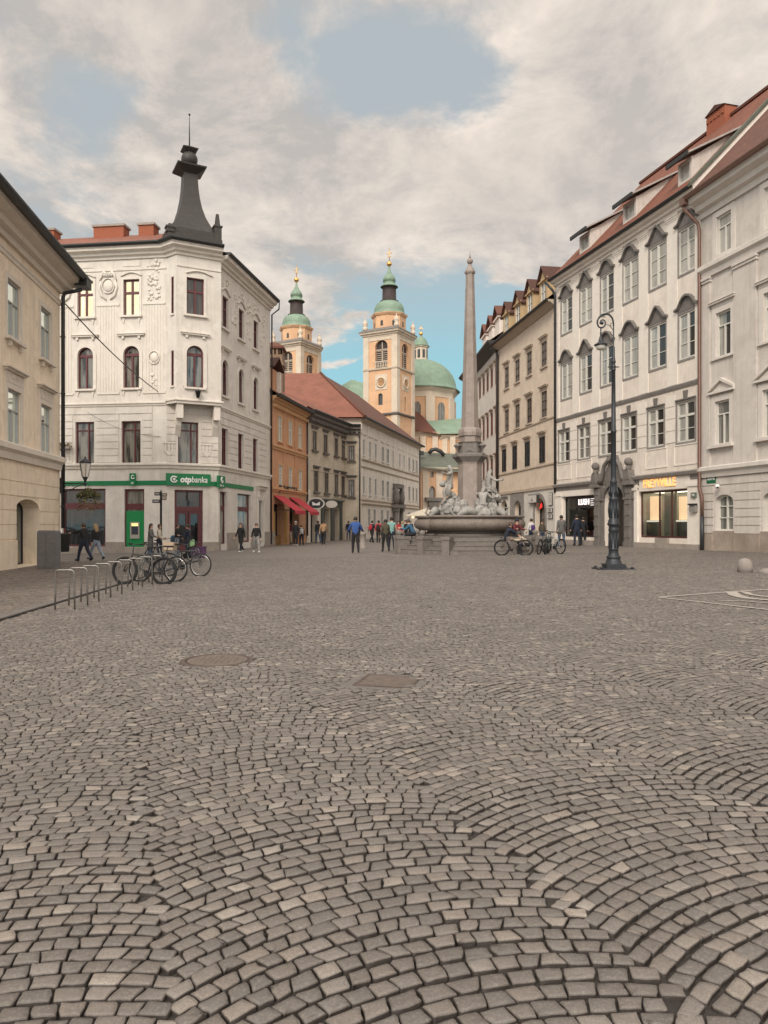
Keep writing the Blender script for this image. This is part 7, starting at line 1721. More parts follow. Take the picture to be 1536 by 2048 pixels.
# ================= BICYCLES =================
M_TYRE = mat('tyre_rubber', (.012, .012, .012), .85, .2, 20); M_CHROME = mat('chrome', (.45, .45, .44), .25, .1, metal=.95); M_BLKP = mat('black_paint', (.018, .018, .02), .35, .1)
def bicycle(label, M, col, r_=.34, wb=1.05, tyre=.022, basket=None, group=None, lean=0):
    M = M @ Matrix.Rotation(R(lean), 4, 'X'); t = thing('bicycle', label, 'bicycle', M, group)
    fm = mat(col[0], col[1], .35, .1, 8, coat=.4)
    A, Bq = Vector((-wb / 2, 0, r_)), Vector((wb / 2, 0, r_)); bb = Vector((-.10, 0, .28)); st = Vector((-.24, 0, .82)); hd0, hd1 = Vector((.36, 0, .80)), Vector((.40, 0, .62))
    b = MB(); 
    for p, q, w_ in ((bb, st, .017), (bb, hd1, .02), (st - Vector((-.03, 0, .08)), hd0 - Vector((0, 0, .03)), .016), (hd0 + Vector((-.02, 0, .06)), hd1, .02)): b.tube([p, q], w_, 7)
    for s in (-.06, .06): S = Vector((0, s, 0)); b.tube([bb + S * .5, A + S], .011, 5); b.tube([st - Vector((0, 0, .1)) + S * .4, A + S], .010, 5); b.tube([hd1 + S * .8, Bq * .5 + hd1 * .5 + S + Vector((.02, 0, 0)), Bq + S], .012, 5)
    b.build('frame', fm, t, M)
    for c_ in (A, Bq):
        b = MB(); b.tube([c_ + Vector((r_ * math.cos(k), 0, r_ * math.sin(k))) for k in [2 * math.pi * q / 32 for q in range(32)]], tyre, 6, 0, True); wh = b.build('wheel', M_TYRE, t, M)
        b = MB(); ri = r_ - tyre - .012; b.tube([c_ + Vector((ri * math.cos(k), 0, ri * math.sin(k))) for k in [2 * math.pi * q / 28 for q in range(28)]], .011, 5, 0, True); b.tube([c_ + Vector((0, -.05, 0)), c_ + Vector((0, .05, 0))], .022, 8)
        for k in range(18): a = 2 * math.pi * k / 18; b.tube([c_ + Vector((.02 * math.cos(a), .025 * (-1) ** k, .02 * math.sin(a))), c_ + Vector((ri * math.cos(a + .12), 0, ri * math.sin(a + .12)))], .0022, 3)
        b.build('rim', M_CHROME if tyre < .025 else M_BLKP, wh, M)
    b = MB(); b.tube([hd0, hd0 + Vector((-.03, 0, .16)), hd0 + Vector((.03, 0, .22))], .014, 6); h0 = hd0 + Vector((.03, 0, .22)); b.tube([h0 + Vector((-.16, -.29, .03)), h0 + Vector((-.02, -.22, .03)), h0, h0 + Vector((-.02, .22, .03)), h0 + Vector((-.16, .29, .03))], .012, 6); hb = b.build('handlebar', M_BLKP, t, M)
    b = MB()
    for s in (-1, 1): b.tube([h0 + Vector((-.10, s * .265, .03)), h0 + Vector((-.2, s * .31, .03))], .018, 6)
    b.build('grip', M_TYRE, hb, M)
    b = MB(); b.tube([st, st + Vector((-.03, 0, .12))], .013, 6); sd_ = st + Vector((-.03, 0, .14)); b.loft([[sd_ + Vector((x, w_ * s, z)) for s, z in ((-1, -.02), (-.6, .025), (.6, .025), (1, -.02))] for x, w_ in ((-.14, .07), (-.09, .08), (0, .045), (.13, .02))], 0); b.build('saddle', M_TYRE, t, M)
    b = MB(); b.M = T3(*bb) @ Matrix.Rotation(R(90), 4, 'X'); b.lathe([(.09, -.055), (.095, -.052), (.09, -.045), (.02, -.045)], 20); b.M = None; b.tube([bb + Vector((0, -.05, 0)), bb + Vector((.1, -.08, -.14)), bb + Vector((.1, -.16, -.14))], .011, 5); b.tube([bb + Vector((0, .05, 0)), bb + Vector((-.1, .08, .14)), bb + Vector((-.1, .16, .14))], .011, 5)
    b.tube([bb + Vector((0, -.05, .09)), A + Vector((0, -.05, .035))], .006, 4); b.tube([bb + Vector((0, -.05, -.09)), A + Vector((0, -.05, -.035))], .006, 4); b.build('crankset', M_BLKP, t, M)
    if basket:
        c_ = Vector((-wb / 2 + .02, 0, .78)) if basket == 'rear' else Vector((.62, 0, .78)); b = MB(); b.tube([A + Vector((0, .06, 0)), c_ + Vector((-.1, .06, -.03))], .008, 4); b.tube([A + Vector((0, -.06, 0)), c_ + Vector((-.1, -.06, -.03))], .008, 4)
        b.loft([[c_ + Vector((x * k, y * k, z)) for x, y in ((-.17, -.14), (.17, -.14), (.17, .14), (-.17, .14))] for k, z in ((.85, 0), (1.1, .24), (1.02, .24), (.8, .02))], 0, False); b.build('basket', mat('cream_basket', (.50, .38, .28), .8, .2, 20), t, M)
    return t
def bike_px(label, pl, pr, foot, flip, col, **k):
    a, b = gp(pl, foot), gp(pr, foot); c_ = (a + b) / 2; d = b - a; return bicycle(label, T3(c_.x, c_.y, G(c_.x)) @ RZ(math.atan2(d.y, d.x) + (math.pi if flip else 0)), col, **k)
GBK = 'bicycles at the hoop rack'
bike_px('black mountain bicycle with thick tyres nearest the camera at the rack', 245, 331, 1168, True, ('black_gloss', (.015, .015, .017)), tyre=.034, r_=.345, wb=1.12, lean=4, group=GBK)
bike_px('city bicycle with cream rear basket and thin wheels, rightmost at the rack', 340, 397, 1152, False, ('dark_grey_gloss', (.03, .032, .035)), basket='rear', lean=-5, group=GBK)
bike_px('thin wheeled dark bicycle half hidden behind the mountain bicycle', 278, 352, 1163, True, ('bluegrey_gloss', (.04, .05, .06)), lean=5, group=GBK)
bike_px('silver bicycle standing by the signpost behind the other parked bicycles', 300, 352, 1128, False, ('silver_gloss', (.35, .35, .34)), lean=-3, group=GBK)
bike_px('dark green bicycle beside the silver one in front of the bank door', 342, 390, 1124, True, ('green_gloss', (.03, .055, .045)), lean=3, group=GBK)
GFB = 'bicycles at the fountain'
bike_px('grey bicycle held by the man sitting on the fountain steps', 1004, 1050, 1111, False, ('red_grey_gloss', (.16, .12, .12)), tyre=.028, group=GFB)
for px_q, foot, ang, lab, col in ((1088, 1109, 62, 'left one of the three bicycles leaning at the right of the fountain', ('black_gloss', (0, 0, 0))), (1098, 1109, 70, 'middle one of the three bicycles leaning at the right of the fountain', ('green_gloss', (.03, .055, .045))), (1110, 1108, 115, 'bicycle with pale frame leaning furthest right of the fountain', ('silver_gloss', (.35, .35, .34)))):
    p = gp(px_q, foot); bicycle(lab, T3(p.x, p.y + .45, G(p.x)) @ RZ(R(ang)), col, lean=8, tyre=.027, group=GFB)
# hoop racks
M_STEEL = mat('galvanised_steel', (.22, .205, .19), .35, .2, 10, metal=.85)
HP = [(111, 148.7, 1219), (140, 173, 1211), (164, 195.8, 1203), (189.6, 219.8, 1195), (214, 241.3, 1188), (237, 263, 1181), (258, 282.5, 1174.5), (279, 302.6, 1169.5), (300, 322, 1164.5)]
hoop0 = None
ORD = ['nearest the camera', 'second from the camera', 'third from the camera', 'fourth from the camera', 'fifth from the camera', 'sixth from the camera, over the thick front tyre', 'seventh from the camera, before a frame', 'eighth from the camera, among the bicycles', 'farthest from the camera, behind the rear wheel']
for k, (l, r_, y) in enumerate(HP):
    a, c_ = gp(l, y), gp(r_, y); m_ = (a + c_) / 2; M2 = T3(m_.x, m_.y, G(m_.x))
    if hoop0 is None:
        w_ = .17; pts = [(-w_ - .012, 0, -.05), (-w_ - .004, 0, .30), (-w_, 0, .64)] + [(-w_ + .06 - .06 * math.cos(t_), 0, .66 + .06 * math.sin(t_)) for t_ in (.4, .8, 1.2, 1.57)] + [(w_ - .06 + .06 * math.sin(t_), 0, .66 + .06 * math.cos(t_)) for t_ in (0, .4, .8, 1.2)] + [(w_, 0, .64), (w_ + .004, 0, .30), (w_ + .012, 0, -.05)]
        b = MB(); b.tube(pts, .0165, 8); hoop0 = b.build('bike_rack_hoop', M_STEEL, None, M2); o = hoop0
    else: o = hoop0.copy(); C.objects.link(o); WM[o.name] = M2; o.matrix_basis = M2
    tag(o, 'steel bike rack hoop, ' + ORD[k], 'bike rack', 'steel bike rack hoops along the kerb')

# ================= STREET FURNITURE =================
M_LAMP = mat('lamp_iron', (.030, .034, .040), .45, .25, 6, .2, 40, metal=.3); M_LGLASS = mat('opal_glass', (.55, .52, .47), .25, .05)
p = gp(1227, 1138); LM = T3(p.x, p.y, p.z); kx = p.y / F
t = thing('street_lamp', 'tall black cast iron street lamp with a scrolled arm and hanging lantern', 'street lamp', LM)
def zl(y): return (1138 - y) * kx
prof = [(18, 1136), (18, 1128), (16, 1126), (13.5, 1119), (12.5, 1117), (14, 1115.5), (14, 1113.5), (11, 1111), (9.6, 1107), (9.2, 1100), (9.8, 1099), (9.8, 1097), (9, 1096), (9, 1064), (10, 1062), (10, 1058), (9.4, 1056), (9.4, 1052), (12, 1050), (12, 1047), (10.5, 1045), (10.5, 1040), (8.6, 1038), (8.4, 1002), (9.2, 1000), (9.4, 997), (7.4, 994), (6.8, 975), (6.4, 966), (7, 965), (7, 962), (5.5, 961), (5.2, 955), (4.9, 866), (5.8, 865), (5.8, 860), (4.7, 859), (4.1, 800), (3.6, 742), (4.6, 741), (4.6, 738), (3.6, 737), (4.8, 735), (4.8, 732), (3.6, 731), (3.4, 727), (4.4, 725), (4.4, 722), (3.4, 721), (3.6, 717), (2.8, 715), (2.6, 694), (1.3, 692), (1.2, 652)]
b = MB(); b.lathe([(r_ * kx, zl(y)) for r_, y in prof], 16); 
for k in range(8):
    a = k * math.pi / 4; b.tube([(9.2 * kx * math.cos(a), 9.2 * kx * math.sin(a), zl(1096)), (9.2 * kx * math.cos(a), 9.2 * kx * math.sin(a), zl(1066))], .022, 5); b.tube([(8.6 * kx * math.cos(a), 8.6 * kx * math.sin(a), zl(1036)), (9.3 * kx * math.cos(a), 9.3 * kx * math.sin(a), zl(1020)), (8.5 * kx * math.cos(a), 8.5 * kx * math.sin(a), zl(1004))], [.02, .035, .02], 5); b.tube([(7.6 * kx * math.cos(a), 7.6 * kx * math.sin(a), zl(993)), (8.2 * kx * math.cos(a), 8.2 * kx * math.sin(a), zl(985)), (6.9 * kx * math.cos(a), 6.9 * kx * math.sin(a), zl(972))], [.015, .035, .015], 5)
b.box(-.17, .17, -.012, .012, zl(735), zl(733)); b.build('post', M_LAMP, t, LM)
b = MB(); b.box(-.28, .28, -.28, .28, -.05, .16); b.box(-.55, .55, -.42, .42, -.05, .03)
for q in ((-.46, -.33), (.46, -.33), (-.46, .33), (.46, .33)): b.lathe([(.05, .03), (.05, .07), (.02, .09)], 8, (*q, 0))
b.build('base_plate', M_LAMP, t, LM)
b = MB(); sc = [(0, 652), (0, 648), (-.5, 643), (-3, 635), (-8, 629.5), (-15, 627.5), (-22, 629), (-28, 634), (-32, 641), (-32.5, 647), (-30, 653), (-26, 655.5), (-21, 655), (-17.5, 651.5), (-16, 646.5), (-17.5, 641.5), (-21, 639.5), (-25, 641), (-26.5, 645), (-25, 648)]
b.tube([(x * kx, 0, zl(y)) for x, y in sc], [.02, .024, .026, .028, .03, .03, .03, .03, .028, .026, .026, .026, .025, .024, .023, .022, .022, .024, .03, .04], 7); b.sphere((-23 * kx, 0, zl(646)), 3.4 * kx, 10, 8)
b.tube([(-14 * kx, 0, zl(649)), (-8 * kx, 0, zl(651)), (-3 * kx, 0, zl(657)), (0, 0, zl(661))], .011, 5); b.tube([(-19 * kx, 0, zl(629)), (-21 * kx, 0, zl(634)), (-17 * kx, 0, zl(635)), (-18 * kx, 0, zl(632))], .01, 5); b.tube([(-1 * kx, 0, zl(645)), (-6 * kx, 0, zl(648)), (-6 * kx, 0, zl(652)), (-3 * kx, 0, zl(652))], .01, 5); b.tube([(0, 0, zl(672)), (-5 * kx, 0, zl(668)), (-6 * kx, 0, zl(664)), (-3 * kx, 0, zl(664))], .01, 5); b.build('scroll_arm', M_LAMP, t, LM)
LN = LM @ T3(-25.5 * kx, 0, 0); b = MB(); b.lathe([(1.0 * kx, zl(655)), (1.6 * kx, zl(657)), (1.2 * kx, zl(664)), (2.2 * kx, zl(666)), (1.6 * kx, zl(670)), (3.2 * kx, zl(676)), (5 * kx, zl(683)), (7.5 * kx, zl(686)), (13 * kx, zl(689)), (13 * kx, zl(690.5)), (9 * kx, zl(690.5)), (9 * kx, zl(691.5))], 18); ln = b.build('lantern', M_LAMP, t, LN)
b = MB(); b.lathe([(9 * kx, zl(690.6)), (9.3 * kx, zl(694)), (8 * kx, zl(698.5)), (4 * kx, zl(700)), (.01, zl(700.5))], 18); b.build('glass_bowl', M_LGLASS, ln, LN)
# wall lantern with hanging basket on the ochre house corner
wp = fL.W(L1 - .05, .14, 0); zz0 = at(166, 966, 33.6).z; M2 = T3(wp.x, wp.y, 0) @ RZ(math.atan2(fL.d.x * 0 + .0, 1))
t = thing('wall_lantern', 'black bracket lantern with a frosted shade on the corner of the ochre house', 'wall lantern', T3(wp.x, wp.y, zz0)); M2 = T3(wp.x, wp.y, zz0)
b = MB(); b.box(-.16, .02, -.06, .06, -.45, .25); b.tube([(0, 0, 0), (1.15, 0, 0)], .028, 7); b.tube([(0, 0, -.38), (.3, 0, -.33), (.7, 0, -.12), (1.0, 0, -.03)], .022, 6); b.tube([(.08, 0, -.1), (.2, 0, -.22), (.32, 0, -.12), (.2, 0, -.06), (.14, 0, -.13)], .016, 5); b.tube([(.4, 0, -.03), (.5, 0, -.14), (.62, 0, -.05)], .014, 5); b.build('bracket', M_LAMP, t, M2)
b = MB(); b.lathe([(.03, -.12), (.06, -.05), (.03, .02), (.05, .10), (.12, .25), (.14, .30)], 8, (1.04, 0, 0)); b.lathe([(.26, .92), (.27, .96), (.14, 1.08), (.05, 1.14), (.03, 1.24)], 8, (1.04, 0, 0)); 
for k in range(6): a = k * math.pi / 3; b.tube([(1.04 + .14 * math.cos(a), .14 * math.sin(a), .30), (1.04 + .26 * math.cos(a), .26 * math.sin(a), .93)], .012, 4)
b.build('lantern_frame', M_LAMP, t, M2); b = MB(); b.lathe([(.13, .30), (.245, .92)], 6, (1.04, 0, 0), 0, False); b.build('shade', mat('frosted_shade', (.74, .68, .62), .4, .1), t, M2)
M_LEAF = mat('basket_leaves', (.075, .085, .03), .7, .5, 12); M_LEAFY = mat('basket_dry_leaves', (.17, .13, .055), .7, .5, 12)
b = MB(); rq = random.Random(9); hbp = Vector((wp.x + 1.2, wp.y, zz0 - .50))
t = thing('hanging_basket', 'hanging flower basket with trailing leaves under the wall lantern', 'hanging basket', T3(*hbp)); M2 = T3(*hbp)
b.lathe([(.02, -.18), (.16, -.14), (.24, -.02), (.25, .02)], 12); [b.tube([(.22 * math.cos(a), .22 * math.sin(a), .0), (0, 0, .48)], .006, 4) for a in (0, 2.1, 4.2)]; b.build('basket', M_LAMP, t, M2)
b = MB()
for k in range(1100):
    a = rq.uniform(0, 6.28); r_ = rq.random() ** .6 * .50; z = .22 * math.cos(r_ * 3.4) + rq.gauss(0, .05) - .05; 
    if k % 4 == 0: r_ = rq.uniform(.30, .56); z = -rq.random() ** 1.3 * .75
    c_ = Vector((r_ * math.cos(a), r_ * math.sin(a), z)); s_ = rq.uniform(.035, .085); u = Vector((rq.gauss(0, 1), rq.gauss(0, 1), rq.gauss(0, .6))).normalized(); w_ = u.orthogonal().normalized()
    b.face([c_ - u * s_, c_ + w_ * s_ * .5, c_ + u * s_, c_ - w_ * s_ * .5], 1 if (k % 3 == 0 or z < -.25) else 0)
b.build('foliage', [M_LEAF, M_LEAFY], t, M2)
# second little window-box plant on the bank wall
fp = f1.W(f1.s_of(134), .3, f1.z_of(134, 894)); t = thing('wall_planter', 'small planter of dried flowers mounted on the white wall beside the ochre house', 'planter', T3(*fp)); M2 = T3(*fp); b = MB()
b.box(-.35, .35, -.14, .14, -.14, .0)
for q in (-.25, 0, .25): b.tube([(q, 0, -.14), (q, .25, -.9)], .012, 4)
b.build('trough', M_PLINTH, t, M2); b = MB()
for k in range(160): c_ = Vector((rq.uniform(-.4, .4), rq.uniform(-.18, .18), rq.uniform(-.02, .2))); u = Vector((rq.gauss(0, 1), rq.gauss(0, 1), rq.gauss(0, 1))).normalized() * .05; w_ = u.orthogonal().normalized() * .025; b.face([c_ - u, c_ + w_, c_ + u, c_ - w_])
b.build('foliage', M_LEAFY, t, M2)
# grey utility cabinet, litter bin
p = gp(98, 1137.5); CMx = T3(p.x, p.y, p.z) @ RZ(R(-3)); t = thing('utility_cabinet', 'grey stone clad utility cabinet standing against the ochre house', 'cabinet', CMx); M_CAB = mat('cabinet_grey', (.155, .15, .15), .75, .2, 8, .4, 90, grime=.4)
b = MB(); w_ = .36; 
def rect(q, z): return [(-w_ * q, -.2 * q, z), (w_ * q, -.2 * q, z), (w_ * q, .2 * q, z), (-w_ * q, .2 * q, z)]
b.loft([rect(1, -.1), rect(1, 1.36), rect(.96, 1.42), rect(.86, 1.45)], 0, False); b.build('body', M_CAB, t, CMx); b = MB(); b.box(-.335, -.008, -.212, -.202, .06, 1.3); b.box(.008, .335, -.212, -.202, .06, .62); b.box(.008, .335, -.212, -.202, .64, 1.3); b.build('door', M_CAB, t, CMx)
p = gp(127, 1128); CMx = T3(p.x, p.y, p.z); t = thing('litter_bin', 'dark litter bin on a post beside the grey utility cabinet', 'litter bin', CMx); b = MB(); b.lathe([(.19, .52), (.23, .55), (.255, 1.25), (.27, 1.27), (.27, 1.31), (.24, 1.32), (.22, 1.1)], 16); b.build('bucket', M_TIN, t, CMx); b = MB(); b.tube([(-.3, 0, -.1), (-.3, 0, 1.35)], .035, 8); b.box(-.3, -.2, -.02, .02, .7, .75); b.box(-.3, -.2, -.02, .02, 1.1, 1.15); b.build('post', M_TIN, t, CMx)
# fingerpost
p = gp(322, 1117); CMx = T3(p.x, p.y, p.z); t = thing('signpost', 'dark tourist signpost with finger boards behind the parked bicycles', 'signpost', CMx); zz = lambda y: (1117 - y) / F * p.y
b = MB(); b.lathe([(.09, -.1), (.09, .3), (.06, .35), (.055, zz(988)), (.08, zz(987)), (.02, zz(980))], 10); b.build('pole', M_TIN, t, CMx); M_FB = mat('brown_fingerboard', (.14, .09, .06), .6, .2); M_WLET = mat('white_letters', (.75, .73, .70), .5, 0)
for l, r_, y0, y1, mm in ((309, 321, 984, 991, M_TIN), (323.5, 334, 986, 993, M_FB), (323.5, 333, 993.6, 1000, M_FB), (305, 320.5, 999, 1006, M_TIN)):
    x0, x1 = (l - 322) / F * p.y, (r_ - 322) / F * p.y; b = MB(); b.box(x0, x1, -.02, .02, zz(y1), zz(y0)); f = b.build('finger_board', mm, t, CMx); lettering('GRAD' if x0 < 0 else 'TRG', .13, M_WLET, f, CMx @ T3((x0 + x1) / 2, -.026, (zz(y0) + zz(y1)) / 2), width=abs(x1 - x0) * .75, ext=.003)
# bollards
M_BOL = mat('bollard_stone', (.26, .225, .20), .85, .2, 6, .5, 60, grime=.4)
p = gp(726, 1097); CMx = T3(p.x, p.y, p.z); b = MB(); b.lathe([(.22, -.1), (.22, .08), (.185, .1), (.175, .85), (.2, .88), (.2, .95), (.12, 1.04), (.02, 1.07)], 14); tag(b.build('bollard', M_BOL, None, CMx), 'grey stone bollard beside the man in the royal blue jacket', 'bollard')
p = gp(1490, 1144); CMx = T3(p.x, p.y, p.z); b = MB(); b.lathe([(.20, -.05), (.20, .16), (.185, .26), (.13, .345), (.06, .375), (.005, .38)], 20); tag(b.build('bollard', M_BOL, None, CMx), 'low domed stone bollard near the right edge of the square', 'bollard')
p = gp(1534, 1146); CMx = T3(p.x, p.y, p.z); b = MB(); b.lathe([(.22, -.05), (.22, .05), (.1, .12), (.005, .13)], 16); tag(b.build('bollard', M_BOL, None, CMx), 'flat pale stone stub at the very right edge of the square', 'bollard')
# cafe parasol
Y = 62.; c_ = at(851, 1017, Y); CMx = T3(c_.x, c_.y, G(c_.x)); t = thing('parasol', 'cream cafe parasol with small warm lamps behind the fountain', 'parasol', CMx); za = c_.z - G(c_.x); b = MB(); hw = 1.75
b.loft([[(hw * math.cos(k * math.pi / 4), hw * math.sin(k * math.pi / 4), za - .62) for k in range(8)], [(.75 * math.cos(k * math.pi / 4), .75 * math.sin(k * math.pi / 4), za - .22) for k in range(8)], [(.02 * math.cos(k * math.pi / 4), .02 * math.sin(k * math.pi / 4), za) for k in range(8)]], 0, False); b.loft([[(hw * math.cos(k * math.pi / 4), hw * math.sin(k * math.pi / 4), za - z) for k in range(8)] for z in (.72, .621)], 0, False, True, False); b.build('canopy', CREAMC, t, CMx); b = MB(); b.tube([(0, 0, -.1), (0, 0, za)], .04, 8); b.build('pole', M_BLKP, t, CMx)
b = MB(); b.sphere((-1.1, -1.2, za - .72), .10, 10, 8); b.sphere((1.25, -1.1, za - .70), .14, 10, 8); b.build('lamp', mat('warm_bulb', (1, .8, .5), .5, 0, emit=(1, .62, .22, 2.2)), t, CMx)
# ================= SIGNS =================
M_GREEN = mat('bank_green', (.0, .165, .052), .5, .08, 3); M_ATMG = mat('atm_green', (.0, .21, .055), .45, .08, 2); M_WSIGN = mat('sign_white', (.80, .79, .77), .5, 0)
z0, z1 = f1.z_of(330, 970), f1.z_of(330, 961)
t = thing('sign_band', 'thin green fascia band wrapping round the bank above the ground floor', 'sign', f1.M @ T3(0, -.05, z0)); b = MB(); b.M = f1.M; b.box(2, f1.L, -.05, -.005, z0, z1); b.M = f2.M; b.box(0, f2.L, -.05, -.005, z0, z1); b.M = f3.M; b.box(.02, f3.s_of(506), -.05, -.005, z0, z1); b.M = None; b.build('fascia', M_GREEN, t)
sa, sb = f2.s_of(332, .1), f2.s_of(421, .1); zc = (f2.z_of(376, 947.5, .1) + f2.z_of(376, 971.5, .1)) / 2; hh = (f2.z_of(376, 947.5, .1) - f2.z_of(376, 971.5, .1)) / 2; SM = f2.M @ T3((sa + sb) / 2, -.10, zc); sa, sb = (sa - sb) / 2, (sb - sa) / 2
t = thing('bank_sign', 'green bank sign with white lettering and round emblem over the corner door', 'sign', SM); b = MB(); b.box(sa, sb, -.06, .07, -hh, hh); bd = b.build('board', M_GREEN, t, SM)
ww_ = sb - sa; lettering('otp', .52, M_WSIGN, bd, SM @ T3(sa + ww_ * .43, -.075, 0), width=ww_ * .25, bold=.022, shear=.12, ext=.012); lettering('banka', .52, M_WSIGN, bd, SM @ T3(sa + ww_ * .74, -.075, .0), width=ww_ * .36, bold=.004, shear=.12, ext=.012)
b = MB(); b.M = SM @ T3(sa + ww_ * .17, -.075, 0) @ Matrix.Rotation(R(90), 4, 'X'); r_ = hh * .62
b.tube([(r_ * .78 * math.cos(q), r_ * .78 * math.sin(q), 0) for q in [R(55) + R(290) * k / 22 for k in range(23)]], r_ * .20, 6); b.sphere((r_ * .05, 0, 0), r_ * .36, 12, 6, 0, 1, 1, .25); b.tube([(r_ * .3, r_ * .3, 0), (r_ * .85, r_ * .85, 0)], r_ * .12, 5); b.M = None; b.build('emblem', M_WSIGN, bd)
def sign_box(name, label, fr, l, r_, top, bot, m, off=.06, th=.06, txts=(), cat='sign'):
    pm = (l + r_) / 2; a, c_ = fr.s_of(l, off), fr.s_of(r_, off); z1, z0 = fr.z_of(pm, top, off), fr.z_of(pm, bot, off); M2 = fr.M @ T3((a + c_) / 2, -off, (z0 + z1) / 2); w_, h = (c_ - a) / 2, (z1 - z0) / 2
    t = thing(name, label, cat, M2); b = MB(); b.box(-w_, w_, -th / 2, th / 2 + max(0, off - th - .004), -h, h); bd = b.build('board', m, t, M2)
    for tx, sz, zf, wf, lm in txts: lettering(tx, h * 2 * sz, lm, bd, M2 @ T3(0, -th / 2 - .006, h * zf), width=w_ * 2 * wf, ext=.004, bold=.004)
    return t, M2, w_, h
t, M2, w_, h = sign_box('bank_side_sign', 'small square green bank sign at the right of the long bank sign', f3, 435.5, 449, 952, 976, M_GREEN, .12, .1, [('24 h', .22, -.62, .55, M_WSIGN)]); b = MB(); b.M = M2 @ T3(0, -.06, h * .3) @ Matrix.Rotation(R(90), 4, 'X'); b.tube([(.16 * math.cos(q), .16 * math.sin(q), 0) for q in [R(55) + R(290) * k / 16 for k in range(17)]], .04, 6); b.sphere((0, 0, 0), .07, 8, 5, 0, 1, 1, .3); b.M = None; b.build('emblem', M_WSIGN, t)
t, M2, w_, h = sign_box('projecting_bank_sign', 'small green bank sign standing above the fascia band over the cash machine', f1, 259.5, 271, 946.5, 971, M_GREEN, .12, .1, [('24', .22, -.62, .4, M_WSIGN)]); b = MB(); b.M = M2 @ T3(w_ * .25, -.06, h * .35) @ Matrix.Rotation(R(90), 4, 'X'); b.tube([(.10 * math.cos(q), .10 * math.sin(q), 0) for q in [R(55) + R(290) * k / 16 for k in range(17)]], .03, 6); b.M = None; b.build('emblem', M_WSIGN, t)
o = a1[1]; a, c_ = o[0] + .13, o[1] - .02; zA, zB_ = o[2], f1.z_of(268, 1022); M2 = f1.M @ T3((a + c_) / 2, .06, zA); w_ = (c_ - a) / 2
t = thing('cash_machine', 'bright green cash machine panel with a lit screen in the bank front', 'cash machine', M2); b = MB(); b.box(-w_, w_, -.05, .08, .01, zB_ - zA); bd = b.build('panel', M_ATMG, t, M2); k_ = (zB_ - zA) / 72
M_ATMF = mat('atm_fascia', (.36, .33, .29), .4, .15, 6); b = MB(); x0, x1 = -w_ * .52, w_ * .52; za, zb2 = k_ * 17, k_ * 50
for q in ((x0, x0 + .07, za, zb2), (x1 - .07, x1, za, zb2), (x0 + .07, x1 - .07, zb2 - .06, zb2), (x0 + .07, x1 - .07, za, za + .1)): b.box(q[0], q[1], -.12, -.051, q[2], q[3])
b.box(x0 + .071, x1 - .071, -.10, -.051, za + .101, za + .24); b.build('fascia', M_ATMF, t, M2)
b = MB(); b.box(x0 + .075, x1 - .075, -.06, -.051, za + .245, zb2 - .26); b.box(-.1, .12, -.13, -.061, za + .30, za + .34); b.box(-.12, .05, -.075, -.061, za + .45, zb2 - .4); b.build('screen', mat('atm_screen', (.05, .06, .09), .2, .6, 9), t, M2)
b = MB(); b.box(x0 + .075, x1 - .075, -.08, -.052, zb2 - .25, zb2 - .07); b.build('lit_strip', mat('atm_light', (.9, .75, .3), .5, .2, 8, emit=(1, .78, .3, .6)), t, M2)
M_LETG = mat('backlit_amber_letters', (.85, .5, .2), .5, .05, emit=(1, .46, .14, .5)); sa, sb = fR2.s_of(1289.5, .05), fR2.s_of(1354, .05); zc = (fR2.z_of(1322, 957, .05) + fR2.z_of(1322, 976, .05)) / 2; M2 = fR2.M @ T3((sa + sb) / 2, -.14, zc)
t = thing('jeweller_sign', 'glowing amber capital letters on the fascia above the right shop window', 'sign', M2); lettering('FREYWILLE', .62, M_LETG, t, M2, width=sb - sa, ext=.03, bold=.004)
b = MB(); b.box(fR2.s_of(1282), fR2.s_of(1383), -.118, .0, fR2.z_of(1330, 979.5), fR2.z_of(1330, 952)); b.box(.4, fR2.s_of(1191), -.118, .0, lush[3] + .01, z_cor - .43); b.build('shop_fascia', M_BAND, palace, fR2.M)
sa, sb = lush[0] + (lush[1] - lush[0]) * .46, lush[0] + (lush[1] - lush[0]) * .78; M2 = fR2.M @ T3((sa + sb) / 2, .05, lush[3] - .42); M_LSH = mat('backlit_white_letters', (.9, .86, .84), .5, 0, emit=(1, .88, .86, .6))
t = thing('soap_shop_sign', 'backlit white capital letters on the black shopfront left of the portal', 'sign', M2); lettering('LUSH', .52, M_LSH, t, M2, width=sb - sa, ext=.02, bold=.008, spacing=1.1)
b = MB(); x = (sb - sa) / 2 + .17
for k in range(4): b.box(x, x + .42 - .05 * (k % 2), -.01, .01, .17 - k * .13, .205 - k * .13)
b.build('small_print', M_LSH, t, M2); b = MB(); b.box(lush[0] + (lush[1] - lush[0]) * .35, lush[1] - .07, .07, .10, lush[3] - .80, lush[3] - .1); b.build('sign_backing', M_BKF, palace, fR2.M)
sign_box('street_name_plate', 'green street name plate on the grey house beside the copper downpipe', fR1, 1413.5, 1432, 949.5, 967, mat('plate_green', (.012, .13, .06), .4, .05), .03, .02, [('MESTNI TRG', .34, 0, .78, M_WSIGN)])
sign_box('house_number_plate', 'small green house number plate on the pier beside the jeweller window', fR2, 1381.5, 1391, 985, 995, mat('plate_grey_green', (.14, .17, .13), .4, .1), .20, .02, [('18', .5, 0, .5, M_WSIGN)])
t, M2, w_, h = sign_box('letter_box', 'dark topped letter box on the pier beside the jeweller window', fR2, 1380, 1391, 1010, 1024, M_STONE, .24, .1, cat='letter box'); b = MB(); b.box(-w_ - .04, w_ + .04, -.12, .08, h, h + .07); b.build('lid', M_BKF, t, M2)
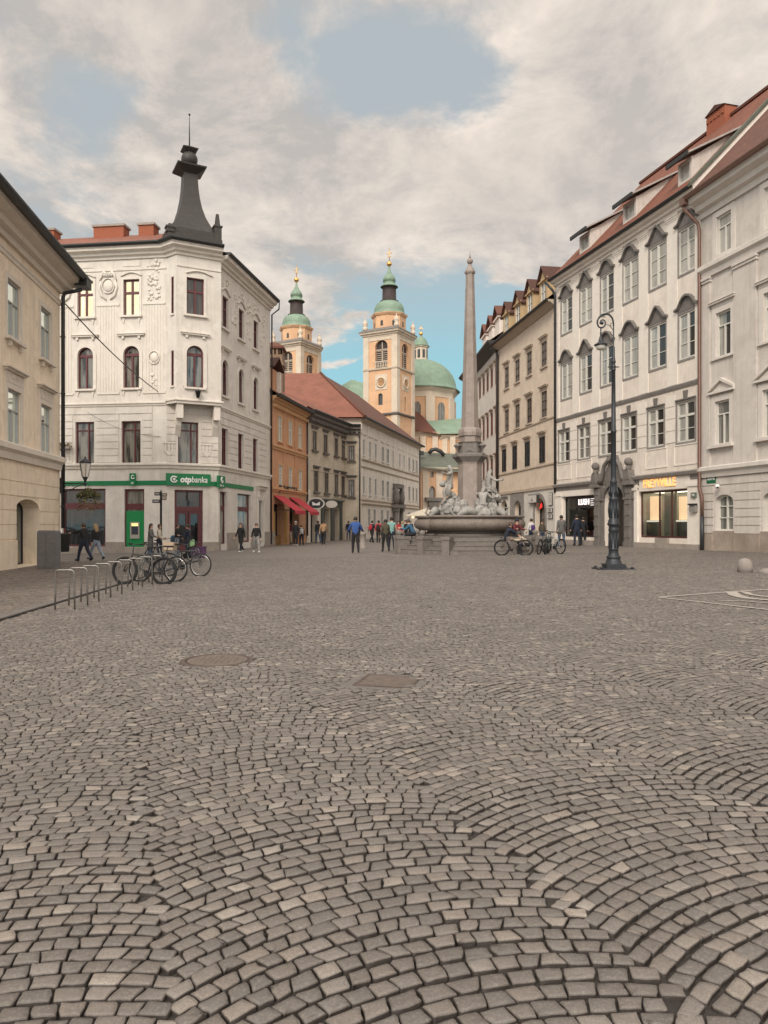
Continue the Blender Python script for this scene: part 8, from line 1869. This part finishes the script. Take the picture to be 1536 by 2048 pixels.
M_FRAME = mat('dark_sign_frame', (.04, .035, .03), .5, .1); M_PAPER = mat('plaque_white', (.60, .57, .52), .6, .15, 8)
for l, r_, tp, bt, lab in ((1097, 1104.5, 985, 1011, 'tall narrow plaque on the limewashed pier beside the arched shop door'), (1095, 1105, 1016.5, 1025, 'upper framed notice on the limewashed pier beside the arched shop door'), (1095, 1105, 1028, 1037.5, 'lower framed notice on the limewashed pier beside the arched shop door')):
    t, M2, w_, h = sign_box('wall_notice', lab, fR3, l, r_, tp, bt, M_FRAME, .09, .04); b = MB(); b.box(-w_ + .03, w_ - .03, -.028, -.021, -h + .03, h - .03); pq = b.build('sheet', M_PAPER, t, M2); b = MB(); [b.box(-w_ * .5, w_ * .5 - .04 * (k % 2), -.032, -.0285, h * q - .01, h * q + .012) for k, q in enumerate((.5, .2, -.1, -.4))]; b.build('small_print', M_FRAME, pq, M2)
t, M2, w_, h = sign_box('hanging_shop_sign', 'white hanging sign with a dark triangle mark left of the arched shop door', fR3, 1056, 1073.5, 990, 1006, M_FRAME, .25, .05); b = MB(); b.box(-w_ + .03, w_ - .03, -.032, -.026, -h + .03, h - .03); b.build('sheet', M_PAPER, t, M2); b = MB(); b.prism([(-.24, -.16), (.24, -.16), (0, .10)], -.04, -.033); b.build('mark', M_STONE, t, M2); b = MB(); b.tube([(-w_, 0, h + .05), (w_ + .6, 0, h + .05)], .02, 5); b.build('bracket', M_FRAME, t, M2)
t, M2, w_, h = sign_box('shop_name_board', 'small grey name board above the leftmost arched shopfront', fR3, 1001, 1016, 992.5, 998.5, M_STONE, .09, .04, [('GALERIJA', .6, 0, .8, M_FRAME)])
t, M2, w_, h = sign_box('lit_red_star', 'glowing red lamp hanging in the arched shop doorway', fR3, 1079, 1086, 1009, 1016, M_FRAME, -.2, .02, cat='lamp'); b = MB(); b.prism([(-.2, -.2), (.22, -.05), (.18, .22), (-.05, .08)], -.06, -.012); b.build('shade', mat('red_glow', (.6, .02, .02), .5, 0, emit=(1, .04, .03, .8)), t, M2)
# heart shaped and oval shop signs on brackets
for fr, px_q, py_q, lab, kind in ((fG, 632, 1007, 'dark oval shop sign with a pale rim and white M shape on the beige house', 0), (fG, 663, 1008.5, 'plain grey oval shop sign above the green shopfront', 1)):
    M2 = fr.M @ T3(fr.s_of(px_q, .9), -.9, fr.z_of(px_q, py_q, .9)) @ RZ(R(-62)); t = thing('oval_shop_sign', lab, 'sign', M2); b = MB(); sc_ = (.78, .52) if kind == 0 else (.55, .34)
    b.M = Matrix.Rotation(R(90), 4, 'X'); b.lathe([(sc_[0], -.05), (sc_[0], .05)], 28, (0, 0, 0), 0, False, 0, 1, sc_[1] / sc_[0]); b.M = None; bd = b.build('board', M_PAPER if kind == 0 else M_GREYL, t, M2)
    if kind == 0:
        b = MB(); b.M = Matrix.Rotation(R(90), 4, 'X'); b.lathe([(.64, .051), (.64, .06), (.001, .06)], 28, (0, 0, 0), 0, False, 0, 1, .66); b.M = None; b.build('face', M_BKF, bd, M2); b = MB(); b.prism([(-.32, -.16), (.32, -.16), (.36, .16), (.16, .06), (0, -.02), (-.16, .06), (-.36, .16)][::1], -.08, -.062); b.build('mark', M_WSIGN, bd, M2)
    b = MB(); b.tube([(0, 0, sc_[1] + .12), (1.0 if kind else 1.2, 0, sc_[1] + .12)], .02, 5); b.tube([(0, 0, sc_[1]), (0, 0, sc_[1] + .12)], .015, 4); b.build('bracket', M_FRAME, t, M2)
# lantern on the oriel, security camera, cables
fp = fO.W(fO.s_of(394), .25, fO.z_of(394, 790)); t = thing('facade_lantern', 'small black lantern bracketed to the oriel of the bank building', 'lantern', T3(*fp)); M2 = T3(*fp); b = MB(); b.lathe([(.08, -.22), (.17, .16), (.20, .18), (.06, .28)], 6); b.tube([(0, .3, .1), (0, .1, .34), (0, 0, .28)], .018, 5); b.build('cage', M_LAMP, t, M2); b = MB(); b.lathe([(.06, -.2), (.14, .14)], 6); b.build('bulb', M_LGLASS, t, M2)
fp = fR1.W(fR1.s_of(1443), .22, fR1.z_of(1443, 973)); t = thing('security_camera', 'white dome security camera on the grey house above the arched window', 'camera', T3(*fp)); M2 = T3(*fp); b = MB(); b.sphere((0, 0, 0), .11, 12, 8); b.box(-.03, .03, 0, .2, -.02, .04); b.build('housing', M_WSIGN, t, M2); b = MB(); b.sphere((-.02, -.07, -.05), .055, 10, 6); b.build('lens', M_BKF, t, M2)
def cable(label, a, b_, sag, r_=.012):
    mb = MB(); mb.tube([a.lerp(b_, k / 14) - Vector((0, 0, sag * 4 * (k / 14) * (1 - k / 14))) for k in range(15)], r_, 5); tag(mb.build('cable', M_BLKP), label, 'cable')
ca = fL.W(L1, .25, fL.z_of(118, 606)); cb_ = f1.W(f1.s_of(316), .05, f1.z_of(316, 783)); cable('thick black cable from the ochre house eaves down to the white bank wall', ca, cb_, .25, .03)
cable('thin wire across the white bank wall above the first floor windows', f1.W(f1.s_of(180), .3, f1.z_of(180, 826)), f1.W(f1.s_of(322), .06, f1.z_of(322, 873)), .35, .012)
cable('thin wire sagging across the street in front of the long pale building', fG.W(.6, .2, fG.z_of(616, 941)), fR4.W(L4 * .5, .1, 9.0) if False else fW.W(fW.s_of(836), .3, fW.z_of(836, 943)), .6, .02)
